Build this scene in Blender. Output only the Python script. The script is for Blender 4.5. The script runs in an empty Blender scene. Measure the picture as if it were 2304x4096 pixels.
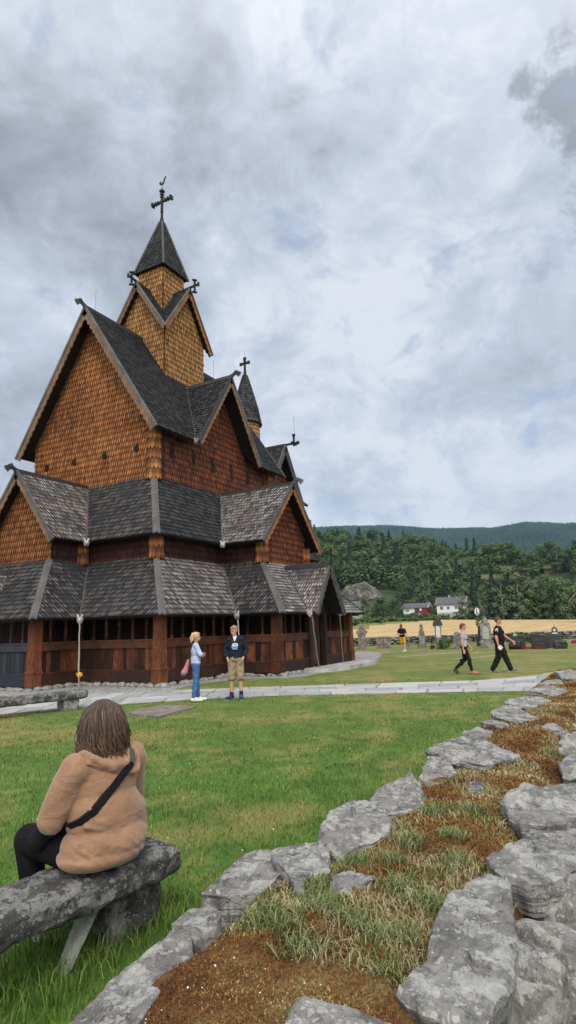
import bpy, bmesh, math, random
import numpy as np
from mathutils import Vector, Matrix, noise
from math import sin, cos, pi, radians, sqrt, atan2, hypot
random.seed(7)
SC = bpy.context.scene
COL = SC.collection
V = Vector

# ------------------------------------------------------------------ helpers
def tag(o, label=None, cat=None, group=None, kind=None):
    if label: o['label'] = label
    if cat: o['category'] = cat
    if group: o['group'] = group
    if kind: o['kind'] = kind
    return o

def empty(name, loc=(0, 0, 0), label=None, cat=None, group=None, rz=0.0):
    o = bpy.data.objects.new(name, None)
    COL.objects.link(o)
    o.location = loc
    o.rotation_euler = (0, 0, rz)
    o.empty_display_size = 0.2
    return tag(o, label, cat, group)

def link_mesh(name, me, mat=None, parent=None, loc=None):
    o = bpy.data.objects.new(name, me)
    COL.objects.link(o)
    if mat:
        me.materials.clear()
        me.materials.append(mat)
    if parent: o.parent = parent
    if loc: o.location = loc
    return o

class MB:
    """collects faces; corner attribute var = (random, position in tile, random2, flag)"""
    def __init__(s, org=(0, 0, 0)):
        s.v = []; s.f = []; s.c = []; s.org = V(org)
    def face(s, pts, col=None):
        n = len(s.v)
        s.v.extend([tuple(V(p) - s.org) for p in pts])
        s.f.append(tuple(range(n, n + len(pts))))
        if col is None: col = (0.5, 0.5, 0.5, 1)
        if isinstance(col, tuple): col = [col] * len(pts)
        s.c.extend(col)
    def mesh(s, vs, fs, col=None, M=None):
        n = len(s.v)
        if col is None: col = (random.random(), 0.5, random.random(), 1)
        for p in vs:
            p = V(p)
            if M is not None: p = M @ p
            s.v.append(tuple(p - s.org))
        for f in fs:
            s.f.append(tuple(i + n for i in f))
            s.c.extend([col] * len(f))
    def box(s, a, b, col=None, M=None):
        x0, y0, z0 = a; x1, y1, z1 = b
        vs = [(x0, y0, z0), (x1, y0, z0), (x1, y1, z0), (x0, y1, z0), (x0, y0, z1), (x1, y0, z1), (x1, y1, z1), (x0, y1, z1)]
        fs = [(0, 3, 2, 1), (4, 5, 6, 7), (0, 1, 5, 4), (1, 2, 6, 5), (2, 3, 7, 6), (3, 0, 4, 7)]
        s.mesh(vs, fs, col, M)
    def beam(s, p0, p1, w, h, up=(0, 0, 1), col=None, w1=None, h1=None):
        """box bar from p0 to p1"""
        p0 = V(p0); p1 = V(p1); d = (p1 - p0).normalized(); up = V(up)
        sd = d.cross(up)
        if sd.length < 1e-4: sd = d.cross(V((1, 0, 0)))
        sd.normalize(); u = sd.cross(d)
        w1 = w if w1 is None else w1; h1 = h if h1 is None else h1
        vs = []
        for p, ww, hh in ((p0, w, h), (p1, w1, h1)):
            for a, b in ((-1, -1), (1, -1), (1, 1), (-1, 1)):
                vs.append(p + sd * (a * ww / 2) + u * (b * hh / 2))
        fs = [(0, 1, 2, 3), (7, 6, 5, 4), (0, 4, 5, 1), (1, 5, 6, 2), (2, 6, 7, 3), (3, 7, 4, 0)]
        s.mesh(vs, fs, col)
    def tube(s, pts, rad, n=8, col=None, cap=True):
        pts = [V(p) for p in pts]
        if not hasattr(rad, '__len__'): rad = [rad] * len(pts)
        base = len(s.v)
        if col is None: col = (random.random(), 0.5, random.random(), 1)
        prev = None
        vs = []; fs = []
        for i, p in enumerate(pts):
            d = (pts[min(i + 1, len(pts) - 1)] - pts[max(i - 1, 0)]).normalized()
            a = d.cross(V((0, 0, 1))) if prev is None else prev - d * prev.dot(d)
            if a.length < 1e-3: a = d.cross(V((1, 0, 0)))
            a.normalize(); prev = a; b = d.cross(a)
            for k in range(n):
                t = 2 * pi * k / n
                vs.append(p + a * (cos(t) * rad[i]) + b * (sin(t) * rad[i]))
        for i in range(len(pts) - 1):
            for k in range(n):
                k2 = (k + 1) % n
                fs.append((i * n + k, i * n + k2, (i + 1) * n + k2, (i + 1) * n + k))
        if cap:
            fs.append(tuple(range(n - 1, -1, -1)))
            fs.append(tuple((len(pts) - 1) * n + k for k in range(n)))
        s.mesh(vs, fs, col)
    def prism(s, outline, p, u, w, n, t, col=None):
        """outline 2D (a,b) -> p+u*a+w*b, extruded t along n (centred)"""
        p = V(p); u = V(u); w = V(w); n = V(n)
        k = len(outline)
        vs = [p + u * a + w * b - n * (t / 2) for a, b in outline] + [p + u * a + w * b + n * (t / 2) for a, b in outline]
        fs = [tuple(range(k - 1, -1, -1)), tuple(range(k, 2 * k))] + [(i, (i + 1) % k, k + (i + 1) % k, k + i) for i in range(k)]
        s.mesh(vs, fs, col)
    def build(s, name, mat, parent=None, smooth=False, attr=True):
        me = bpy.data.meshes.new(name)
        me.from_pydata(s.v, [], s.f)
        if attr and s.c:
            a = me.color_attributes.new('var', 'FLOAT_COLOR', 'CORNER')
            a.data.foreach_set('color', np.array(s.c, dtype=np.float32).ravel())
        if smooth:
            me.polygons.foreach_set('use_smooth', [True] * len(me.polygons))
        me.update()
        return link_mesh(name, me, mat, parent)

def icosphere(sub=3):
    bm = bmesh.new(); bmesh.ops.create_icosphere(bm, subdivisions=sub, radius=1)
    vs = [v.co.copy() for v in bm.verts]; fs = [tuple(v.index for v in f.verts) for f in bm.faces]
    bm.free(); return vs, fs
ICO = {k: icosphere(k) for k in (1, 2, 3)}

# ------------------------------------------------------------------ materials
class NT:
    def __init__(s, name):
        m = bpy.data.materials.new(name); m.use_nodes = True
        s.m = m; s.t = m.node_tree; s.t.nodes.clear()
        s.out = s.t.nodes.new('ShaderNodeOutputMaterial')
        s.b = s.t.nodes.new('ShaderNodeBsdfPrincipled')
        s.t.links.new(s.b.outputs[0], s.out.inputs[0])
        s.b.inputs['Roughness'].default_value = 0.85
        s.b.inputs['Specular IOR Level'].default_value = 0.3
    def n(s, typ, **k):
        nd = s.t.nodes.new(typ)
        for a, v in k.items():
            if a.startswith('i_'):
                key = a[2:]
                key = int(key) if key.isdigit() else key.replace('_', ' ')
                nd.inputs[key].default_value = v
            else: setattr(nd, a, v)
        return nd
    def l(s, a, b): s.t.links.new(a, b)
    def set(s, sock, v):
        if hasattr(v, 'bl_idname') or isinstance(v, bpy.types.NodeSocket): s.l(v, sock)
        else: sock.default_value = v
    def pos(s):
        return s.n('ShaderNodeNewGeometry').outputs['Position']
    def obj(s):
        return s.n('ShaderNodeTexCoord').outputs['Object']
    def mapping(s, vec, scale=(1, 1, 1), rot=(0, 0, 0)):
        m = s.n('ShaderNodeMapping'); s.l(vec, m.inputs[0]); m.inputs['Scale'].default_value = scale; m.inputs['Rotation'].default_value = rot
        return m.outputs[0]
    def noise(s, vec, scale, detail=4, rough=0.6, dist=0.0):
        nd = s.n('ShaderNodeTexNoise'); s.l(vec, nd.inputs['Vector'])
        nd.inputs['Scale'].default_value = scale; nd.inputs['Detail'].default_value = detail
        nd.inputs['Roughness'].default_value = rough; nd.inputs['Distortion'].default_value = dist
        return nd.outputs[0]
    def voro(s, vec, scale, feat='F1', out='Distance'):
        nd = s.n('ShaderNodeTexVoronoi', feature=feat); s.l(vec, nd.inputs['Vector']); nd.inputs['Scale'].default_value = scale
        return nd.outputs[out]
    def ramp(s, fac, stops, interp='LINEAR'):
        nd = s.n('ShaderNodeValToRGB'); cr = nd.color_ramp; cr.interpolation = interp
        while len(cr.elements) > 1: cr.elements.remove(cr.elements[-1])
        for i, (p, c) in enumerate(stops):
            e = cr.elements[0] if i == 0 else cr.elements.new(p)
            e.position = p
            if not hasattr(c, '__len__'): c = (c, c, c)
            e.color = (*c[:3], 1)
        s.set(nd.inputs[0], fac)
        return nd.outputs[0]
    def mix(s, fac, a, b, mode='MIX'):
        nd = s.n('ShaderNodeMix', data_type='RGBA', blend_type=mode)
        s.set(nd.inputs[0], fac)
        for sock, v in ((nd.inputs[6], a), (nd.inputs[7], b)):
            if isinstance(v, bpy.types.NodeSocket): s.l(v, sock)
            else:
                if not hasattr(v, '__len__'): v = (v, v, v)
                sock.default_value = (*v[:3], 1)
        return nd.outputs[2]
    def math(s, op, a, b=0.0, clamp=False):
        nd = s.n('ShaderNodeMath', operation=op, use_clamp=clamp)
        s.set(nd.inputs[0], a); s.set(nd.inputs[1], b)
        return nd.outputs[0]
    def var(s):
        a = s.n('ShaderNodeAttribute', attribute_name='var')
        sp = s.n('ShaderNodeSeparateColor'); s.l(a.outputs['Color'], sp.inputs[0])
        return sp.outputs[0], sp.outputs[1], sp.outputs[2], a.outputs['Alpha']
    def col(s, c): s.set(s.b.inputs['Base Color'], c if isinstance(c, bpy.types.NodeSocket) else (*c[:3], 1))
    def bump(s, h, strength=0.4, dist=0.01):
        b = s.n('ShaderNodeBump'); b.inputs['Strength'].default_value = strength; b.inputs['Distance'].default_value = dist
        s.l(h, b.inputs['Height']); s.l(b.outputs[0], s.b.inputs['Normal'])
    def rough(s, v): s.set(s.b.inputs['Roughness'], v)

def srgb(r, g, b):
    f = lambda c: (c / 255 / 12.92) if c / 255 <= 0.04045 else ((c / 255 + 0.055) / 1.055) ** 2.4
    return (f(r), f(g), f(b))

def plain(name, c, rough=0.8, vary=0.15, scale=12.0, spec=0.3, bump=0.0):
    k = NT(name)
    p = k.obj()
    n = k.noise(p, scale, 4)
    c1 = tuple(x * (1 - vary * 1.6) for x in c); c2 = tuple(min(1, x * (1 + vary * 1.2)) for x in c)
    k.col(k.ramp(n, [(0.3, c1), (0.7, c2)])); k.rough(rough); k.b.inputs['Specular IOR Level'].default_value = spec
    if bump: k.bump(n, bump, 0.01)
    return k.m

def mat_shingle(name, dark, mid, light, rowshade=0.8, patch=None, patch_scale=0.5, patch_amt=0.5, rw=0.42):
    """weathered tarred shingles: tone per shingle, painted row shadow, end grain dark with tar and painted shade"""
    k = NT(name)
    r, g, b, a = k.var()
    p = k.pos()
    big = k.noise(p, patch_scale, 4, 0.6)
    t = k.math('ADD', k.math('MULTIPLY', r, rw), k.math('MULTIPLY', big, patch_amt + 0.64 - rw))
    base = k.ramp(t, [(0.18, dark), (0.5, mid), (0.85, light)])
    grain = k.noise(k.mapping(p, (26, 26, 3)), 3, 3)
    base = k.mix(k.ramp(grain, [(0.3, 0.0), (0.75, 0.55)]), base, tuple(x * 0.45 for x in mid))
    # row shadow painted over old tar at tile ends (g = height in tile)
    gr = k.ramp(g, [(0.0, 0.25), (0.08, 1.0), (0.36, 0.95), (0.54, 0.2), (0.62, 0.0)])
    base = k.mix(k.math('MULTIPLY', k.math('SUBTRACT', 1.0, gr), rowshade), base, tuple(x * 0.35 for x in dark))
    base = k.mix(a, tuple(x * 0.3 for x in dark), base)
    if patch:
        m = k.noise(p, 0.8, 5, 0.65)
        base = k.mix(k.ramp(m, [(0.5, 0.0), (0.62, 0.8)]), base, patch)
    k.col(base); k.rough(0.8); k.b.inputs['Specular IOR Level'].default_value = 0.35
    k.bump(grain, 0.3, 0.01)
    return k.m

def mat_wood(name, dark, mid, light, scale=(14, 14, 1.2), stain=0.5, rough=0.7):
    k = NT(name)
    r, g, b, a = k.var()
    p = k.pos()
    gr = k.noise(k.mapping(p, scale), 2.5, 5, 0.65, 0.4)
    t = k.math('ADD', k.math('MULTIPLY', gr, 0.75), k.math('MULTIPLY', k.math('SUBTRACT', r, 0.5), 0.45))
    c = k.ramp(t, [(0.22, dark), (0.42, mid), (0.68, light)])
    s2 = k.noise(p, 1.6, 5, 0.7)
    c = k.mix(k.ramp(s2, [(0.42, 0.0), (0.62, stain)]), c, dark)
    k.col(c); k.rough(rough); k.bump(gr, 0.35, 0.01)
    return k.m

# ------------------------------------------------------------------ shingled surfaces
def clip_poly(sub, clip):
    out = sub
    n = len(clip)
    for i in range(n):
        ax, ay = clip[i]; bx, by = clip[(i + 1) % n]
        inp = out; out = []
        if not inp: return []
        ex, ey = bx - ax, by - ay
        def side(p): return ex * (p[1] - ay) - ey * (p[0] - ax)
        for j in range(len(inp)):
            p = inp[j]; q = inp[(j + 1) % len(inp)]
            sp, sq = side(p), side(q)
            if sp >= 0: out.append(p)
            if (sp > 0 and sq < 0) or (sp < 0 and sq > 0):
                t = sp / (sp - sq)
                out.append((p[0] + (q[0] - p[0]) * t, p[1] + (q[1] - p[1]) * t))
    return out

def frame(poly, out):
    poly = [V(p) for p in poly]
    n = V((0, 0, 0))
    for i in range(len(poly)):
        n += (poly[i] - poly[0]).cross(poly[(i + 1) % len(poly)] - poly[0])
    n.normalize()
    if n.dot(V(out)) < 0: n = -n
    u = V((0, 0, 1)).cross(n)
    if u.length < 1e-4: u = V((1, 0, 0))
    u.normalize(); w = n.cross(u)
    return poly, n, u, w

def shingles(mb, poly, out, row=0.2, wid=0.1, tip=0.35, lift=0.03, gap=0.12, phase=0.0, seed=1, z0=None, jit=0.05, holes=None):
    rnd = random.Random(seed)
    poly, n, u, w = frame(poly, out)
    o = poly[0]
    if z0 is not None and abs(w.z) > 1e-3:   # align rows with a fixed height
        o = o + w * ((z0 - o.z) / w.z)
    uv = [((p - o).dot(u), (p - o).dot(w)) for p in poly]
    area = sum(uv[i][0] * uv[(i + 1) % len(uv)][1] - uv[(i + 1) % len(uv)][0] * uv[i][1] for i in range(len(uv)))
    if area < 0: uv = uv[::-1]
    # backing
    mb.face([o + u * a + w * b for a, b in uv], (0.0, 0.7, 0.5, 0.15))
    u0 = min(a for a, b in uv); u1 = max(a for a, b in uv); v0 = min(b for a, b in uv); v1 = max(b for a, b in uv)
    r0 = int(math.floor(v0 / row)) - 1; r1 = int(math.ceil(v1 / row)) + 1
    for r in range(r0, r1 + 1):
        vb = r * row
        ys = vb; ye = vb + row * (1.15 + tip)
        # row x-extent
        off = (0.5 * wid if r % 2 else 0) + phase
        k0 = int(math.floor((u0 - off) / wid)) - 1; k1 = int(math.ceil((u1 - off) / wid)) + 1
        for k in range(k0, k1 + 1):
            cx = off + k * wid + rnd.uniform(-1, 1) * wid * jit
            hw = wid * 0.5 * (1 - gap) * rnd.uniform(0.93, 1.05)
            if cx + hw < u0 or cx - hw > u1: continue
            if holes and any(abs(cx - hx) < hr + hw and abs((vb + row * 0.6) - hy) < hr2 + row * 0.3 for hx, hy, hr, hr2 in holes): continue
            dv = rnd.uniform(-1, 1) * row * jit
            tp = tip * row
            tile = [(cx - hw, ye), (cx - hw, ys + tp + dv), (cx - hw * 0.55, ys + tp * 0.3 + dv), (cx, ys + dv), (cx + hw * 0.55, ys + tp * 0.3 + dv), (cx + hw, ys + tp + dv), (cx + hw, ye)]
            c = clip_poly(tile, uv)
            if len(c) < 3: continue
            lf = lift * rnd.uniform(0.8, 1.2)
            rv = rnd.random(); r2 = rnd.random()
            L = ye - ys
            P = []; C = []
            for a, b in c:
                t = min(1, max(0, (b - ys) / L))
                P.append(o + u * a + w * b + n * (0.005 + lf * (1 - t)))
                C.append((rv, t, r2, 1.0))
            mb.face(P, C)
            # end grain edge, coloured dark for tar and painted shade
            for i in range(len(c)):
                a0, b0 = c[i]; a1, b1 = c[(i + 1) % len(c)]
                if max(b0, b1) <= ys + tp * 1.02 + dv and (a0, b0) != (a1, b1):
                    q0 = o + u * a0 + w * b0 + n * 0.001; q1 = o + u * a1 + w * b1 + n * 0.001
                    mb.face([P[i], q0, q1, P[(i + 1) % len(c)]], (rv, 0.0, r2, 0.0))

def slab(mb, poly, out, t=0.08, gapn=0.004, col=(0.2, 0.5, 0.5, 1)):
    """solid board layer under a roof plane"""
    poly, n, u, w = frame(poly, out)
    top = [p - n * gapn for p in poly]; bot = [p - n * t for p in poly]
    k = len(poly)
    mb.face(top, col); mb.face(bot[::-1], col)
    for i in range(k):
        mb.face([top[i], bot[i], bot[(i + 1) % k], top[(i + 1) % k]], col)

def rake(mb, p0, p1, nrm, wid=0.26, t=0.05, scal=0.05, per=0.32, col=None):
    """gable board below the line p0(top)->p1(bottom), lying in the gable plane, scalloped lower edge"""
    p0 = V(p0); p1 = V(p1); nrm = V(nrm).normalized()
    d = (p1 - p0); L = d.length; d.normalize()
    dn = nrm.cross(d)
    if dn.z > 0: dn = -dn
    N = max(8, int(L / 0.06))
    fr = []; bk = []
    for i in range(N + 1):
        s = L * i / N
        e = wid + scal * abs(sin(pi * s / per)) - scal * 0.5
        a = p0 + d * s
        fr.append((a + nrm * t / 2, a + dn * e + nrm * t / 2)); bk.append((a - nrm * t / 2, a + dn * e - nrm * t / 2))
    for i in range(N):
        mb.face([fr[i][0], fr[i + 1][0], fr[i + 1][1], fr[i][1]], col)
        mb.face([bk[i][1], bk[i + 1][1], bk[i + 1][0], bk[i][0]], col)
        mb.face([fr[i][1], fr[i + 1][1], bk[i + 1][1], bk[i][1]], col)
        mb.face([fr[i][0], bk[i][0], bk[i + 1][0], fr[i + 1][0]], col)
    mb.face([fr[0][0], fr[0][1], bk[0][1], bk[0][0]], col); mb.face([fr[N][1], fr[N][0], bk[N][0], bk[N][1]], col)

M_black = plain('iron_black', (0.015, 0.015, 0.018), 0.6)
M_dg = plain('granite_dark', (.05, .05, .052), .6, .3)
def sstep(t): t = max(0, min(1, t)); return t * t * (3 - 2 * t)
# ------------------------------------------------------------------ camera, render, world
def setup_camera():
    yaw, tilt, roll = radians(-61.3042), radians(10.7582), radians(-1.88397)
    A = Matrix(((cos(yaw), sin(yaw), 0), (-sin(yaw), cos(yaw), 0), (0, 0, 1)))
    B = Matrix(((1, 0, 0), (0, cos(tilt), sin(tilt)), (0, -sin(tilt), cos(tilt))))
    Cc = Matrix(((cos(roll), 0, sin(roll)), (0, 1, 0), (-sin(roll), 0, cos(roll))))
    M = Cc @ B @ A
    cam = bpy.data.cameras.new('camera'); o = bpy.data.objects.new('camera', cam); COL.objects.link(o)
    r, f, u = M[0], M[1], M[2]
    o.matrix_world = Matrix(((r[0], u[0], -f[0], 0), (r[1], u[1], -f[1], 0), (r[2], u[2], -f[2], 1.75), (0, 0, 0, 1)))
    cam.sensor_fit = 'VERTICAL'; cam.sensor_height = 36; cam.lens = 2407.06 / 4096 * 36
    cam.clip_end = 20000; cam.clip_start = 0.05
    SC.camera = o
setup_camera()
SC.render.engine = 'CYCLES'
SC.render.resolution_x = 576; SC.render.resolution_y = 1024
SC.view_settings.view_transform = 'Standard'; SC.view_settings.look = 'None'
SC.view_settings.exposure = 0.0; SC.view_settings.gamma = 1.0

SUN_AZ, SUN_EL = radians(215), radians(48)     # compass-like angle from +X, counter-clockwise; sun behind the viewer's left
def make_world():
    w = bpy.data.worlds.new('World'); SC.world = w; w.use_nodes = True
    t = w.node_tree; t.nodes.clear()
    def N(typ, **k):
        n = t.nodes.new(typ)
        for a, v in k.items(): setattr(n, a, v)
        return n
    L = t.links.new
    out = N('ShaderNodeOutputWorld'); bg = N('ShaderNodeBackground'); L(bg.outputs[0], out.inputs[0])
    sky = N('ShaderNodeTexSky', sky_type='NISHITA'); sky.sun_disc = False
    sky.sun_elevation = SUN_EL; sky.sun_rotation = pi / 2 - SUN_AZ; sky.air_density = 1.2; sky.dust_density = 2.0
    tc = N('ShaderNodeTexCoord'); sep = N('ShaderNodeSeparateXYZ'); L(tc.outputs['Generated'], sep.inputs[0])
    def M2(op, a, b=None, clamp=False):
        n = N('ShaderNodeMath', operation=op, use_clamp=clamp)
        for i, v in enumerate((a, b)):
            if v is None: continue
            if isinstance(v, bpy.types.NodeSocket): L(v, n.inputs[i])
            else: n.inputs[i].default_value = v
        return n.outputs[0]
    def noise(vec, scale, det, rough, dist=0.0):
        n = N('ShaderNodeTexNoise'); L(vec, n.inputs['Vector']); n.inputs['Scale'].default_value = scale
        n.inputs['Detail'].default_value = det; n.inputs['Roughness'].default_value = rough; n.inputs['Distortion'].default_value = dist
        return n.outputs[0]
    def ramp(f, stops):
        n = N('ShaderNodeValToRGB'); cr = n.color_ramp
        while len(cr.elements) > 1: cr.elements.remove(cr.elements[-1])
        for i, (p, c) in enumerate(stops):
            e = cr.elements[0] if i == 0 else cr.elements.new(p); e.position = p
            if not hasattr(c, '__len__'): c = (c, c, c)
            e.color = (*c, 1)
        L(f, n.inputs[0]); return n.outputs[0]
    def mix(f, a, b, mode='MIX'):
        n = N('ShaderNodeMix', data_type='RGBA', blend_type=mode)
        for s, v in ((n.inputs[0], f), (n.inputs[6], a), (n.inputs[7], b)):
            if isinstance(v, bpy.types.NodeSocket): L(v, s)
            elif hasattr(v, '__len__'): s.default_value = (*v, 1)
            else: s.default_value = v
        return n.outputs[2]
    zc = M2('MAXIMUM', sep.outputs[2], 0.0)
    den = M2('ADD', zc, 0.16)
    cx = M2('DIVIDE', sep.outputs[0], den); cy = M2('DIVIDE', sep.outputs[1], den)
    cmbn = N('ShaderNodeCombineXYZ'); L(cx, cmbn.inputs[0]); L(cy, cmbn.inputs[1]); cmbn.inputs[2].default_value = 0.3
    p = cmbn.outputs[0]
    nmv = N('ShaderNodeVectorMath', operation='NORMALIZE'); L(tc.outputs['Generated'], nmv.inputs[0])
    mp = N('ShaderNodeMapping'); L(nmv.outputs[0], mp.inputs[0]); mp.inputs['Scale'].default_value = (1, 1, 1.35); mp.inputs['Location'].default_value = (3.1, 1.7, 0.4)
    n1 = noise(mp.outputs[0], 2.4, 8, 0.60, 0.35)       # big cloud masses
    n2 = noise(mp.outputs[0], 7.0, 10, 0.66, 0.45)         # billows
    # a few heavier and lighter banks in fixed directions of the sky
    wob = noise(mp.outputs[0], 6.0, 6, 0.62, 0.2)
    bank = None
    for d, c0, amt in (((.783, -.055, .61), .9945, -.24), ((.632, .408, .658), .987, -.09), ((.506, .694, .512), .955, -.12), ((.708, .15, .69), .975, -.05), ((.62, .21, .76), .97, .03),
                       ((.973, .159, .165), .975, .07), ((.919, .334, .211), .978, .05), ((.84, .34, .43), .965, .05), ((.54, .73, .43), .982, .08), ((.80, .25, .54), .975, .05)):
        dd = N('ShaderNodeVectorMath', operation='DOT_PRODUCT'); L(nmv.outputs[0], dd.inputs[0]); dd.inputs[1].default_value = V(d).normalized()
        v = M2('ADD', dd.outputs['Value'], M2('MULTIPLY', M2('SUBTRACT', wob, .5), .06))
        k_ = M2('MULTIPLY', M2('DIVIDE', M2('SUBTRACT', v, c0), 1 - c0, True), amt)
        bank = k_ if bank is None else M2('ADD', bank, k_)
    f = M2('ADD', M2('ADD', M2('MULTIPLY', n1, 0.52), M2('MULTIPLY', n2, 0.48)), bank)
    cloud = ramp(f, [(0.28, (0.31, 0.34, 0.40)), (0.38, (0.41, 0.45, 0.525)), (0.45, (0.505, 0.555, 0.65)), (0.52, (0.595, 0.655, 0.77)), (0.60, (0.76, 0.80, 0.885))])
    # whiter band of far clouds near the horizon
    hz = ramp(sep.outputs[2], [(0.0, 1.0), (0.10, 0.6), (0.22, 0.0)])
    n3 = noise(mp.outputs[0], 5.0, 8, 0.6, 0.3)
    cloud = mix(M2('MULTIPLY', hz, ramp(n3, [(0.40, 0.0), (0.50, 0.95)])), cloud, (0.80, 0.83, 0.88))
    # small blue gaps
    n4 = noise(mp.outputs[0], 6.5, 8, 0.62, 0.3)
    gap = ramp(n4, [(0.56, 0.0), (0.66, 0.55)])
    skyc = mix(1.0, sky.outputs[0], (0.12, 0.12, 0.12), 'MULTIPLY')
    bluef = mix(0.6, skyc, (0.42, 0.52, 0.74))
    allc = mix(gap, cloud, bluef)
    # the cloud layer is thinner and brighter round the hidden sun
    sd = V((cos(SUN_AZ) * cos(SUN_EL), sin(SUN_AZ) * cos(SUN_EL), sin(SUN_EL)))
    dt = N('ShaderNodeVectorMath', operation='DOT_PRODUCT'); nm = N('ShaderNodeVectorMath', operation='NORMALIZE')
    L(tc.outputs['Generated'], nm.inputs[0]); L(nm.outputs[0], dt.inputs[0]); dt.inputs[1].default_value = sd
    glow = ramp(dt.outputs['Value'], [(0.0, 0.0), (0.45, 0.25), (1.0, 1.0)])
    allc = mix(M2('MULTIPLY', glow, 1.0), allc, (2.3, 2.25, 2.15))
    # below the horizon: dull ground tone
    allc = mix(ramp(sep.outputs[2], [(0.0, 1.0), (0.004, 0.0)]), allc, (0.10, 0.11, 0.08))
    sc = mix(1.0, allc, (10, 10, 10), 'MULTIPLY')
    L(sc, bg.inputs[0]); bg.inputs[1].default_value = 0.1
make_world()
sun = bpy.data.lights.new('sun', 'SUN'); sun.energy = 1.4; sun.angle = radians(14); sun.color = (1.0, 0.95, 0.88)
so = bpy.data.objects.new('sun', sun); COL.objects.link(so)
so.rotation_euler = V((cos(SUN_AZ) * cos(SUN_EL), sin(SUN_AZ) * cos(SUN_EL), sin(SUN_EL))).to_track_quat('Z', 'Y').to_euler()
# ------------------------------------------------------------------ people
def cap_mesh(p0, p1, r0, r1, n=14):
    p0 = V(p0); p1 = V(p1); d = p1 - p0; L = max(d.length, 1e-5); d = d / L
    a = d.cross(V((0, 0, 1)));
    if a.length < 1e-3: a = d.cross(V((1, 0, 0)))
    a.normalize(); b = d.cross(a); rings = []
    K = 5
    for i in range(K): t = (pi / 2) * (1 - i / K); rings.append((-sin(t) * r0, cos(t) * r0))
    rings += [(0, r0), (L, r1)]
    for i in range(1, K + 1): t = (pi / 2) * (i / K); rings.append((L + sin(t) * r1, cos(t) * r1))
    vs = []; fs = []
    for h, r in rings:
        r = max(r, r0 * .02)
        for k in range(n):
            t = 2 * pi * k / n; vs.append(p0 + d * h + a * (cos(t) * r) + b * (sin(t) * r))
    for i in range(len(rings) - 1):
        for k in range(n): fs.append((i * n + k, i * n + (k + 1) % n, (i + 1) * n + (k + 1) % n, (i + 1) * n + k))
    fs.append(tuple(range(n - 1, -1, -1))); fs.append(tuple((len(rings) - 1) * n + k for k in range(n)))
    return vs, fs
def blob(name, prims, vox, smooth, mat, parent, shade=True, disp=None):
    """union of tapered limbs ('c',p0,p1,r0,r1) and ellipsoids ('e',c,(rx,ry,rz)[,rotation]) as one continuous skin"""
    m = MB()
    for p in prims:
        if p[0] == 'c': m.mesh(*cap_mesh(*p[1:]))
        else:
            vs, fs = ICO[3]; R_ = p[3] if len(p) > 3 else Matrix.Identity(3)
            m.mesh([R_ @ V((v.x * p[2][0], v.y * p[2][1], v.z * p[2][2])) + V(p[1]) for v in vs], fs)
    o = m.build(name, None, None, attr=False)
    md = o.modifiers.new('r', 'REMESH'); md.mode = 'VOXEL'; md.voxel_size = vox; md.use_smooth_shade = True
    if smooth: sm = o.modifiers.new('s', 'SMOOTH'); sm.factor = .5; sm.iterations = smooth
    bpy.context.view_layer.update()
    dg = bpy.context.evaluated_depsgraph_get(); me = bpy.data.meshes.new_from_object(o.evaluated_get(dg))
    bpy.data.objects.remove(o)
    if disp:
        nr = [(v.co.copy(), v.normal.copy()) for v in me.vertices]
        me.vertices.foreach_set('co', np.array([c + disp(c, n) for c, n in nr], dtype=np.float32).ravel())
    me.polygons.foreach_set('use_smooth', [shade] * len(me.polygons)); me.update(); me.name = name
    return link_mesh(name, me, mat, parent)
def cloth(name, c, rough=.9, vary=.12, scale=30, dark=.5, foldscale=9):
    k = NT(name); p = k.obj(); n = k.noise(p, scale, 4, .6); f = k.noise(p, foldscale, 3, .6, .6)
    k.col(k.ramp(k.math('ADD', k.math('MULTIPLY', n, .5), k.math('MULTIPLY', f, .5)), [(.3, tuple(x * (1 - vary * 2) for x in c)), (.7, tuple(min(1, x * (1 + vary)) for x in c))]))
    k.rough(rough); k.bump(f, .35, .02); k.b.inputs['Specular IOR Level'].default_value = .15
    return k.m
M_skin = plain('skin', (.52, .30, .21), .55, .06, 6); M_skinr = plain('skin_flushed', (.50, .23, .17), .55, .06, 6)
M_eye = plain('eye_dark', (.02, .015, .012), .3, 0); M_mouth = plain('lips', (.36, .12, .10), .6, 0)
def mat_hair(name, dark, light):
    k = NT(name); p = k.obj(); n = k.noise(k.mapping(p, (60, 60, 6)), 2, 4, .6); k.col(k.ramp(n, [(.35, dark), (.65, light)])); k.rough(.5); k.bump(n, .5, .01); return k.m
def hand(c, d, side, s=1.0, curl=.6):
    """palm, four bent fingers of different length and a thumb leaving the side of the palm; d = pointing direction, side = thumb direction"""
    c = V(c); d = V(d).normalized(); side = V(side); side = (side - d * side.dot(d)).normalized(); n = d.cross(side)
    P_ = [('c', c, c + d * .05 * s, .024 * s, .028 * s), ('c', c + side * .018 * s + d * .02 * s, c + side * .024 * s + d * .075 * s, .016 * s, .014 * s), ('c', c - side * .018 * s + d * .02 * s, c - side * .024 * s + d * .07 * s, .016 * s, .013 * s)]
    for k, (o_, L) in enumerate(((.03, .068), (.010, .077), (-.010, .072), (-.029, .056))):
        a = c + d * .08 * s + side * o_ * s; b = a + (d * cos(curl * .5) + n * sin(curl * .5)) * L * .55 * s; e = b + (d * cos(curl * 1.4) + n * sin(curl * 1.4)) * L * .45 * s
        P_ += [('c', a, b, .0088 * s, .008 * s), ('c', b, e, .008 * s, .0065 * s)]
    a = c + side * .028 * s + d * .02 * s; b = a + (side * .7 + d * .7).normalized() * .035 * s; P_ += [('c', a, b, .011 * s, .0095 * s), ('c', b, b + (d + n * .4).normalized() * .028 * s, .0095 * s, .008 * s)]
    return P_
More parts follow.
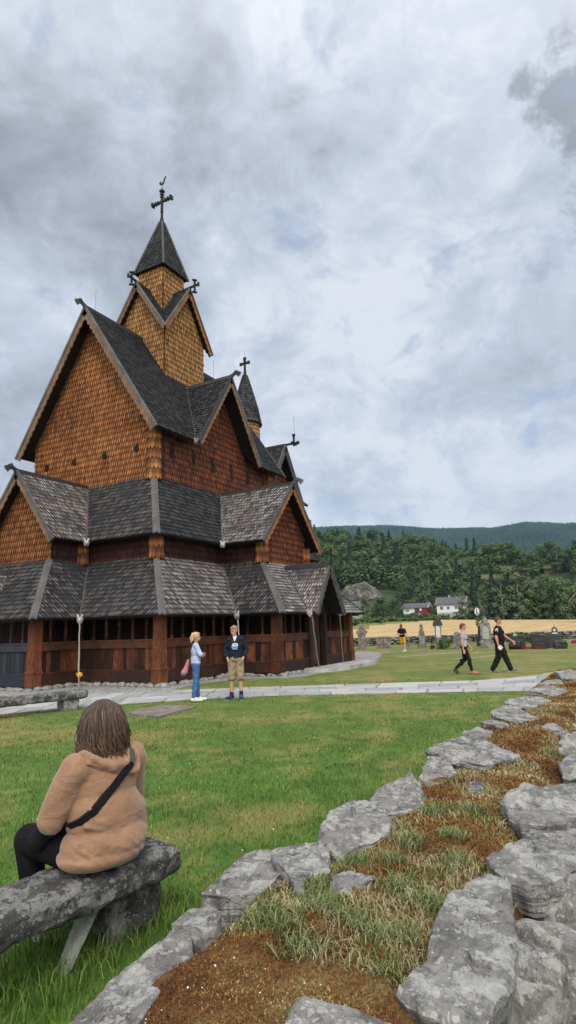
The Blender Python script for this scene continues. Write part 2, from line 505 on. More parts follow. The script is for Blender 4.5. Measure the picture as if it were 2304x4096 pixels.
def person(name, loc, az, Ht, J, look, mats, label, fat=1.0, hair='short', fem=False, group=None):
    """J: joint overrides in body space (x right, y forward, z up; for a 1.75 m figure)"""
    root = empty(name, loc, label, 'person', group, az - pi / 2); s = Ht / 1.75
    D = dict(hipL=(-.09, 0, .90), hipR=(.09, 0, .90), kneeL=(-.10, .02, .49), kneeR=(.10, .02, .49), ankL=(-.10, 0, .09), ankR=(.10, 0, .09), toeL=(-.12, .16, .03), toeR=(.12, .16, .03),
             shL=(-.158, 0, 1.405), shR=(.158, 0, 1.405), elL=(-.24, -.02, 1.13), elR=(.24, -.02, 1.13), haL=(-.25, .06, .88), haR=(.25, .06, .88), chest=(0, 0, 1.27), waist=(0, 0, 1.06), pelvis=(0, 0, .95), neck=(0, 0, 1.46), head=(0, .02, 1.63),
             dirL=(0, .2, -1), dirR=(0, .2, -1))
    D.update(J); D = {k: V(v) * s if not k.startswith('dir') else V(v) for k, v in D.items()}
    f = fat
    hp = D['head']; lk = Matrix.Rotation(look[0], 3, 'Z') @ Matrix.Rotation(look[1], 3, 'X')
    H = lambda x, y, z: hp + lk @ (V((x, y, z)) * s)
    body = [('e', D['chest'], (.155 * s * f, .105 * s * f, .19 * s)), ('e', D['waist'], (.135 * s * f, .10 * s * f, .16 * s)), ('e', D['pelvis'], (.165 * s * f, .115 * s * f, .12 * s)),
            ('c', D['shL'], D['shR'], .055 * s, .055 * s), ('c', D['neck'] - V((0, 0, .06 * s)), hp - V((0, 0, .07 * s)), .056 * s, .05 * s),
            ('e', H(0, -.008, .02), (.076 * s, .094 * s, .098 * s), lk), ('e', H(0, .022, -.045), (.058 * s, .066 * s, .072 * s), lk), ('c', H(0, .075, -.07), H(0, .07, -.078), .026 * s, .024 * s),
            ('c', H(0, .085, .015), H(0, .106, -.022), .009 * s, .014 * s), ('e', H(-.078, -.005, -.012), (.012 * s, .022 * s, .032 * s), lk), ('e', H(.078, -.005, -.012), (.012 * s, .022 * s, .032 * s), lk)]
    for q in 'LR':
        body += [('c', D['hip' + q], D['knee' + q], .088 * s * f, .056 * s), ('c', D['knee' + q], D['ank' + q], .056 * s, .038 * s),
                 ('e', D['knee' + q].lerp(D['ank' + q], .28) - V((0, .012 * s, 0)), (.052 * s, .056 * s, .11 * s)), ('c', D['ank' + q], D['toe' + q], .036 * s, .028 * s),
                 ('c', D['sh' + q], D['el' + q], .055 * s * f, .042 * s), ('c', D['el' + q], D['ha' + q], .042 * s * f, .026 * s)]
        d = D['dir' + q]; body += hand(D['ha' + q] + d.normalized() * .01, d, V((0, 1, 0)) if abs(d.y) < .8 else V((0, 0, 1)), s)
    blob('body', body, .0085, 3, mats['skin'], root)
    # face
    for sx in (-1, 1):
        m = MB(); vs, fs = ICO[2]; c = H(sx * .030, .083, .012); m.mesh([c + V(v) * .0095 * s for v in vs], fs); m.build('eye', M_eye, root, True)
        m = MB(); m.beam(H(sx * .016, .092, .034), H(sx * .046, .08, .036), .008 * s, .007 * s); m.build('eyebrow', mats['hair'], root)
    m = MB(); m.tube([H(-.022, .086, -.062), H(0, .095, -.060), H(.022, .086, -.062)], .006 * s, 6); m.build('mouth', M_mouth, root)
    # hair
    hr = [('e', H(0, -.022, .035), (.084 * s, .098 * s, .094 * s), lk), ('e', H(0, .035, .085), (.062 * s, .05 * s, .035 * s), lk)]
    cut = lambda: None
    if hair == 'pony': hr += [('e', H(0, -.10, .06), (.03 * s, .035 * s, .03 * s), lk)] + [('c', H(0, -.12, .05), H(.0, -.15, -.04), .028 * s, .034 * s), ('c', H(0, -.15, -.04), H(0, -.135, -.15), .034 * s, .016 * s), ('c', H(.03, -.10, .03), H(.04, -.10, -.1), .02 * s, .02 * s)]
    if hair == 'bun': hr += [('e', H(0, -.085, -.02), (.05 * s, .045 * s, .05 * s), lk), ('c', H(0, -.08, -.03), H(0, -.085, -.11), .03 * s, .015 * s)]
    if hair == 'long': hr += [('c', H(sx * .05, -.05, .0), H(sx * .05, -.075, -.12), .045 * s, .035 * s) for sx in (-1, 0, 1)]
    nf = lambda c, n: n * (noise.noise(c * 45) * .006 * s)
    blob('hair', hr, .010, 2, mats['hair'], root, disp=nf)
    return root, D, s, H
E1 = lambda v: V(v)
def leg_c(D, s, q, r0, r1, r2, t=1.0, extra=0):
    a, b, c = D['hip' + q], D['knee' + q], D['ank' + q]
    L = [('c', a, b, r0 * s, r1 * s)]
    if t > 0: L += [('c', b, b.lerp(c, t), r1 * s, r2 * s), ('e', b.lerp(c, .28) - V((0, .012 * s, 0)), (.064 * s, .070 * s, .125 * s)), ('e', b, ((r1 + .006) * s,) * 3)]
    return L
def torso(D, s, f=1.0, e=.018, low=.0):
    return [('e', D['chest'], ((.155 * f + e) * s, (.105 * f + e) * s, .20 * s)), ('e', D['waist'], ((.145 * f + e) * s, (.108 * f + e) * s, .17 * s)), ('c', D['shL'], D['shR'], (.050 + e * .8) * s, (.050 + e * .8) * s), ('c', D['neck'] - V((0, .01, .045)) * s, D['shL'], (.055 + e * .5) * s, .05 * s), ('c', D['neck'] - V((0, .01, .045)) * s, D['shR'], (.055 + e * .5) * s, .05 * s), ('e', D['pelvis'] + V((0, 0, (.05 - low) * s)), ((.155 * f + e) * s, (.112 * f + e) * s, .09 * s))]
def shoe(root, D, s, q, mat, sole, w=.05):
    a, t = D['ank' + q], D['toe' + q]; d = (t - a); d.z = 0; d.normalize() if d.length > 1e-4 else None
    up = V((0, 0, 1)); heel = a - V((0, 0, .045 * s)) - d * .035 * s; dd = (t - heel).normalized()
    o = blob('shoe', [('c', heel, t + dd * .03 * s, .050 * s, .043 * s), ('c', a - V((0, 0, .0 * s)), a + dd * .07 * s - V((0, 0, .03 * s)), .050 * s, .044 * s)], .009, 2, mat, root)
    m = MB(); sd = dd.cross(up).normalized() * .043 * s; n = dd.cross(sd).normalized(); n = n if n.z > 0 else -n
    p0 = heel - dd * .045 * s - n * .043 * s; p1 = t + dd * .062 * s - n * .034 * s
    m.mesh([p0 + sd * .8, p0 - sd * .8, p1 - sd * .7, p1 + sd * .7, p0 + sd * .8 + n * .02 * s, p0 - sd * .8 + n * .02 * s, p1 - sd * .7 + n * .02 * s, p1 + sd * .7 + n * .02 * s], [(3, 2, 1, 0), (4, 5, 6, 7), (0, 1, 5, 4), (1, 2, 6, 5), (2, 3, 7, 6), (3, 0, 4, 7)])
    m.build('sole', sole, o)
nd = lambda amp, f: (lambda c, n: n * (noise.noise(V(c) * f) * amp + abs(noise.noise(V(c) * f * .6 + V((5, 0, 0)))) * amp * .8))
RIGHT = atan2(-.8772, .4801)   # azimuth that points to the right in the photo

# girl with crossed arms, seen from the side
M_blondh = mat_hair('hair_blond', (.36, .20, .08), (.70, .50, .24)); M_jeans = cloth('jeans', (.07, .16, .36), vary=.3); M_ltblue = cloth('sweater_light_blue', (.44, .50, .70)); M_wshoe = plain('white_shoe', (.66, .64, .58), .7, .1)
g, D, s, H = person('person', (12.33, 9.50, .022), RIGHT + .25, 1.66, dict(
    elL=(-.22, .10, 1.16), elR=(.22, .10, 1.16), haL=(.05, .19, 1.17), haR=(-.06, .20, 1.14), dirL=(1, .1, .1), dirR=(-1, .1, 0), kneeL=(-.09, .03, .48), ankL=(-.09, .06, .09), toeL=(-.1, .22, .03), kneeR=(.08, -.01, .48), ankR=(.08, -.06, .09), toeR=(.1, .1, .03)),
    (.15, -.05), dict(skin=M_skin, hair=M_blondh), 'young woman with blond ponytail in light blue sweater and jeans standing with crossed arms', hair='pony')
blob('sweater', torso(D, s, 1, .02, .03) + [('c', D['sh' + q], D['el' + q], .062 * s, .055 * s) for q in 'LR'] + [('c', D['el' + q], D['el' + q].lerp(D['ha' + q], .85), .055 * s, .045 * s) for q in 'LR'], .010, 3, M_ltblue, g, disp=nd(.012, 12))
blob('trousers', leg_c(D, s, 'L', .098, .070, .060, .93) + leg_c(D, s, 'R', .098, .070, .060, .93) + [('e', D['pelvis'], (.172 * s, .125 * s, .12 * s))], .010, 3, M_jeans, g, disp=nd(.010, 14))
for q in 'LR': shoe(g, D, s, q, M_wshoe, M_dg)
vs, fs = ICO[2]; m = MB(); c = H(0, -.115, .075); m.mesh([c + V((v.x * .032, v.y * .018, v.z * .032)) for v in vs], fs); m.build('scrunchie', M_wshoe, g, True)
bag = empty('shoulder_bag', (12.33, 9.50, .022), 'pink and grey shoulder bag hanging behind the girl in light blue', 'bag', None, RIGHT + .25 - pi / 2)
b_ = blob('bag_body', [('c', (.12, -.22, .86), (.10, -.30, .70), .035, .075), ('c', (.12, -.20, .98), (.10, -.27, .72), .03, .07), ('c', (.02, -.22, .84), (.02, -.28, .70), .03, .07)], .012, 3, cloth('bag_pink', (.46, .19, .22)), bag)
blob('bag_bottom', [('c', (.11, -.31, .66), (.02, -.30, .66), .062, .062)], .012, 2, cloth('bag_grey', (.14, .13, .12)), bag)
m = MB(); m.tube([(.08, -.20, .95), (.10, -.15, 1.2), (.12, -.06, 1.46), (.10, .05, 1.44), (.05, .12, 1.2)], .012, 6); m.build('strap', cloth('strap_navy', (.03, .03, .06)), bag)

# boy in navy hoodie
M_brh = mat_hair('hair_light_brown', (.16, .10, .055), (.34, .24, .15)); M_navy = cloth('hoodie_navy', (.018, .020, .036), vary=.3); M_khaki = cloth('shorts_khaki', (.33, .24, .155), vary=.2); M_shb = plain('shoe_blue', (.02, .035, .10), .7, .2)
CAMAZ = atan2(-8.72, -12.95)
g, D, s, H = person('person', (12.95, 8.72, .022), CAMAZ - .15, 1.80, dict(elL=(-.27, -.05, 1.15), elR=(.27, -.05, 1.15), haL=(-.19, .10, .96), haR=(.19, .10, .96), dirL=(.35, .1, -1), dirR=(-.35, .1, -1), ankL=(-.12, .02, .09), toeL=(-.15, .18, .03), kneeL=(-.11, .03, .49), ankR=(.12, -.02, .09), toeR=(.2, .12, .03), head=(.03, .05, 1.62)),
    (-.55, -.32), dict(skin=M_skin, hair=M_brh), 'teenage boy in navy hoodie and khaki cargo shorts with hands in his pockets')
blob('hoodie', torso(D, s, 1.0, .026, .0) + [('c', D['sh' + q], D['el' + q], .062 * s, .054 * s) for q in 'LR'] + [('c', D['el' + q], D['el' + q].lerp(D['ha' + q], .75), .054 * s, .044 * s) for q in 'LR'] + [('c', D['neck'] + V((-.07, -.05, -.01)) * s, D['neck'] + V((.07, -.05, -.01)) * s, .06 * s, .06 * s), ('c', D['neck'] + V((-.08, .0, -.01)) * s, D['neck'] + V((-.02, .09, -.09)) * s, .035 * s, .03 * s), ('c', D['neck'] + V((.08, .0, -.01)) * s, D['neck'] + V((.02, .09, -.09)) * s, .035 * s, .03 * s)], .010, 3, M_navy, g, disp=nd(.014, 11))
blob('shorts', [x for q in 'LR' for x in [('c', D['hip' + q], D['knee' + q].lerp(D['hip' + q], .02), .100 * s, .092 * s), ('e', D['hip' + q].lerp(D['knee' + q], .62) + V((-.06 if q == 'L' else .06, 0, 0)) * s, (.035 * s, .06 * s, .075 * s))]] + [('e', D['pelvis'], (.178 * s, .13 * s, .12 * s))], .010, 2, M_khaki, g, disp=nd(.014, 13))
m = MB(); m.mesh([H(-.02, .12, -.2), H(.035, .12, -.2), H(.008, .15, -.28)], [(0, 1, 2)]); m.mesh([D['neck'] + V(v) * s for v in ((-.045, .085, .02), (.05, .085, .02), (.012, .135, -.10), (-.0, .12, -.09))], [(0, 1, 2, 3)]); m.build('shirt_collar', M_wshoe, g)
pr = MB(); y_ = .148 * s
pr.prism([(-.085, -.005), (-.06, -.055), (.06, -.055), (.085, -.005), (.06, .012), (-.06, .012)], V((0, y_, 1.235 * s)), (1, 0, -.05), (0, -.10, 1), (0, 1, .1), .012); pp_ = pr.build('print_blue', plain('print_blue', (.06, .25, .60), .6, .05), g)
pr = MB()
for k, w in enumerate((.028, .020, .030, .018)): pr.box((-.078 + k * .04, y_ - .004, 1.262 * s), (-.078 + k * .04 + w, y_ + .009, 1.305 * s))
pr.box((-.085, y_ - .002, 1.25 * s), (.085, y_ + .008, 1.262 * s)); pr.box((-.06, y_ + .004, 1.175 * s), (.06, y_ + .010, 1.19 * s)); pr.box((-.07, y_ - .002, 1.31 * s), (.05, y_ + .007, 1.322 * s)); pr.build('print_white', plain('print_white', (.70, .72, .75), .6, .05), g)
for q in 'LR':
    shoe(g, D, s, q, M_shb, M_wshoe); m = MB(); m.tube([D['ank' + q] + V((0, 0, -.02)), D['ank' + q] + V((0, 0, .10)) * s], [.05 * s, .048 * s], 12); m.build('sock', M_navy, g, True)

# woman walking
M_redh = mat_hair('hair_auburn', (.06, .018, .012), (.17, .055, .035)); M_gtee = cloth('tee_grey', (.36, .38, .40)); M_blackc = cloth('trousers_black', (.016, .016, .018), vary=.3); M_pink = plain('shoe_pink', (.42, .12, .12), .7, .2)
g, D, s, H = person('person', (20.95, 4.90, 0), RIGHT - .3, 1.66, dict(kneeL=(-.09, -.02, .50), ankL=(-.09, -.36, .17), toeL=(-.09, -.30, .04), kneeR=(.08, .13, .50), ankR=(.08, .20, .09), toeR=(.09, .36, .04), elL=(-.23, -.02, 1.13), haL=(-.22, .20, .93), elR=(.24, -.05, 1.12), haR=(.25, -.03, .86)), (.0, -.08),
    dict(skin=M_skinr, hair=M_redh), 'woman with auburn hair in grey t-shirt and black trousers walking to the right', hair='bun', fem=True, fat=1.05)
blob('t_shirt', torso(D, s, 1.05, .014, .03) + [('e', D['chest'] + V((.07 * k, .085, -.03)) * s, (.07 * s, .06 * s, .065 * s)) for k in (-1, 1)] + [('c', D['sh' + q], D['sh' + q].lerp(D['el' + q], .5), .066 * s, .062 * s) for q in 'LR'], .010, 3, M_gtee, g, disp=nd(.010, 12))
blob('trousers', leg_c(D, s, 'L', .105, .072, .05, .92) + leg_c(D, s, 'R', .105, .072, .05, .92) + [('e', D['pelvis'], (.182 * s, .135 * s, .12 * s))], .010, 3, M_blackc, g, disp=nd(.008, 14))
for q in 'LR': shoe(g, D, s, q, M_pink if q == 'R' else M_dg, M_dg)

# man walking
M_dkh = mat_hair('hair_brown', (.035, .02, .012), (.11, .065, .04)); M_tee = cloth('tee_black', (.014, .014, .018), vary=.3); M_gshoe = plain('shoe_olive', (.16, .17, .07), .7, .3)
g, D, s, H = person('person', (21.75, 3.90, 0), RIGHT - .45, 1.83, dict(kneeL=(-.10, .13, .50), ankL=(-.10, .27, .10), toeL=(-.12, .43, .07), kneeR=(.10, -.05, .49), ankR=(.10, -.26, .11), toeR=(.11, -.13, .03), elL=(-.28, .12, 1.15), haL=(-.30, .36, .98), dirL=(0, .6, -.8), elR=(.28, -.04, 1.12), haR=(.30, .0, .88), head=(0, .03, 1.63)), (.1, -.05),
    dict(skin=M_skinr, hair=M_dkh), 'heavy man in black t-shirt and trousers walking right with a paper in hand', fat=1.28)
blob('t_shirt', torso(D, s, 1.28, .022, .05) + [('e', D['waist'] + V((0, .05, 0)) * s, (.19 * s, .15 * s, .17 * s))] + [('c', D['sh' + q], D['sh' + q].lerp(D['el' + q], .62), .082 * s, .085 * s) for q in 'LR'], .011, 3, M_tee, g, disp=nd(.014, 11))
blob('trousers', leg_c(D, s, 'L', .125, .095, .080, .98) + leg_c(D, s, 'R', .125, .095, .080, .98) + [('e', D['pelvis'], (.205 * s, .155 * s, .12 * s))], .011, 3, M_blackc, g, disp=nd(.012, 13))
for q in 'LR': shoe(g, D, s, q, M_gshoe, M_wshoe)
m = MB(); a = D['shR'].lerp(D['elR'], .35)
for k, dz in enumerate((.04, -.02, -.09)): m.beam(a + V((.082, -.04, dz)) * s, a + V((.085, .05, dz + .04)) * s, .012, .038)
m.build('sleeve_print', M_wshoe, g)
m = MB(); m.box((.02, .17 * s, .95 * s), (.14, .21 * s, 1.01 * s)); m.build('belt_pouch', M_dg, g)
pap = empty('paper_leaflet', (21.75, 3.90, 0), 'white folded leaflet held in the walking man\'s hand', 'leaflet', None, RIGHT - .45 - pi / 2)
m = MB(); c = D['haR'] + V((.035, .07, -.09)); m.prism([(-.09, 0), (0, -.09), (.09, 0), (0, .09)], c, (0, 1, 0), (0, 0, 1), (1, 0, 0), .006); m.prism([(-.03, -.01), (.0, -.03), (.03, .0), (0, .02)], c + V((.005, 0, 0)), (0, 1, 0), (0, 0, 1), (1, 0, 0), .004); m.build('sheet', M_wshoe, pap)

# person in yellow shorts seen from behind
M_yel = cloth('shorts_yellow', (.62, .34, .02), vary=.15)
g, D, s, H = person('person', (35.6, 11.95, 0), atan2(11.95, 35.6) - .15, 1.68, dict(elL=(-.28, -.05, 1.14), haL=(-.05, -.17, 1.10), dirL=(1, -.1, 0), elR=(.27, -.02, 1.12), haR=(.36, .0, .87), ankL=(.0, .05, .09), kneeL=(-.06, .06, .49), toeL=(-.02, .2, .03), kneeR=(.12, -.02, .49), ankR=(.16, -.22, .14), toeR=(.17, -.10, .05), head=(-.03, .03, 1.61)), (.0, -.35),
    dict(skin=M_skin, hair=M_redh), 'person in black t-shirt and yellow shorts walking away with one arm behind the back', hair='long', fem=True)
blob('t_shirt', torso(D, s, 1.1, .022, .02) + [('c', D['sh' + q], D['sh' + q].lerp(D['el' + q], .62), .07 * s, .07 * s) for q in 'LR'], .012, 3, M_tee, g)
blob('shorts', [('c', D['hip' + q], D['hip' + q].lerp(D['knee' + q], .72), .105 * s, .095 * s) for q in 'LR'] + [('e', D['pelvis'], (.175 * s, .13 * s, .12 * s))], .012, 2, M_yel, g)
for q in 'LR': shoe(g, D, s, q, M_wshoe, M_wshoe)

# ------------------------------------------------------------------ seated woman in the foreground (faces +y of her own frame)
SW = (2.745, 2.79, 0.0)
az_ = radians(80)
W0 = empty('person', SW, 'woman with brown hair and tan hoodie sitting on the stone bench, back to the viewer', 'person', None, az_ - pi / 2)
km_ = NT('hoodie_tan'); pp0 = km_.obj(); fz = km_.noise(pp0, 220, 2, .6); f2_ = km_.noise(pp0, 7, 4, .6, .5)
km_.col(km_.ramp(km_.math('ADD', km_.math('MULTIPLY', fz, .4), km_.math('MULTIPLY', f2_, .6)), [(.3, (.225, .125, .076)), (.7, (.35, .205, .127))])); km_.rough(.95); km_.b.inputs['Sheen Weight'].default_value = .3; km_.b.inputs['Specular IOR Level'].default_value = .1
wv = km_.noise(km_.mapping(pp0, (1.2, 1.2, 2.6), (0, .6, 0)), 5.5, 3, .55, 1.2)
km_.bump(km_.math('ADD', km_.math('MULTIPLY', wv, 1.0), km_.math('MULTIPLY', fz, .10)), .5, .03); M_tan = km_.m
BZ = .45
shL, shR = V((-.195, -.01, 1.00)), V((.195, -.01, 1.00))
elL, elR = V((-.285, .07, .75)), V((.27, .10, .75)); haL, haR = V((-.15, .34, .68)), V((.10, .38, .68))
hc = V((-.015, .03, 1.225)); hl = Matrix.Rotation(.45, 3, 'Z') @ Matrix.Rotation(-.12, 3, 'X')
HH_ = lambda x, y, z: hc + hl @ V((x, y, z))
body = [('e', (0, 0, .88), (.19, .13, .20)), ('e', (0, .0, .66), (.21, .16, .17)), ('e', (0, 0, .56), (.24, .19, .12)), ('c', shL, shR, .06, .06), ('c', (0, -.01, 1.04), hc - V((0, 0, .07)), .06, .055),
        ('e', HH_(0, -.005, .02), (.08, .098, .102), hl), ('e', HH_(0, .025, -.045), (.062, .07, .075), hl), ('c', HH_(0, .09, .015), HH_(0, .112, -.02), .010, .015), ('c', HH_(0, .08, -.075), HH_(0, .075, -.08), .027, .026),
        ('e', HH_(-.08, -.005, -.01), (.012, .022, .03), hl), ('e', HH_(.08, -.005, -.01), (.012, .022, .03), hl)]
kL, kR = V((-.17, .50, .54)), V((.15, .52, .54)); aL, aR = V((-.14, .44, .10)), V((.12, .50, .10)); tL, tR = V((-.15, .62, .04)), V((.14, .68, .04))
for a, k_, an, t in ((V((-.12, .05, .555)), kL, aL, tL), (V((.12, .05, .555)), kR, aR, tR)): body += [('c', a, k_, .10, .07), ('c', k_, an, .07, .042), ('c', an, t, .04, .03)]
for a, e_, h_ in ((shL, elL, haL), (shR, elR, haR)): body += [('c', a, e_, .062, .048), ('c', e_, h_, .048, .028)]
body += hand(haL, (.75, .3, -.25), V((0, .3, 1)), 1, .8) + hand(haR, (-.75, .35, -.25), V((0, .3, 1)), 1, .8)
blob('body', body, .0075, 3, M_skin, W0)
def folds(c, n):
    c = V(c); d = 0
    # soft drag folds sweeping from the strap and the seat hem, plus small creases at the elbow
    f = noise.noise(V((c.x * 3 + c.z * 5, c.y * 3, c.z * 9 - c.x * 7)) ); d += f * .009
    f2 = 1 - abs(noise.noise(V((c.x * 4.5 + c.z * 3, c.y * 4, c.z * 11 + c.x * 6 + 4)))) * 5
    d += max(0, f2) * .006 * sstep((.86 - c.z) / .2)
    return V(n) * d
hood = [('e', (0, 0, .91), (.205, .150, .19)), ('e', (.0, -.015, .73), (.225, .170, .20)), ('e', (.0, -.03, .585), (.262, .20, .125)), ('e', (-.02, -.03, .535), (.262, .205, .085)), ('c', shL + V((.01, 0, -.01)), shR + V((-.01, 0, -.01)), .085, .085), ('c', (0, -.01, 1.03), shL, .075, .08), ('c', (0, -.01, 1.03), shR, .075, .08), ('c', (.14, -.02, .70), (.17, -.01, .60), .12, .12),
        ('c', shL, elL, .088, .078), ('c', shR, elR, .088, .074), ('c', elL, elL.lerp(haL, .82), .078, .054), ('c', elR, elR.lerp(haR, .82), .074, .052),
        ('c', (-.09, -.02, 1.055), (.09, -.02, 1.055), .062, .062), ('c', (-.10, .03, 1.06), (.10, .03, 1.06), .055, .055),
        # drag folds
        ('c', (-.20, -.120, .715), (-.02, -.176, .665), .012, .015), ('c', (-.22, -.115, .635), (.0, -.205, .585), .012, .016), ('c', (-.24, -.105, .57), (-.10, -.196, .52), .012, .015), ('c', (-.17, -.128, .80), (.0, -.165, .74), .009, .012)]
ho = blob('hoodie', hood, .0085, 4, M_tan, W0, disp=folds)
# hood lying on the back: thick collar ring with a drooping pouch
hd = []
for k in range(9):
    t0, t1 = pi * (-.08 + 1.16 * k / 9), pi * (-.08 + 1.16 * (k + 1) / 9)
    q = lambda t: V((cos(t) * .165, -.035 - sin(t) * .105, 1.070 - .075 * sin(t) ** 2 - .01 * cos(t)))
    hd.append(('c', q(t0), q(t1), 0.020 + .010 * sin(t0), .020 + .010 * sin(t1)))
hd += [('c', (-.17, -.09, 1.035), (.02, -.142, .950), .013, .018), ('c', (.02, -.142, .950), (.13, -.13, .955), .020, .024), ('c', (.13, -.13, .955), (.18, -.06, 1.04), .026, .02), ('e', (.02, -.09, 1.01), (.15, .05, .075)), ('c', (-.18, -.07, 1.055), (-.02, -.135, .995), .008, .010), ('c', (.05, -.13, 1.02), (.15, -.10, 1.04), .014, .012)]
blob('hood', hd, .0085, 3, M_tan, ho, disp=lambda c, n: V(n) * noise.noise(V(c) * 16) * .010)
blob('trousers', [('c', (-.12, .05, .555), kL + V((0, 0, .0)), .125, .088), ('c', kL, kL.lerp(aL, .9), .088, .06), ('c', (.12, .05, .555), kR, .125, .088), ('c', kR, kR.lerp(aR, .9), .088, .06), ('e', (0, 0, .53), (.235, .17, .085))], .010, 3, cloth('leggings_black', (.010, .010, .012), vary=.2), W0)
Dw = dict(ankL=aL, toeL=tL, ankR=aR, toeR=tR)
for q in 'LR': shoe(W0, Dw, 1.0, q, M_wshoe, M_wshoe)
# crossbody strap: right shoulder to left waist across the back
def strap_at(t):
    a = V((.125, -.03, 1.15)); b = V((-.20, -.15, .73)); c = a.lerp(b, t); return c + V((0, -.115 * sin(pi * min(1, t * 1.02)) ** .55 - .012, 0))
bagw = empty('crossbody_bag', SW, 'black crossbody bag strap running diagonally over the back of the tan hoodie', 'bag', None, az_ - pi / 2)
# project the strap onto the hoodie with a ray cast from behind
from mathutils.bvhtree import BVHTree
bv = [BVHTree.FromPolygons([v.co[:] for v in o.data.vertices], [tuple(p.vertices) for p in o.data.polygons]) for o in ([ho] + [c for c in COL.objects if c.parent == ho])]
def onback(x, z):
    best = None
    for b_ in bv:
        h_ = b_.ray_cast(V((x, -1, z)), V((0, 1, 0)))
        if h_[0] is not None and (best is None or h_[0].y < best): best = h_[0].y
    return best if best is not None else -.1
def strap(name, p0, p1, w, mat, N=26, off=.006):
    m = MB(); P_ = []
    p0 = V((p0[0], 0, p0[1])); p1 = V((p1[0], 0, p1[1])); d = (p1 - p0).normalized(); sd = V((-d.z, 0, d.x)) * w / 2
    for i in range(N + 1):
        c = p0.lerp(p1, i / N); ys = [onback(c.x + sd.x * k, c.z + sd.z * k) - off for k in (-1, 0, 1)]; yy = min(ys)
        P_.append((c, sum(ys) / 3 * .5 + yy * .5))
    ysm = [P_[i][1] for i in range(N + 1)]
    for _ in range(3): ysm = [ysm[0]] + [(ysm[i - 1] + ysm[i] * 2 + ysm[i + 1]) / 4 for i in range(1, N)] + [ysm[-1]]
    for i in range(N):
        a, b = P_[i][0], P_[i + 1][0]; ya, yb = ysm[i], ysm[i + 1]
        A_ = [V((a.x + sd.x, ya, a.z + sd.z)), V((b.x + sd.x, yb, b.z + sd.z)), V((b.x - sd.x, yb, b.z - sd.z)), V((a.x - sd.x, ya, a.z - sd.z))]
        m.face(A_); m.face([q + V((0, .02, 0)) for q in A_][::-1]); m.face([A_[0], A_[0] + V((0, .02, 0)), A_[1] + V((0, .02, 0)), A_[1]]); m.face([A_[3], A_[2], A_[2] + V((0, .02, 0)), A_[3] + V((0, .02, 0))])
    return m.build(name, mat, bagw, True)
strap('strap', (.085, 1.005), (-.235, .71), .048, cloth('webbing_black', (.014, .014, .018), vary=.15))
strap('strap_webbing', (.125, 1.10), (.083, 1.005), .034, cloth('webbing_olive', (.09, .085, .06)))
blob('bag_body', [('c', (-.24, .14, .70), (-.26, .24, .60), .05, .06), ('c', (-.235, .02, .72), (-.245, .12, .66), .02, .03)], .01, 2, cloth('bag_black', (.012, .012, .014)), bagw)
# glasses temple at the left edge of the face
m = MB(); m.tube([HH_(-.082, -.01, .012), HH_(-.080, .08, .014), HH_(-.05, .105, .012), HH_(-.012, .112, .010)], .0035, 6); m.tube([HH_(-.018 - .028 + cos(k * pi / 6) * .026, .108, .004 + sin(k * pi / 6) * .022) for k in range(13)], .0025, 5)
gl = empty('glasses', SW, 'dark glasses worn by the woman on the bench', 'glasses', None, az_ - pi / 2); m.build('glasses_frame', M_black, gl)
# hair: scalp cap and several hundred wavy locks
kh = NT('hair_brown_long'); r, g_, b_2, a_ = kh.var(); ch = kh.ramp(r, [(0, (.022, .012, .009)), (.45, (.055, .030, .021)), (.8, (.11, .062, .040)), (1, (.20, .12, .07))])
ch = kh.mix(kh.ramp(g_, [(0, .0), (.6, .12), (1, .45)]), ch, (.20, .115, .06)); kh.col(ch); kh.rough(.45); kh.b.inputs['Specular IOR Level'].default_value = .5
blob('hair_base', [('e', HH_(0, -.025, .03), (.092, .103, .098), hl), ('c', HH_(0, -.06, .0), HH_(0, -.075, -.13), .080, .070), ('c', HH_(-.05, -.02, -.02), HH_(-.055, -.03, -.13), .05, .045), ('c', HH_(.05, -.02, -.02), HH_(.055, -.03, -.13), .05, .045)], .010, 3, mat_hair('hair_under', (.025, .014, .010), (.07, .038, .024)), W0)
rnd = random.Random(77); m = MB()
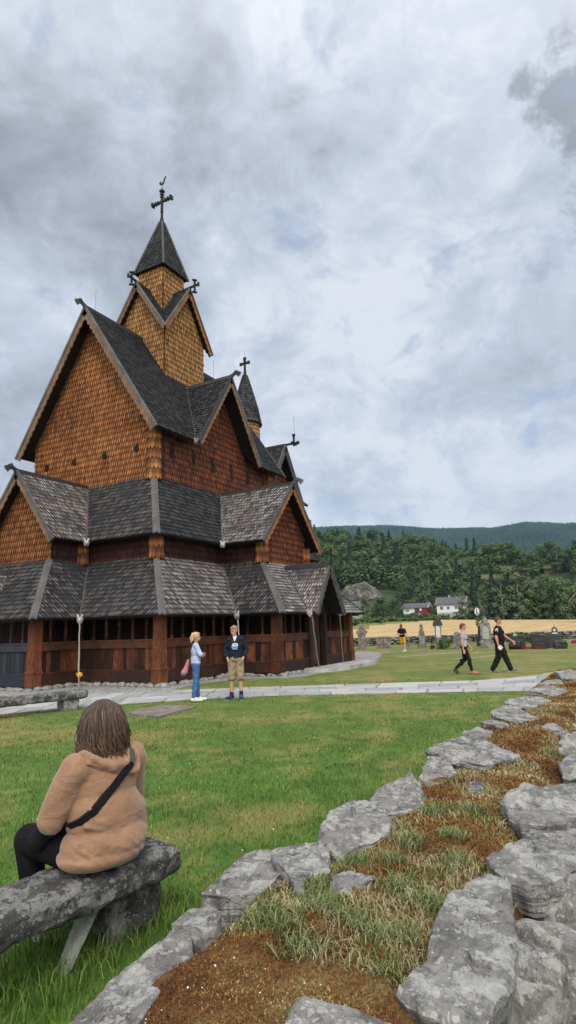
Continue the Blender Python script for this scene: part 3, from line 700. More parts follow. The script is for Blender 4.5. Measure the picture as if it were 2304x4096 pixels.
for k in range(1250):
    a = rnd.uniform(-pi * 1.28, pi * .28); el = rnd.uniform(.05, 1.4) ** 1.0
    # direction on scalp: a around (back = -pi/2)
    dx, dy = cos(a), sin(a)
    base = HH_(dx * .088 * cos(el), -.02 + dy * .104 * cos(el), .03 + .100 * sin(el))
    end_r = rnd.uniform(.095, .145); tone = min(1, max(0, rnd.gauss(.40, .22)))
    pts = [base]; rad = [.0025]
    L_ = rnd.uniform(.20, .335) if dy < .3 else rnd.uniform(.18, .29)
    n = 11; ph = rnd.random() * 6; cu = rnd.uniform(.003, .014)
    for i in range(1, n + 1):
        t = i / n
        arc = min(1, t * 1.7 + (1 - sin(el)) * .3)
        rr_ = (.088 + (end_r - .088) * arc); rc_ = cos(el * (1 - arc))
        zz = .03 + .100 * sin(el * (1 - arc)) - max(0, (t - (.18 + .12 * sin(el)))) * L_ * 1.15
        q = HH_(0, 0, 0) + hl @ V((dx * rr_ * rc_, -.02 + dy * (rr_ + .008) * rc_, 0)); q.z = hc.z + zz
        w_ = cu * (t ** 1.5) * 2.2
        q += V((cos(ph + t * 10) * w_, sin(ph + t * 10) * w_, 0))
        if i >= n - 1: q += V((-dx, -dy, 0)) * .008 * (i - n + 2)
        pts.append(q); rad.append(.0027 * (1 - .35 * t) if i < n else .0015)
    # coloured along the length: g = t
    base_i = len(m.v); nn = 5; vs = []; fs = []
    prev = None
    for i, p in enumerate(pts):
        d = (pts[min(i + 1, n)] - pts[max(i - 1, 0)]).normalized(); a1 = d.cross(V((0.3, 0.2, 1))) if prev is None else prev - d * prev.dot(d)
        a1.normalize(); prev = a1; b1 = d.cross(a1)
        for j in range(nn): t = 2 * pi * j / nn; vs.append(p + a1 * cos(t) * rad[i] * 1.5 + b1 * sin(t) * rad[i])
    for i in range(n):
        for j in range(nn):
            f_ = (i * nn + j, i * nn + (j + 1) % nn, (i + 1) * nn + (j + 1) % nn, (i + 1) * nn + j)
            m.f.append(tuple(x + base_i for x in f_)); c0 = (tone, i / n, .5, 1); c1 = (tone, (i + 1) / n, .5, 1); m.c += [c0, c0, c1, c1]
    m.v += [tuple(v) for v in vs]
m.build('hair', kh.m, W0, True)
# ------------------------------------------------------------------ stave church
CX, CY = 22.65, 19.66
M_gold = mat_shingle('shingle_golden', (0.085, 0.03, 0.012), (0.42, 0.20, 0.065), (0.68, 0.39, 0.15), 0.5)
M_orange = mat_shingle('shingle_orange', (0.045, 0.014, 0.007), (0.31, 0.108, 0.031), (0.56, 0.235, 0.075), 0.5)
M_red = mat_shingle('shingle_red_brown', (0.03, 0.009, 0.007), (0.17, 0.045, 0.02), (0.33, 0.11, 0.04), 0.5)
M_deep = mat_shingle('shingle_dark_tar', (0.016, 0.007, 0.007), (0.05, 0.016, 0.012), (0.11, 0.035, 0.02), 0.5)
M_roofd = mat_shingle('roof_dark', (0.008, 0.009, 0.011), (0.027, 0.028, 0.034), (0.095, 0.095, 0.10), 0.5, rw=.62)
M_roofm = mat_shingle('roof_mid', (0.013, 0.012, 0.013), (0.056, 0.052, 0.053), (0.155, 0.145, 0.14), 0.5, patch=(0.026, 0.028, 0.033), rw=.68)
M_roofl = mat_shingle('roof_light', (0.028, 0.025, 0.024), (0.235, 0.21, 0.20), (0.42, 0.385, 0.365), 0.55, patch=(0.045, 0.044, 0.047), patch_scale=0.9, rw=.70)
M_board = mat_wood('board_weathered', (0.07, 0.045, 0.035), (0.26, 0.15, 0.085), (0.42, 0.29, 0.19))
M_boardg = mat_wood('board_grey', (0.035, 0.033, 0.035), (0.105, 0.10, 0.10), (0.20, 0.19, 0.185))
M_plank = mat_wood('plank_tarred', (0.010, 0.004, 0.003), (0.070, 0.019, 0.008), (0.24, 0.075, 0.022), stain=0.75)
M_post = mat_wood('post_tarred', (0.018, 0.006, 0.004), (0.10, 0.030, 0.011), (0.25, 0.085, 0.026), (9, 9, 1.6), stain=0.5)
M_beam = mat_wood('beam_dark', (0.012, 0.006, 0.005), (0.05, 0.018, 0.01), (0.15, 0.052, 0.02), stain=0.6)
M_blue = mat_wood('plank_blue_black', (0.012, 0.014, 0.02), (0.028, 0.032, 0.043), (0.055, 0.06, 0.075), stain=0.3)
M_pale = mat_wood('pole_pale', (0.22, 0.20, 0.19), (0.42, 0.38, 0.36), (0.6, 0.56, 0.53))
M_dark = plain('interior_dark', (0.012, 0.009, 0.009), 0.9)
M_soffit = mat_wood('soffit_tar', (0.008, 0.006, 0.006), (0.02, 0.013, 0.012), (0.04, 0.024, 0.02))
M_yellow = plain('yellow_marker', (0.75, 0.42, 0.03), 0.6)

church = empty('stave_church', (CX, CY, 0), 'tall tarred wooden stave church with stacked shingled roofs, gables, crosses and spires', 'church')
CO = (CX, CY, 0)
def cmb(): return MB(CO)
def part(mb, name, mat, parent=None, label=None, smooth=False):
    o = mb.build(name, mat, parent or church, smooth)
    if label: o['label'] = label
    return o
_seed = [100]
def sh(mb, poly, out, **k):
    _seed[0] += 1
    shingles(mb, poly, out, seed=_seed[0], **k)
ROOF = dict(row=0.21, wid=0.15, tip=0.45, lift=0.05, gap=0.26, jit=0.07)
ROOFF = dict(row=0.17, wid=0.15, tip=0.25, lift=0.03, gap=0.12, jit=0.06)
WALL = dict(row=0.245, wid=0.125, tip=0.60, lift=0.055, gap=0.26, jit=0.05)

def roof(name, planes, mat, label=None, kw=ROOF, t=0.10, parent=None):
    """planes: list of (poly, outward)"""
    m = cmb(); s = cmb()
    for poly, out in planes:
        sh(m, poly, out, **kw)
        slab(s, poly, out, t)
    o = part(m, name, mat, parent, label)
    part(s, 'roof_boarding', M_soffit, o)
    return o
def P(a, z): return [(x, y, z) for x, y in a]

# ---- tier A: gallery roofs
ze, zt = 2.25, 4.4
WS = (-0.7, 0, 0.7); SS = (0, -0.7, 0.7); ES = (0.7, 0, 0.7); NS = (0, 0.7, 0.7)
g_w = [([(14.69, 12.62, ze), (14.69, 16.2, ze), (16.69, 18.05, zt), (16.69, 14.62, zt)], WS),
       ([(12.8, 16.2, ze), (14.69, 16.2, ze), (16.69, 18.05, zt), (14.85, 18.05, zt)], SS),
       ([(12.8, 16.2, ze), (12.8, 23.12, ze), (14.85, 21.27, zt), (14.85, 18.05, zt)], WS),
       ([(14.69, 23.12, ze), (14.69, 26.7, ze), (16.69, 24.7, zt), (16.69, 21.27, zt)], WS)]
r_gw = roof('gallery_roof', g_w, M_roofm, 'dark grey gallery roof along the west side')
g_s = [([(14.69, 12.62, ze), (18.8, 12.62, ze), (20.8, 14.62, zt), (16.69, 14.62, zt)], SS)]
r_gs = roof('gallery_roof', g_s, M_roofl, 'pale shingled gallery roof beside the corner hip')
r_gp = roof('gallery_roof', [([(18.8, 12.62, ze), (18.8, 10.65, ze), (20.8, 12.65, zt), (20.8, 14.62, zt)], WS)], M_roofm)
g_f = [([(18.8, 10.65, ze), (20.85, 10.65, ze), (22.1, 12.37, 4.1), (22.1, 12.65, zt), (20.8, 12.65, zt)], SS),
       ([(23.35, 10.65, ze), (26.5, 10.65, ze), (24.5, 12.65, zt), (22.1, 12.65, zt), (22.1, 12.37, 4.1)], SS)]
r_gf = roof('gallery_roof', g_f, M_roofl, 'pale gallery roof over the south porch', ROOFF)
g_e = [([(26.5, 10.65, ze), (26.5, 12.62, ze), (24.5, 14.62, zt), (24.5, 12.65, zt)], ES),
       ([(26.5, 12.62, ze), (30.6, 12.62, ze), (28.6, 14.62, zt), (24.5, 14.62, zt)], SS),
       ([(30.6, 12.62, ze), (30.6, 26.7, ze), (28.6, 24.7, zt), (28.6, 14.62, zt)], ES)]
roof('gallery_roof', g_e, M_roofm, None, ROOFF)
roof('gallery_roof', [([(14.69, 26.7, ze), (30.6, 26.7, ze), (28.6, 24.7, zt), (16.69, 24.7, zt)], NS), ([(12.8, 23.12, ze), (14.69, 23.12, ze), (16.69, 21.27, zt), (14.85, 21.27, zt)], NS)], M_roofm, None, dict(ROOFF, row=0.3, wid=0.3))
# portal gables
pz = 4.1
r_pg = roof('porch_roof', [([(20.85, 10.30, ze), (20.85, 10.65, ze), (22.1, 12.37, pz), (22.1, 10.30, pz)], (-0.8, 0, 0.6)),
                    ([(23.35, 10.30, ze), (23.35, 10.65, ze), (22.1, 12.37, pz), (22.1, 10.30, pz)], (0.8, 0, 0.6))], M_roofl, 'small gabled roof over the south portal', dict(ROOF, row=0.2, wid=0.12, tip=0.5))
r_pw = roof('porch_roof', [([(12.3, 18.4, ze), (12.8, 18.4, ze), (14.45, 19.66, 3.95), (12.3, 19.66, 3.95)], SS),
                    ([(12.3, 20.92, ze), (12.8, 20.92, ze), (14.45, 19.66, 3.95), (12.3, 19.66, 3.95)], NS)], M_roofl)

def hipboards(lst, mat, parent, name='hip_board', w=0.24, h=0.07, lift=0.06):
    m = cmb()
    for p0, p1 in lst:
        p0 = V(p0) + V((0, 0, lift)); p1 = V(p1) + V((0, 0, lift))
        d = (p1 - p0).normalized(); sd = V((d.y, -d.x, 0)).normalized()
        for s in (-1, 1):   # two boards folded over the hip
            a = sd * (s * w * 0.5) - V((0, 0, w * 0.24))
            m.face([p0, p1, p1 + a, p0 + a], (0.6, 0.5, 0.5, 1))
            m.face([p0 + a, p1 + a, p1 + a - V((0, 0, 0.05)), p0 + a - V((0, 0, 0.05))], (0.3, 0.5, 0.5, 1))
        for q in (p0, p1):
            m.face([q, q + sd * w * 0.5 - V((0, 0, w * 0.24)), q + sd * w * 0.5 - V((0, 0, w * 0.24 + 0.05)), q - V((0, 0, 0.05)), q - sd * w * 0.5 - V((0, 0, w * 0.24 + 0.05)), q - sd * w * 0.5 - V((0, 0, w * 0.24))], (0.4, 0.5, 0.5, 1))
    return part(m, name, mat, parent)
hipboards([((16.69, 14.62, zt), (14.66, 12.59, ze))], M_boardg, r_gs)
hipboards([((14.85, 18.05, zt), (12.77, 16.17, ze))], M_boardg, r_gw)
hipboards([((14.85, 21.27, zt), (12.77, 23.15, ze))], M_boardg, r_gw)
hipboards([((20.8, 12.65, zt), (18.77, 10.62, ze))], M_boardg, r_gf)
hipboards([((24.5, 12.65, zt), (26.53, 10.62, ze))], M_boardg, r_gf)
hipboards([((28.6, 14.62, zt), (30.63, 12.59, ze))], M_boardg, church)

def valley(p0, p1, parent, spout=True, mat=None, w=0.07):
    m = cmb()
    p0 = V(p0) + V((0, 0, 0.05)); p1 = V(p1) + V((0, 0, 0.05))
    d = (p1 - p0).normalized()
    rnd = random.Random(p0.x)
    pts = [p0.lerp(p1, i / 10) + V((rnd.uniform(-.015, .015), rnd.uniform(-.015, .015), rnd.uniform(0, .02))) for i in range(11)]
    m.tube(pts, [w * 0.5 * rnd.uniform(0.8, 1.15) for _ in pts], 6)
    o = part(m, 'valley_gutter', mat or M_boardg, parent)
    if spout:
        m = cmb(); e = p1 + d * 0.02
        hd = V((d.x, d.y, 0)).normalized(); sd = V((hd.y, -hd.x, 0))
        for s in (-1, 1):
            m.beam(e + sd * s * 0.10 + V((0, 0, 0.05)), e + hd * 0.16 + sd * s * 0.015 - V((0, 0, 0.17)), 0.05, 0.14)
        m.beam(e - V((0, 0, 0.02)), e + hd * 0.14 - V((0, 0, 0.10)), 0.16, 0.04)
        part(m, 'gutter_spout', M_pale, o)
    return o
valley((16.69, 18.05, zt), (14.66, 16.17, ze), r_gw)
valley((20.8, 14.62, zt), (18.77, 12.59, ze), r_gs)
valley((22.1, 12.37, pz), (20.82, 10.62, ze), r_pg)
valley((22.1, 12.37, pz), (23.38, 10.62, ze), r_pg)

def pole(a, b, w=0.028, yellow=False):
    m = cmb(); a = V(a); b = V(b); rnd = random.Random(int(a.x * 10))
    pts = [a.lerp(b, i / 9) + V((rnd.uniform(-.012, .012), rnd.uniform(-.012, .012), 0)) for i in range(10)]
    m.tube(pts, [w * rnd.uniform(0.75, 1.1) for _ in pts], 7)
    o = part(m, 'drain_pole', M_pale, church, smooth=True)
    if yellow:
        m = cmb()
        for k in range(9):
            t = k * 2 * pi / 9
            m.beam(b + V((0, 0, 0.5)), b + V((cos(t) * 0.09, sin(t) * 0.09, 0.5 + 0.05 * sin(k * 2.1))), 0.05, 0.03)
        m.tube([b + V((0, 0, 0.42)), b + V((0, 0, 0.52))], [0.05, 0.06], 8)
        part(m, 'yellow_marker', M_yellow, o)
pole((14.52, 16.05, 2.15), (13.64, 15.0, 0), yellow=True)
pole((18.72, 12.5, 2.1), (18.68, 12.3, 0))
pole((20.80, 10.50, 2.1), (21.7, 10.72, 0))
pole((23.40, 10.50, 2.1), (24.5, 10.95, 0.1))

# ---- gallery walls
def gallery(p0, p1, out, nwin, z0=0.12, door=None, mats=None, post=(True, True), hi=False):
    mp, mb_, mc = mats or (M_plank, M_beam, M_beam)
    p0 = V((*p0, 0)); p1 = V((*p1, 0)); d = p1 - p0; L = d.length; d.normalize(); n = V(out)
    rnd = random.Random(int(p0.x * 31 + p0.y * 17))
    Mx = Matrix((( d.x, n.x, 0, p0.x), (d.y, n.y, 0, p0.y), (0, 0, 1, 0), (0, 0, 0, 1)))
    segs = [(0, L)] if not door else [(0, door[0]), (door[1], L)]
    pl = cmb(); bm_ = cmb(); ar = cmb()
    for a, b in segs:
        x = a
        while x < b - 0.02:
            w = min(b - x, rnd.uniform(0.14, 0.24))
            if b - x - w < 0.08: w = b - x
            dd = rnd.uniform(-0.012, 0.012)
            pl.box((x + 0.006, -0.06 + dd, 0.46), (x + w - 0.006, 0.0 + dd, 1.24), (rnd.random(), .5, rnd.random(), 1), Mx)
            x += w
        bm_.box((a, -0.12, z0), (b, 0.05, 0.47), (0.45, .5, .5, 1), Mx)
        bm_.box((a, -0.02, 0.47), (b, 0.065, 0.53), (0.6, .5, .5, 1), Mx)
        bm_.box((a, -0.10, 1.22), (b, 0.055, 1.45), (0.75, .5, .5, 1), Mx)
        bm_.box((a, -0.10, 1.45), (b, 0.08, 1.49), (0.9, .5, .5, 1), Mx)
        bm_.box((a, -0.09, 2.30), (b, 0.04, 2.72), (0.2, .5, .5, 1), Mx)
        k = max(1, round(nwin * (b - a) / L)); w = (b - a) / k
        for i in range(k + 1):
            xx = a + i * w
            ar.box((xx - 0.03, -0.07, 1.49), (xx + 0.03, 0.0, 2.30), (rnd.random(), .5, .5, 1), Mx)
            ar.box((xx - 0.045, -0.08, 1.49), (xx + 0.045, 0.01, 1.60), (rnd.random(), .5, .5, 1), Mx)
            ar.box((xx - 0.05, -0.08, 1.98), (xx + 0.05, 0.01, 2.04), (rnd.random(), .5, .5, 1), Mx)
        for i in range(k):   # arched spandrel board
            xa = a + i * w; r = w / 2 - 0.03; xc = xa + w / 2
            N = 8
            for j in range(N):
                t0 = pi * j / N; t1 = pi * (j + 1) / N
                q = [(xc - cos(t0) * r, 2.04 + sin(t0) * 0.22), (xc - cos(t1) * r, 2.04 + sin(t1) * 0.22)]
                ar.mesh([(q[0][0], -0.015, q[0][1]), (q[1][0], -0.015, q[1][1]), (q[1][0], -0.015, 2.34), (q[0][0], -0.015, 2.34)], [(0, 1, 2, 3)], (0.5, .5, .5, 1), Mx)
    o = part(bm_, 'gallery_wall', mb_)
    part(pl, 'plank_panel', mp, o)
    part(ar, 'arcade', mc, o)
    return o
def cpost(x, y, s=0.33, mat=None):
    m = cmb(); rnd = random.Random(int(x * 7 + y * 13))
    def sq(z, h): return [(x + a * h, y + b * h, z) for a, b in ((-1, -1), (1, -1), (1, 1), (-1, 1))]
    levels = [(0.10, s * 0.56), (0.50, s * 0.56), (0.52, s * 0.60), (0.58, s * 0.60), (0.60, s * 0.52), (1.4, s * 0.48), (2.7, s * 0.46)]
    vs = []
    for z, h in levels: vs += sq(z, h)
    fs = []
    for i in range(len(levels) - 1):
        for k in range(4): fs.append((i * 4 + k, i * 4 + (k + 1) % 4, (i + 1) * 4 + (k + 1) % 4, (i + 1) * 4 + k))
    fs.append(tuple(range(len(vs) - 4, len(vs))))
    m.mesh(vs, fs, (rnd.uniform(0.45, 0.8), .5, .5, 1))
    return part(m, 'corner_post', mat or M_post)
gallery((15.19, 13.12), (19.3, 13.12), (0, -1, 0), 7)
gallery((19.3, 13.12), (19.3, 11.15), (-1, 0, 0), 3)
gallery((19.3, 11.15), (21.7, 11.15), (0, -1, 0), 4)
gallery((23.12, 11.15), (25.99, 11.15), (0, -1, 0), 4)
gallery((25.99, 13.12), (30.11, 13.12), (0, -1, 0), 6)
gallery((25.99, 11.15), (25.99, 13.12), (1, 0, 0), 3)
m = cmb(); m.box((25.85, 11.25, 1.4), (25.9, 13.1, 2.7)); m.box((25.9, 13.0, 0.1), (25.95, 14.7, 3.2)); part(m, 'inner_wall', M_beam)
gallery((15.19, 16.7), (15.19, 13.12), (-1, 0, 0), 6)
gallery((13.3, 16.7), (15.19, 16.7), (0, -1, 0), 3)
gallery((13.3, 22.62), (13.3, 16.7), (-1, 0, 0), 10, mats=(M_blue, M_blue, M_blue))
gallery((15.19, 26.2), (15.19, 22.62), (-1, 0, 0), 7)
gallery((30.11, 13.12), (30.11, 26.2), (1, 0, 0), 20)
gallery((30.11, 26.2), (15.19, 26.2), (0, 1, 0), 20)
for x, y in ((15.27, 13.20), (19.38, 11.23), (25.9, 11.23), (13.38, 16.78), (13.38, 22.54), (15.27, 26.1), (30.0, 13.2)): cpost(x, y)
# south portal: frame, leaf, gable boards
m = cmb()
for x in (21.70, 23.12): m.box((x - 0.1, 11.02, 0.12), (x + 0.1, 11.25, 2.3), (0.3, .5, .5, 1))
m.box((21.6, 11.03, 2.2), (23.2, 11.24, 2.36), (0.3, .5, .5, 1))
po = part(m, 'portal', M_beam)
m = cmb()
for i in range(5): m.box((21.8 + i * 0.19, 11.16, 0.2), (21.98 + i * 0.19, 11.21, 2.2), (random.random(), .5, .5, 1))
part(m, 'door', M_beam, po)
m = cmb()
for i in range(13):
    xa = 20.93 + i * 0.18; xb = xa + 0.17
    zf = lambda x: 2.25 + (1.25 - abs(x - 22.1)) * 1.48
    m.mesh([(xa, 11.0, 2.3), (xb, 11.0, 2.3), (xb, 11.0, max(2.31, zf(xb) - .1)), (xa, 11.0, max(2.31, zf(xa) - .1)), (xa, 11.04, 2.3), (xb, 11.04, 2.3), (xb, 11.04, max(2.31, zf(xb) - .1)), (xa, 11.04, max(2.31, zf(xa) - .1))],
           [(0, 1, 2, 3), (7, 6, 5, 4), (0, 4, 5, 1), (1, 5, 6, 2), (3, 7, 4, 0)], (random.random() * .5, .5, .5, 1))
part(m, 'gable_board', M_beam, po)
# inner walls and floor of the gallery
m = cmb()
m.box((16.8, 14.75, 0.1), (28.5, 24.6, 4.3)); m.box((20.9, 12.9, 0.1), (24.4, 14.75, 4.3)); m.box((15.0, 18.3, 0.1), (16.8, 21.0, 4.3))
m.box((15.25, 13.2, 0.1), (30.0, 26.1, 0.14)); m.box((19.4, 11.25, 0.1), (25.9, 13.2, 0.14))
m.box((28.5, 16.8, 0.1), (31.7, 22.5, 8))
part(m, 'inner_wall', M_beam)
m = cmb()
rnd = random.Random(5)
def stones_along(p0, p1, out):
    p0 = V((*p0, 0)); p1 = V((*p1, 0)); d = p1 - p0; L = d.length; d.normalize(); n = V(out); x = 0
    while x < L:
        w = rnd.uniform(0.2, 0.6); h = rnd.uniform(0.06, 0.13); dp = rnd.uniform(0.0, 0.16)
        c = p0 + d * (x + w / 2) + n * (dp - 0.12)
        vs, fs = ICO[2]
        m.mesh([(c + d * (v.x * w * 0.52) + n * (v.y * 0.16) + V((0, 0, 0.03 + v.z * h * 0.95)) + V((1, 1, 1)) * (noise.noise(V(v) * 1.7 + c) * 0.04)) for v in vs], fs, (rnd.random(), .5, .5, 1))
        x += w * 0.97
for a in (((15.1, 13.05), (19.3, 13.05), (0, -1, 0)), ((19.22, 13.1), (19.22, 11.1), (-1, 0, 0)), ((19.3, 11.07), (25.99, 11.07), (0, -1, 0)), ((15.1, 16.7), (15.1, 13.1), (-1, 0, 0)),
          ((13.25, 16.6), (15.2, 16.6), (0, -1, 0)), ((13.2, 22.7), (13.2, 16.6), (-1, 0, 0)), ((26.05, 11.1), (26.05, 13.1), (1, 0, 0))): stones_along(*a)
kf = NT('foundation_stone'); nn = kf.noise(kf.pos(), 9, 5, 0.7); kf.col(kf.ramp(nn, [(0.35, (0.08, 0.08, 0.078)), (0.55, (0.27, 0.265, 0.25)), (0.75, (0.42, 0.42, 0.40))])); kf.bump(nn, 0.6, 0.02)
M_found = kf.m
part(m, 'foundation', M_found, smooth=True)

# ---- aisle walls (tier B)
def shcyl(m, cx, cy, z0, z1, r0, r1, n=14, row=0.2, tip=0.45, lift=0.03, a0=0, a1=2 * pi, seed=3):
    rnd = random.Random(seed)
    rows = int((z1 - z0) / row)
    for i in range(rows + 1):
        za = z0 + i * row; zb = min(z1, za + row * 1.2)
        if za >= z1: break
        for k in range(n):
            t0 = a0 + (a1 - a0) * (k + (i % 2) * .5) / n; t1 = t0 + (a1 - a0) / n * 0.93; tm = (t0 + t1) / 2
            def pt(t, z, e):
                f = (z - z0) / (z1 - z0); r = r0 + (r1 - r0) * f + e
                return (cx + cos(t) * r, cy + sin(t) * r, z)
            rv = rnd.random()
            tp = tip * row
            m.face([pt(t0, zb, .004), pt(t0, za + tp, lift), pt(tm, za, lift), pt(t1, za + tp, lift), pt(t1, zb, .004)], [(rv, 1, .5, 1), (rv, .2, .5, 1), (rv, 0, .5, 1), (rv, .2, .5, 1), (rv, 1, .5, 1)])
            m.face([pt(t0, za + tp, lift), pt(t0, za + tp, 0), pt(tm, za, 0), pt(tm, za, lift)], (rv, 0, .5, 0))
            m.face([pt(tm, za, lift), pt(tm, za, 0), pt(t1, za + tp, 0), pt(t1, za + tp, lift)], (rv, 0, .5, 0))
    m.tube([(cx, cy, z0), (cx, cy, z1)], [r0 - .003, r1 - .003], 20, (0, .7, .5, .15))
W1, S1 = (-1, 0, 0), (0, -1, 0)
m = cmb()
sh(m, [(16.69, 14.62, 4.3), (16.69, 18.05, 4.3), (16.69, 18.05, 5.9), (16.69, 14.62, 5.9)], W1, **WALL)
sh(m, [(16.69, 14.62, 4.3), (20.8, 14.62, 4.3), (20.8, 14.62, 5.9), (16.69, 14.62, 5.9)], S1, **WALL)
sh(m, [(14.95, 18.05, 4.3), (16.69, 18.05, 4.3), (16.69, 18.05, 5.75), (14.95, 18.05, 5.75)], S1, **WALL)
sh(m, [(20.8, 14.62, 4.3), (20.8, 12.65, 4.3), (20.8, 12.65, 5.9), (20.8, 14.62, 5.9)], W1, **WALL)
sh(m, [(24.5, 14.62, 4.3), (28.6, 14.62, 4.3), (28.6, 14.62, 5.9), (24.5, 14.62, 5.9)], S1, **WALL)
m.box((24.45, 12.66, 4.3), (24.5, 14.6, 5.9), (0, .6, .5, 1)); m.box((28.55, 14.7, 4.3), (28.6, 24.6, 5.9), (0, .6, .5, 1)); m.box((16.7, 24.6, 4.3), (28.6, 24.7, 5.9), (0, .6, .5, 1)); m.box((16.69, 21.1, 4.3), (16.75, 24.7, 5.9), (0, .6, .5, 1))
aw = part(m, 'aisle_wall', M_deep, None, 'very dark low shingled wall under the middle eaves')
m = cmb()
sh(m, [(14.95, 18.05, 4.3), (14.95, 21.27, 4.3), (14.95, 21.27, 5.7), (14.95, 19.66, 7.8), (14.95, 18.05, 5.7)], W1, **WALL)
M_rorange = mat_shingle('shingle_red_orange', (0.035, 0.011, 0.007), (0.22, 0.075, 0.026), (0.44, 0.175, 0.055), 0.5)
part(m, 'gable_wall', M_rorange, None, 'orange brown shingled gable on the west side')
m = cmb()
sh(m, [(20.8, 12.65, 4.3), (24.5, 12.65, 4.3), (24.5, 12.65, 5.85), (22.65, 12.65, 7.85), (20.8, 12.65, 5.85)], S1, **WALL)
part(m, 'gable_wall', M_red, None, 'deep red brown shingled gable on the south side')
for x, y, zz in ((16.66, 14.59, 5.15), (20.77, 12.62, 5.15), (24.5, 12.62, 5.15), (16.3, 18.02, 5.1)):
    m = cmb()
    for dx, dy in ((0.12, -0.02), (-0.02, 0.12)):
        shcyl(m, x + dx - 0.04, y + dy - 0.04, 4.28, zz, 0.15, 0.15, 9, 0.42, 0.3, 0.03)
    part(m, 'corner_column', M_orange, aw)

# ---- middle roofs
z1, z2 = 5.15, 7.85
r_mw = roof('aisle_roof', [([(16.15, 14.15, z1), (16.15, 17.6, z1), (18.04, 19.66, z2), (18.04, 15.97, z2)], WS)], M_roofm, 'grey aisle roof left of the corner hip')
r_mg = roof('aisle_gable_roof', [([(14.55, 17.6, z1), (16.15, 17.6, z1), (18.04, 19.66, z2), (14.55, 19.66, z2)], SS), ([(14.55, 21.72, z1), (16.15, 21.72, z1), (18.04, 19.66, z2), (14.55, 19.66, z2)], NS)], M_roofl, 'pale grey gable roof on the west side')
r_ms = roof('aisle_roof', [([(16.15, 14.15, z1), (20.15, 14.15, z1), (22.65, 15.97, z2), (18.04, 15.97, z2)], SS)], M_roofd, 'blackish aisle roof right of the corner hip')
r_msg = roof('aisle_gable_roof', [([(20.15, 12.15, z1), (20.15, 14.15, z1), (22.65, 15.97, z2), (22.65, 12.15, z2)], WS), ([(25.15, 12.15, z1), (25.15, 14.15, z1), (22.65, 15.97, z2), (22.65, 12.15, z2)], ES)], M_roofl, 'mottled grey gable roof on the south side')
roof('aisle_roof', [([(25.15, 14.15, z1), (29.15, 14.15, z1), (27.26, 15.97, z2), (22.65, 15.97, z2)], SS), ([(29.15, 14.15, z1), (29.15, 25.1, z1), (27.26, 23.35, z2), (27.26, 15.97, z2)], ES)], M_roofd, None, ROOFF)
roof('aisle_roof', [([(16.15, 25.17, z1), (29.15, 25.17, z1), (27.26, 23.35, z2), (18.04, 23.35, z2)], NS), ([(16.15, 21.72, z1), (16.15, 25.17, z1), (18.04, 23.35, z2), (18.04, 19.66, z2)], WS)], M_roofm, None, dict(ROOFF, row=0.3, wid=0.3))
hipboards([((18.0, 15.93, z2), (16.12, 14.12, z1))], M_boardg, r_ms, w=0.26)
hipboards([((27.26, 15.97, z2), (29.18, 14.12, z1))], M_boardg, r_ms, w=0.2)
valley((18.04, 19.66, z2), (16.12, 17.57, z1), r_mw, mat=M_board)
valley((22.65, 15.97, z2), (20.12, 14.12, z1), r_ms)

def ridge(p0, p1, parent, w=0.14, h=0.16, mat=None):
    m = cmb(); m.beam(V(p0) + V((0, 0, .04)), V(p1) + V((0, 0, .04)), w, h)
    return part(m, 'ridge_beam', mat or M_boardg, parent)
def dragon(p, d, parent, s=1.0):
    """carved beast head finial at ridge end, pointing along d"""
    d = V(d); sd = V((d.y, -d.x, 0))
    ol = [(-0.1, -0.08), (-0.1, 0.1), (0.12, 0.17), (0.22, 0.24), (0.28, 0.34), (0.34, 0.26), (0.42, 0.27), (0.46, 0.2), (0.6, 0.16), (0.66, 0.05), (0.56, 0.05), (0.6, -0.06), (0.5, -0.02), (0.47, -0.12), (0.38, -0.02), (0.3, 0.05), (0.16, 0.02), (0.05, -0.1)]
    m = cmb(); m.prism([(a * s, b * s) for a, b in ol], V(p), d, V((0, 0, 1)), sd, 0.09 * s)
    m.prism([(a * s * .9 + .03, b * s * .75) for a, b in ol[2:8]], V(p), d, V((0, 0, 1)), sd, 0.17 * s)
    return part(m, 'dragon_finial', M_boardg, parent)
def rakes(apex, l, r, nrm, parent, wid=0.2, mat=None, cap=M_boardg, scal=0.06):
    m = cmb(); n = V(nrm) * 0.03
    for e in (l, r): rake(m, V(apex) + n, V(e) + n, nrm, wid, 0.05, scal)
    part(m, 'bargeboard', mat or M_board, parent)
    m = cmb()
    for e in (l, r):
        a = V(apex) + n * 1.4 + V((0, 0, .05)); b = V(e) + n * 1.4 + V((0, 0, .05)); b = b + (b - a).normalized() * 0.08
        m.beam(a, b, 0.09, 0.11)
    part(m, 'verge_board', cap, parent)
M_borange = mat_wood('board_orange', (0.13, 0.045, 0.015), (0.42, 0.17, 0.05), (0.62, 0.30, 0.11))
rakes((14.55, 19.66, z2), (14.55, 17.55, z1 - .07), (14.55, 21.77, z1 - .07), W1, r_mg, 0.19)
rakes((22.65, 12.15, z2), (20.10, 12.15, z1 - .06), (25.2, 12.15, z1 - .06), S1, r_msg, 0.19, M_borange)
rakes((22.1, 10.30, pz), (20.80, 10.30, ze - .06), (23.4, 10.30, ze - .06), S1, r_pg, 0.14, M_boardg)
rakes((12.3, 19.66, 3.95), (12.3, 18.35, ze - .06), (12.3, 20.97, ze - .06), W1, r_pw, 0.14, M_boardg)
ridge((14.5, 19.66, z2), (18.0, 19.66, z2), r_mg); dragon((14.5, 19.66, z2 + .04), (-1, 0, 0), r_mg, 0.8)
ridge((22.65, 12.1, z2), (22.65, 15.95, z2), r_msg); dragon((22.65, 12.1, z2 + .04), (0, -1, 0), r_msg, 0.8)
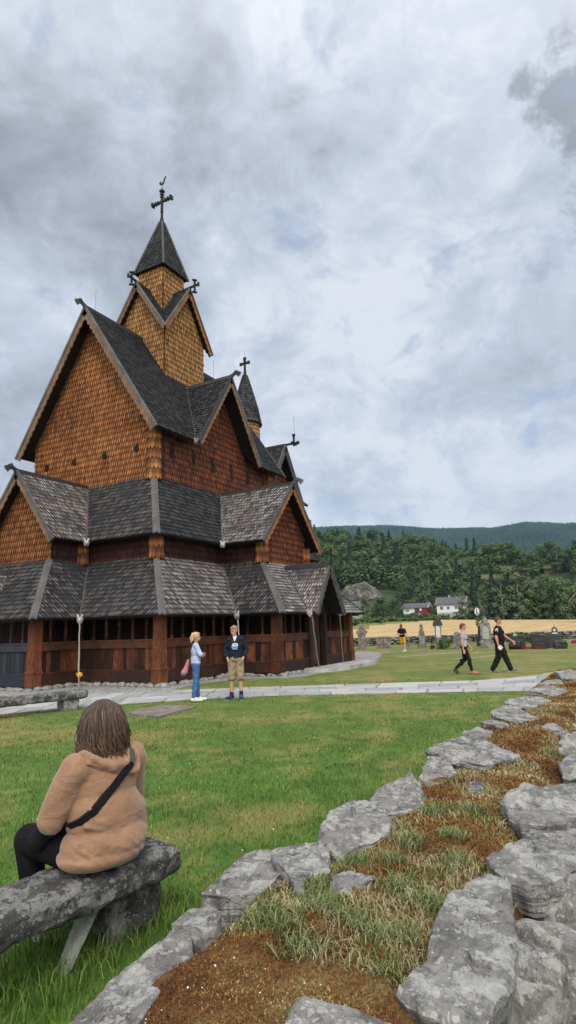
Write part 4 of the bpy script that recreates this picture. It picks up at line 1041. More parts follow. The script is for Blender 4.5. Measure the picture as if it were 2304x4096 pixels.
ridge((22.1, 10.25, pz), (22.1, 12.3, pz), r_pg, 0.2, 0.2); ridge((12.25, 19.66, 3.95), (14.45, 19.66, 3.95), r_pw, 0.2, 0.2)

def cross(p, axis, parent, s=1.0, name='cross', foot=0.5, flare=1.7):
    """wooden cross with flared arms; axis = direction of the arms"""
    a = V(axis); n = a.cross(V((0, 0, 1))); p = V(p); u = V((0, 0, 1))
    w = 0.05 * s
    def arm(o, d, L, w0, w1):
        e = d.cross(n)
        m.mesh([o + e * w0 - n * w, o - e * w0 - n * w, o + d * L - e * w1 - n * w, o + d * L + e * w1 - n * w,
                o + e * w0 + n * w, o - e * w0 + n * w, o + d * L - e * w1 + n * w, o + d * L + e * w1 + n * w],
               [(0, 1, 2, 3), (7, 6, 5, 4), (0, 4, 5, 1), (1, 5, 6, 2), (2, 6, 7, 3), (3, 7, 4, 0)])
    m = cmb(); c = p + u * foot
    arm(c, a, 0.38 * s, w, w * flare); arm(c, -a, 0.38 * s, w, w * flare); arm(c, u, 0.42 * s, w, w * flare); arm(c, -u, foot + .02, w, w * 1.3)
    return part(m, name, M_black, parent)
cross((22.1, 10.18, pz + .05), (1, 0, 0), r_pg, 0.62, foot=0.38)

# ---- nave (tier C)
sl = 6.25 / 4.26
winS = [19.1, 20.55, 22.0, 23.5, 24.95, 26.4]; winW = [16.87, 18.7, 20.5, 22.28]
m = cmb()
poly = [(18.04, 15.97, 7.6), (18.04, 23.15, 7.6), (18.04, 23.15, 10.3), (18.04, 19.5, 15.85), (18.04, 15.97, 10.5)]
pp, n_, u_, w_ = frame(poly, W1)
def holes_for(poly, out, z0, pts, hw, hh):
    pp, n, u, w = frame(poly, out); o = pp[0]; o = o + w * ((z0 - o.z) / w.z)
    return [((V(p) - o).dot(u), (V(p) - o).dot(w), hw, hh) for p in pts]
sh(m, poly, W1, z0=7.6, holes=holes_for(poly, W1, 7.6, [(18.04, y, 9.15) for y in winW], 0.02, 0.02), **WALL)
nw = part(m, 'nave_wall', M_orange, None, 'tall west gable wall with rows of orange shingles')
m = cmb()
poly = [(18.04, 15.97, 7.6), (27.26, 15.97, 7.6), (27.26, 15.97, 10.5), (18.04, 15.97, 10.5)]
sh(m, poly, S1, z0=7.6, holes=holes_for(poly, S1, 7.6, [(x, 15.97, 9.15) for x in winS], 0.06, 0.16), **dict(WALL, row=0.27, wid=0.125))
sh(m, [(20.55, 15.965, 10.5), (24.45, 15.965, 10.5), (22.5, 15.965, 13.45)], S1, z0=7.6, **dict(WALL, row=0.27, wid=0.125))
m.box((27.2, 15.98, 7.6), (27.26, 23.15, 10.2), (0, .6, .5, 1)); m.box((18.05, 23.1, 7.6), (27.26, 23.15, 10.2), (0, .6, .5, 1))
m.mesh([(27.26, 15.98, 10.3), (27.26, 23.15, 10.2), (27.26, 19.5, 15.7)], [(0, 1, 2)], (0, .6, .5, 1))
ns = part(m, 'nave_wall', M_red, None, 'red brown shingled south wall with a row of small arched windows')
for x in winS:
    m = cmb()
    def arch(hw, hh, yy, t):
        return [(-hw, -hh), (hw, -hh), (hw, hh * .6), (hw * .7, hh * .88), (0, hh), (-hw * .7, hh * .88), (-hw, hh * .6)]
    m.prism(arch(.15, .33, 0, 0), (x, 15.95, 9.15), (1, 0, 0), (0, 0, 1), (0, -1, 0), .07)
    fo = part(m, 'window_frame', M_beam, ns)
    m = cmb(); m.prism(arch(.09, .26, 0, 0), (x, 15.94, 9.15), (1, 0, 0), (0, 0, 1), (0, -1, 0), .075)
    fo2 = part(m, 'window', M_dark, ns)
for y in winW:
    m = cmb(); m.prism([(cos(t * pi / 4) * .13, sin(t * pi / 4) * .15) for t in range(8)], (18.0, y, 9.15), (0, 1, 0), (0, 0, 1), (-1, 0, 0), .09)
    part(m, 'window', M_dark, nw)
for k, (x, y, r) in enumerate(((18.10, 16.03, 0.27), (27.2, 16.03, 0.22))):
    m = cmb(); shcyl(m, x, y, 7.7, 10.3, r, r, 12, 0.42, 0.25, 0.04, seed=9)
    part(m, 'corner_column', M_orange, nw)
nr = []
n1 = [([(17.44, 15.4, 9.75), (20.05, 15.4, 9.75), (22.5, 17.86, 13.5), (22.5, 19.5, 16), (17.44, 19.5, 16)], SS),
      ([(24.95, 15.4, 9.75), (27.86, 15.4, 9.75), (27.86, 19.5, 16), (22.5, 19.5, 16), (22.5, 17.86, 13.5)], SS),
      ([(20.05, 15.2, 9.75), (20.05, 15.4, 9.75), (22.5, 17.86, 13.5), (22.5, 15.2, 13.5)], WS),
      ([(24.95, 15.2, 9.75), (24.95, 15.4, 9.75), (22.5, 17.86, 13.5), (22.5, 15.2, 13.5)], ES)]
r_n = roof('nave_roof', n1, M_roofd, 'steep black shingled main roof', dict(ROOF, row=0.19, wid=0.14, tip=0.25))
roof('nave_roof', [([(17.44, 23.6, 9.75), (27.86, 23.6, 9.75), (27.86, 19.5, 16), (17.44, 19.5, 16)], NS)], M_roofd, None, dict(ROOFF, row=.3, wid=.3))
rakes((17.44, 19.5, 16), (17.44, 15.35, 9.7), (17.44, 23.65, 9.7), W1, r_n, 0.26, scal=0.08)
rakes((22.5, 15.2, 13.5), (20.0, 15.2, 9.68), (25.0, 15.2, 9.68), S1, r_n, 0.2, M_board)
ridge((17.4, 19.5, 16), (27.9, 19.5, 16), r_n); dragon((17.4, 19.5, 16.05), (-1, 0, 0), r_n, 0.9)
ridge((22.5, 15.15, 13.5), (22.5, 17.9, 13.5), r_n); dragon((22.5, 15.15, 13.55), (0, -1, 0), r_n, 0.85)
hipboards([((27.9, 19.5, 16), (27.9, 15.35, 9.72))], M_boardg, r_n, 'verge_board', w=0.14)
valley((22.5, 17.86, 13.5), (20.03, 15.38, 9.75), r_n, mat=M_roofd)
# black down pipes on the corners
m = cmb(); m.tube([(18.45, 15.8, 10.2), (18.45, 15.8, 7.9)], .03, 6); part(m, 'down_pipe', M_black)
m = cmb(); m.tube([(17.05, 14.45, 5.6), (17.05, 14.45, 4.5)], .02, 6); part(m, 'down_pipe', M_black)

# ---- tower
h = 1.56; zE, zR = 16.2, 19.0; st = (zR - zE) / 1.86
GT = dict(WALL, row=0.27, wid=0.125)
m = cmb()
for out, f in ((W1, lambda a, z: (CX - h, CY + a, z)), (S1, lambda a, z: (CX + a, CY - h, z))):
    sh(m, [f(-h, 12.2), f(h, 12.2), f(h, zR - h * st - .05), f(0, zR - .08), f(-h, zR - h * st - .05)], out, z0=12.2, **GT)
m.box((CX - h + .01, CY + h - .05, 13), (CX + h, CY + h, 16.4), (.2, .5, .5, 1)); m.box((CX + h - .05, CY - h + .01, 13), (CX + h, CY + h, 16.4), (.2, .5, .5, 1))
m.mesh([(CX - h, CY + h, 16.4), (CX + h, CY + h, 16.4), (CX, CY + h, 18.9), (CX + h, CY - h, 16.4), (CX + h, CY, 18.9)], [(0, 1, 2), (1, 3, 4)], (.2, .5, .5, 1))
tw = part(m, 'tower_wall', M_gold, None, 'golden shingled belfry walls with four gables')
e = 1.86
pl = []
c0 = (CX, CY, zR)
for sx, sy in ((-1, 0), (1, 0), (0, -1), (0, 1)):
    apex = (CX + sx * e, CY + sy * e, zR)
    for s in (-1, 1):
        cr = (CX + (sx * e if sx else s * e), CY + (sy * e if sy else s * e), zE)
        out = (0, s, 1) if sx else (s, 0, 1)
        pl.append(([apex, cr, c0], out))
r_t = roof('tower_roof', pl, M_roofd, None, dict(ROOF, row=0.2, wid=0.14))
for sx, sy in ((-1, 0), (0, -1), (1, 0), (0, 1)):
    ap = (CX + sx * e, CY + sy * e, zR)
    l = (CX + (sx * e if sx else -e - .04), CY + (sy * e if sy else -e - .04), zE - .06); r = (CX + (sx * e if sx else e + .04), CY + (sy * e if sy else e + .04), zE - .06)
    rakes(ap, l, r, (sx, sy, 0), r_t, 0.17, M_borange if sy else M_board, scal=0.06)
    d = V((sx, sy, 0))
    m = cmb(); b = V(ap) + V((0, 0, .05))
    m.beam(b - d * 1.0, b + d * 0.62 + V((0, 0, .1)), 0.09, 0.09)
    q = b + d * 0.36 + V((0, 0, .06))
    m.beam(q - V((0, 0, .36)), q + V((0, 0, .36)), 0.09, 0.07)
    for zz in (-.34, .34): m.beam(q + V((0, 0, zz)) - V((abs(sy) * .1, abs(sx) * .1, 0)) - d * .07, q + V((0, 0, zz)) + V((abs(sy) * .1, abs(sx) * .1, 0)) + d * .07, 0.12, 0.06)
    m.beam(b + d * 0.6 + V((0, 0, -.02)), b + d * 0.6 + V((0, 0, .2)), 0.1, 0.06)
    part(m, 'gable_cross', M_black, r_t)
h4 = 0.82
m = cmb()
for out, f in ((W1, lambda a, z: (CX - h4, CY + a, z)), (S1, lambda a, z: (CX + a, CY - h4, z)), ((0, 1, 0), lambda a, z: (CX + a, CY + h4, z)), ((1, 0, 0), lambda a, z: (CX + h4, CY + a, z))):
    sh(m, [f(-h4, 16.6), f(h4, 16.6), f(h4, 20.5), f(-h4, 20.5)], out, z0=12.2, **GT)
part(m, 'lantern_wall', M_gold, tw)
pl = []
for sx, sy in ((-1, 0), (1, 0), (0, -1), (0, 1)):
    q = 1.0; t = 0.1
    a = [(CX + (sx * q if sx else s * q), CY + (sy * q if sy else s * q), 20.3) for s in (-1, 1)]
    b = [(CX + (sx * t if sx else s * t), CY + (sy * t if sy else s * t), 23.55) for s in (1, -1)]
    pl.append((a + b, (sx, sy, .3)))
r_s = roof('spire', pl, M_roofd, 'steep four sided spire roof', dict(ROOF, row=0.2, wid=0.13), t=0.05)
m = cmb()
for sx in (-1, 1):
    for sy in (-1, 1): m.beam((CX + sx * 1.02, CY + sy * 1.02, 20.3), (CX + sx * .1, CY + sy * .1, 23.6), .11, .09)
part(m, 'hip_board', M_boardg, r_s)
m = cmb(); m.tube([(CX, CY, 23.35), (CX, CY, 23.6), (CX, CY, 23.9), (CX, CY, 24.2), (CX, CY, 24.25), (CX, CY, 24.5)], [.2, .15, .08, .06, .09, .05], 8); part(m, 'spire_cap', M_roofd, r_s)
m = cmb(); c = V((CX, CY, 24.93))
m.beam(c - V((0, 0, .7)), c + V((0, 0, .68)), .12, .1, up=(0, 1, 0))
m.beam(c - V((0, .66, 0)), c + V((0, .66, 0)), .1, .12)
for d in (V((0, 1, 0)), V((0, -1, 0)), V((0, 0, 1))):
    m.beam(c + d * .58, c + d * .70, .22, .22, up=(1, 0, 0)); m.beam(c + d * .40, c + d * .46, .18, .18, up=(1, 0, 0)); m.beam(c + d * .24, c + d * .30, .17, .17, up=(1, 0, 0))
cr = part(m, 'spire_cross', M_black, r_s)
m = cmb(); m.tube([c + V((0, 0, .68)), c + V((0, 0, 1.05))], .02, 6)
ol = [(-.18, .1), (-.12, .02), (0, -.02), (.1, 0), (.16, .12), (.22, .3), (.3, .42), (.24, .44), (.14, .34), (.08, .16), (0, .1), (-.08, .16), (-.12, .28), (-.16, .26), (-.14, .18), (-.22, .16)]
m.prism(ol, c + V((0, 0, 1.05)), (0, -1, 0), (0, 0, 1), (1, 0, 0), .03)
part(m, 'weather_vane', M_black, cr)

# ---- chancel and apse turret
tx, ty = 30.75, 19.66
m = cmb()
sh(m, [(27.3, 16.6, 7.0), (31.8, 16.6, 7.0), (31.8, 16.6, 9.3), (27.3, 16.6, 9.6)], S1, **dict(WALL, row=.25))
sh(m, [(27.45, 16.59, 9.0), (30.95, 16.59, 9.0), (29.2, 16.59, 11.85)], S1, **dict(WALL, row=.25))
m.box((31.75, 16.65, 5), (31.8, 22.7, 9.2), (0, .6, .5, 1)); m.box((27.3, 22.65, 5), (31.75, 22.7, 9.2), (0, .6, .5, 1))
part(m, 'chancel_wall', M_red)
r_c = roof('chancel_roof', [([(27.0, 16.2, 8.95), (32.2, 16.2, 8.95), (32.2, 19.66, 12.0), (27.0, 19.66, 12.0)], SS), ([(27.0, 23.1, 8.95), (32.2, 23.1, 8.95), (32.2, 19.66, 12.0), (27.0, 19.66, 12.0)], NS),
     ([(27.3, 16.05, 8.9), (29.2, 16.05, 11.95), (29.2, 19.6, 11.95), (27.3, 19.6, 8.9)], (-1, 0, .6)), ([(31.1, 16.05, 8.9), (29.2, 16.05, 11.95), (29.2, 19.6, 11.95), (31.1, 19.6, 8.9)], (1, 0, .6)),
     ([(27.3, 15.0, 8.0), (29.6, 15.0, 8.0), (28.9, 16.6, 9.4), (27.3, 16.6, 9.4)], SS)], M_roofd, None, ROOFF)
rakes((29.2, 16.05, 11.95), (27.25, 16.05, 8.82), (31.15, 16.05, 8.82), S1, r_c, 0.22, M_boardg)
ridge((29.2, 16.0, 11.95), (29.2, 19.6, 11.95), r_c)
m = cmb(); b = V((29.2, 16.0, 12.0)); d = V((0, -1, 0))
m.beam(b, b + d * 0.85, .10, .10); q = b + d * .55
m.beam(q - V((0, 0, .16)), q + V((0, 0, .52)), .10, .08); m.beam(q + V((0, 0, .42)), q + V((0, 0, .56)), .16, .08); m.beam(q - V((.3, 0, 0)), q + V((.3, 0, 0)), .10, .10); m.beam(b + d * .74, b + d * .87, .16, .16)
part(m, 'gable_cross', M_black, r_c)
m = cmb(); shcyl(m, tx, ty, 11.0, 14.6, .84, .84, 30, .24, .45, .03)
tt = part(m, 'turret_wall', M_gold)
m = cmb(); shcyl(m, tx, ty, 14.35, 15.4, 1.0, .80, 26, .2, .4, .03, seed=4); shcyl(m, tx, ty, 15.4, 16.6, .80, .48, 22, .2, .4, .03, seed=5); shcyl(m, tx, ty, 16.6, 17.7, .48, .16, 14, .2, .4, .03, seed=6)
m.tube([(tx, ty, 14.3), (tx, ty, 14.36)], [1.02, 1.02], 24, (0, .7, .5, .15))
tr = part(m, 'turret_roof', M_roofd, tt)
m = cmb(); m.tube([(tx, ty, 17.6), (tx, ty, 18.1)], [.13, .07], 8); part(m, 'turret_cap', M_post, tr)
cross((tx, ty, 18.05), (0, 1, 0), tr, 0.98, foot=.48, flare=2.2)
# thin lightning rods
for p in ((18.0, 19.5, 16.1), (15.6, 19.66, 7.95), (21.9, 19.5, 16.1), (22.5, 16.2, 13.55), (30.75, 19.66, 18.9), (29.2, 15.4, 12.6)):
    m = cmb(); m.tube([p, V(p) + V((0, 0, 1.1 if p[2] < 18 else .6))], .008, 4)
    part(m, 'lightning_rod', M_black)
# ------------------------------------------------------------------ terrain
def interp(x, pts):
    if x <= pts[0][0]: return pts[0][1]
    for (a, b), (c, d) in zip(pts, pts[1:]):
        if x <= c: return b + (d - b) * (x - a) / (c - a)
    return pts[-1][1]
CREST = [(-20, 12), (-5, 16), (0, 19), (3.8, 22), (9, 24), (11.9, 31), (15.3, 40), (18.9, 46), (22.5, 47), (27, 51), (40, 50), (60, 30), (90, 10)]
FARH = [(-40, 300), (-10, 400), (3.8, 392), (5.5, 414), (7, 422), (8.5, 414), (10, 408), (12, 414), (15.3, 432), (18.9, 455), (22.5, 462), (26.6, 458), (60, 420), (100, 200), (140, 150)]
def T(x, y):
    r = hypot(x, y); az = math.degrees(atan2(y, x))
    if r < 55: return 0.0
    if az > 140 or az < -60: return 0.0
    f = interp(az, [(-10, 0.4), (3.8, 0.75), (15, 2.1), (25, 2.2)])
    z = f * (max(0, min(r, 220) - 55) / 165) ** 1.3
    c = interp(az, CREST)
    z += 1.6 * sstep((r - 221) / 16)
    rc = interp(az, [(3.8, 305), (9, 310), (13, 390), (30, 400)])
    if r > 238:
        t = min(1, (r - 238) / (rc - 238))
        z += (c - z) * (0.35 * t + 0.65 * sstep(t))
        n = noise.noise(V((x * 0.012, y * 0.012, 0))) * 4 * t
        z += n
    if r > rc + 40: z -= (c * 0.45) * sstep((r - rc - 40) / 350)
    if r > 1100:
        H = interp(az, FARH)
        t = (r - 1100) / 1900
        n = noise.noise(V((x * 0.002, y * 0.002, 3))) * 30 + noise.noise(V((x * 0.006, y * 0.006, 5))) * 9
        if t < 1: z += (H + n * .4 - z) * (0.4 * t + 0.6 * sstep(t))+ n * .6 * t
        else: z = H + n - (r - 3000) * 0.06
    return z

def polar_mesh(name, azs, rs, zoff, mat, kind='structure', Tf=T, keep=None):
    vs = []; fs = []
    for r in rs:
        for a in azs:
            x, y = r * cos(radians(a)), r * sin(radians(a))
            vs.append((x, y, Tf(x, y) + zoff))
    n = len(azs)
    for i in range(len(rs) - 1):
        for j in range(n - 1):
            if keep and not keep((rs[i] + rs[i + 1]) / 2, (azs[j] + azs[j + 1]) / 2): continue
            fs.append((i * n + j, (i + 1) * n + j, (i + 1) * n + j + 1, i * n + j + 1))
    me = bpy.data.meshes.new(name); me.from_pydata(vs, [], fs)
    me.polygons.foreach_set('use_smooth', [True] * len(fs)); me.update()
    o = link_mesh(name, me, mat); tag(o, kind=kind); return o

def lawn_color(k, blades=False):
    """shared grass colour: fresh green with dry tan patches, from world position"""
    p = k.pos()
    n1 = k.noise(p, 0.45, 4, 0.6); n2 = k.noise(p, 1.7, 5, 0.65); n3 = k.noise(p, 30, 3, 0.6)
    g = k.ramp(n2, [(0.3, (0.042, 0.105, 0.013)), (0.5, (0.074, 0.165, 0.020)), (0.7, (0.125, 0.22, 0.036))])
    # drier and browner away from the viewer (towards the church and the graves)
    sep = k.n('ShaderNodeSeparateXYZ'); k.l(p, sep.inputs[0])
    ln = k.n('ShaderNodeVectorMath', operation='LENGTH'); k.l(p, ln.inputs[0])
    far = k.ramp(k.math('DIVIDE', ln.outputs['Value'], 50.0), [(0.14, 0.0), (0.27, 0.35), (0.6, 0.75)])
    g = k.mix(k.math('MULTIPLY', far, 0.8), g, (0.19, 0.20, 0.055))
    dry = k.math('ADD', k.math('MULTIPLY', n1, 0.6), k.math('MULTIPLY', n2, 0.4))
    th = k.math('ADD', dry, k.math('MULTIPLY', far, 0.06))
    c = k.mix(k.ramp(th, [(0.50, 0.0), (0.62, 0.8)]), g, (0.30, 0.24, 0.085))
    return c, n3
kg = NT('ground')
c, n3 = lawn_color(kg)
c = kg.mix(kg.ramp(n3, [(0.35, 0.55), (0.65, 0.0)]), c, (0.05, 0.065, 0.015))
pz_ = kg.pos(); ln = kg.n('ShaderNodeVectorMath', operation='LENGTH'); kg.l(pz_, ln.inputs[0])
rr = ln.outputs['Value']
hn = kg.noise(pz_, 0.05, 6, 0.7)
hill = kg.ramp(hn, [(0.35, (0.02, 0.035, 0.014)), (0.6, (0.05, 0.07, 0.022))])
meadow = kg.ramp(kg.noise(pz_, 0.15, 6, 0.7), [(0.35, (0.10, 0.13, 0.03)), (0.65, (0.24, 0.24, 0.07))])
c = kg.mix(kg.ramp(kg.math('DIVIDE', rr, 400.0), [(0.14, 0.0), (0.16, 1.0)]), c, meadow)
c = kg.mix(kg.ramp(kg.math('DIVIDE', rr, 400.0), [(0.57, 0.0), (0.64, 1.0)]), c, hill)
kg.col(c); kg.rough(0.95); kg.bump(n3, 0.5, 0.03)
azs = [-180 + 6 * i for i in range(28)] + [-12 + 0.45 * i for i in range(int(82 / 0.45))] + [70 + 5 * i for i in range(23)]
azs = sorted(set(round(a, 3) for a in azs))
azs = [a for a in azs if a < 180] + [180]
rs = [0.01, 3, 10, 25, 45, 55, 70, 90, 110, 135, 160, 190, 220, 226, 232, 238] + [248 + 10 * i for i in range(18)] + [440, 480, 540, 620, 720, 850, 1000, 1150] + [1250 + 100 * i for i in range(20)] + [3500, 4500, 7000, 12000]
ground = polar_mesh('ground', azs, rs, 0.0, kg.m)

# ripe grain fields
kw = NT('grain'); pw = kw.pos()
nw1 = kw.noise(kw.mapping(pw, (0.02, 0.25, 1)), 3, 5, 0.6); nw2 = kw.noise(pw, 1.2, 4, 0.7)
cc = kw.ramp(kw.math('ADD', kw.math('MULTIPLY', nw1, .6), kw.math('MULTIPLY', nw2, .4)), [(0.35, (0.31, 0.22, 0.095)), (0.5, (0.46, 0.325, 0.155)), (0.7, (0.56, 0.42, 0.22))])
kw.col(cc); kw.rough(0.95); kw.bump(nw2, 0.6, 0.3)
def edge(a): return 0.6 * sin(a * 1.7) + 0.4 * sin(a * 4.1)
f1 = polar_mesh('grain_field', [-25 + 0.5 * i for i in range(104)], [66, 75, 85, 95, 105, 112], 0.25, kw.m)
f2 = polar_mesh('grain_field', [-25 + 0.5 * i for i in range(94)], [112, 122, 135, 150, 165, 180, 200, 218], 0.25, kw.m, keep=lambda r, a: a < 14.5 + (218 - r) * 0.09)
# fine strip tracks in the field are part of its colour

# ------------------------------------------------------------------ paving, gravel
ks = NT('paving_slab'); r, g, b, a = ks.var(); ps = ks.pos()
n1 = ks.noise(ps, 3.5, 6, 0.65); n2 = ks.noise(ps, 40, 3, 0.6)
cs = ks.ramp(ks.math('ADD', ks.math('MULTIPLY', r, .5), ks.math('MULTIPLY', n1, .5)), [(0.25, (0.27, 0.275, 0.285)), (0.5, (0.385, 0.385, 0.385)), (0.8, (0.50, 0.49, 0.47))])
cs = ks.mix(ks.ramp(n2, [(.4, .25), (.7, 0)]), cs, (.2, .2, .2)); ks.col(cs); ks.rough(0.75); ks.bump(n1, .25, .01)
kv = NT('gravel'); pv = kv.pos()
v1 = kv.voro(pv, 28, out='Color'); sp = kv.n('ShaderNodeSeparateColor'); kv.l(v1, sp.inputs[0])
nv = kv.noise(pv, 2.2, 5, .6)
cv = kv.ramp(sp.outputs[0], [(0.1, (0.13, 0.13, 0.13)), (0.5, (0.29, 0.285, 0.28)), (0.9, (0.47, 0.46, 0.45))])
cv = kv.mix(kv.ramp(nv, [(.45, 0), (.65, .45)]), cv, (.22, .20, .16))
kv.col(cv); kv.rough(.9); kv.bump(kv.voro(pv, 28), .7, .03)
def flat(name, poly, z, mat, wob=0.12, step=0.35, seed=1, kind='structure', thick=0.0):
    """ground patch with a ragged outline"""
    rnd = random.Random(seed); out = []
    for i in range(len(poly)):
        a = V((*poly[i], 0)); b = V((*poly[(i + 1) % len(poly)], 0)); k = max(1, int((b - a).length / step))
        for j in range(k):
            q = a.lerp(b, j / k); out.append((q.x + rnd.uniform(-wob, wob), q.y + rnd.uniform(-wob, wob), z))
    bm = bmesh.new(); vs = [bm.verts.new(p) for p in out]; f = bm.faces.new(vs)
    if f.normal.z < 0: f.normal_flip()
    if thick:
        ex = bmesh.ops.extrude_face_region(bm, geom=[f])
        for v in ex['geom']:
            if isinstance(v, bmesh.types.BMVert): v.co.z -= thick
    bmesh.ops.triangulate(bm, faces=[f for f in bm.faces if len(f.verts) > 4])
    me = bpy.data.meshes.new(name); bm.to_mesh(me); bm.free()
    o = link_mesh(name, me, mat)
    if kind: tag(o, kind=kind)
    return o
flat('gravel', [(11.4, 18), (12.2, 15.4), (13.2, 13.2), (14.3, 12.0), (16.5, 12.35), (18.2, 12.2), (18.6, 10.35), (21, 10.1), (26.4, 10.2), (28.4, 11.0), (31, 11.7), (35.5, 13.3), (37.5, 15.5), (33, 17), (30.3, 14), (26, 12.9), (26, 14), (16, 14), (16, 22), (13, 24), (11, 24)], 0.006, kv.m, .1, .3, 3)
near = [(4.5, 17.6), (7.2, 14.6), (9.15, 12.55), (10.7, 11.62), (11.7, 10.75), (13.37, 8.94), (14.4, 7.1), (15.05, 5.27), (15.7, 3.6), (16.1, 2.3), (16.3, 0.8)]
farp = [(8.6, 20.5), (10.6, 17.2), (12.3, 14.8), (13.3, 13.2), (14.3, 12.1), (15.45, 10.2), (16.5, 8.2), (17.6, 6.1), (18.63, 4.07), (20.3, 2.6), (21.5, 0.8)]
def along(pl, t):
    t = t * (len(pl) - 1); i = min(int(t), len(pl) - 2); return V((*pl[i], 0)).lerp(V((*pl[i + 1], 0)), t - i)
rnd = random.Random(11); m = MB()
NR = 4
for r_ in range(NR):
    s0 = r_ / NR; s1 = (r_ + 1) / NR; t = 0.0
    while t < 1:
        dt = rnd.uniform(0.016, 0.055); t1 = min(1, t + dt)
        j = lambda: rnd.uniform(-.006, .006)
        q = []
        for (tt, ss) in ((t + .0008, s0 + .008), (t1 - .0008, s0 + .008), (t1 - .0008, s1 - .008), (t + .0008, s1 - .008)):
            p = along(near, tt).lerp(along(farp, tt), ss)
            q.append(V((p.x + rnd.uniform(-.035, .035), p.y + rnd.uniform(-.035, .035), 0.022 + rnd.uniform(-.003, .003))))
        cc_ = (rnd.random(), .5, .5, 1)
        m.face(q, cc_); lo = [V((p.x, p.y, 0.0)) for p in q]
        for i in range(4): m.face([q[i], lo[i], lo[(i + 1) % 4], q[(i + 1) % 4]], cc_)
        t = t1
tag(m.build('path', ks.m), kind='structure')
kj = plain('path_joint', (.22, .215, .17), .95, .3, 20)
flat('path_bed', near + farp[::-1], 0.010, kj, .03, .4, 5)
# bare soil by the gate end of the path
kd = plain('bare_soil', (.33, .29, .19), .95, .2, 6)
flat('bare_soil', [(17.9, 2.9), (19.2, 1.9), (22, 1.2), (24, 1.2), (23.2, 2.1), (21.2, 2.5), (19.6, 3.4), (18.6, 4.2)], 0.008, kd, .15, .3, 8)
for i, (x, y, a, b) in enumerate(((33.0, 9.6, 2.6, .35), (30.5, 6.5, 1.8, .3), (35, 6.9, 1.5, .3), (36.5, 12.3, 2.2, .4))):
    flat('bare_soil', [(x + cos(t) * a * (1 if abs(cos(t)) > .5 else .8) - sin(t) * b * .5, y - cos(t) * a * .5 + sin(t) * b) for t in [k * pi / 5 for k in range(10)]], 0.007 + .001 * i, kd, .1, .3, 20 + i)
# worn ground at the door of the south portal
kst = NT('step_stone'); pst = kst.pos(); n1 = kst.noise(pst, 2.5, 6, .65)
kst.col(kst.ramp(n1, [(.35, (.24, .24, .235)), (.55, (.40, .395, .38)), (.7, (.5, .49, .46))])); kst.rough(.8); kst.bump(n1, .4, .02)
o = flat('door_step', [(20.9, 10.95), (21.25, 9.95), (22.6, 9.75), (24.3, 9.85), (26.0, 9.9), (26.3, 10.5), (26.1, 10.98), (23.5, 11.0)], 0.15, kst.m, .05, .3, 6, None, thick=.15)
tag(o, 'broad flat grey stone step before the south portal of the church', 'step')
kfs = NT('flat_slab'); pst = kfs.pos(); n1 = kfs.noise(kfs.mapping(pst, (1, 3, 1)), 3, 6, .7)
kfs.col(kfs.ramp(n1, [(.35, (.10, .085, .07)), (.55, (.21, .18, .155)), (.7, (.30, .26, .23))])); kfs.rough(.85); kfs.bump(n1, .5, .02)
o = flat('ground_slab', [(10.10, 9.62), (10.7, 9.78), (11.37, 9.72), (11.42, 9.2), (11.25, 8.73), (10.5, 8.62), (9.85, 8.52), (9.9, 9.1)], 0.05, kfs.m, .03, .25, 9, None, thick=.05)
tag(o, 'flat brown stone slab lying in the lawn near the path', 'slab')

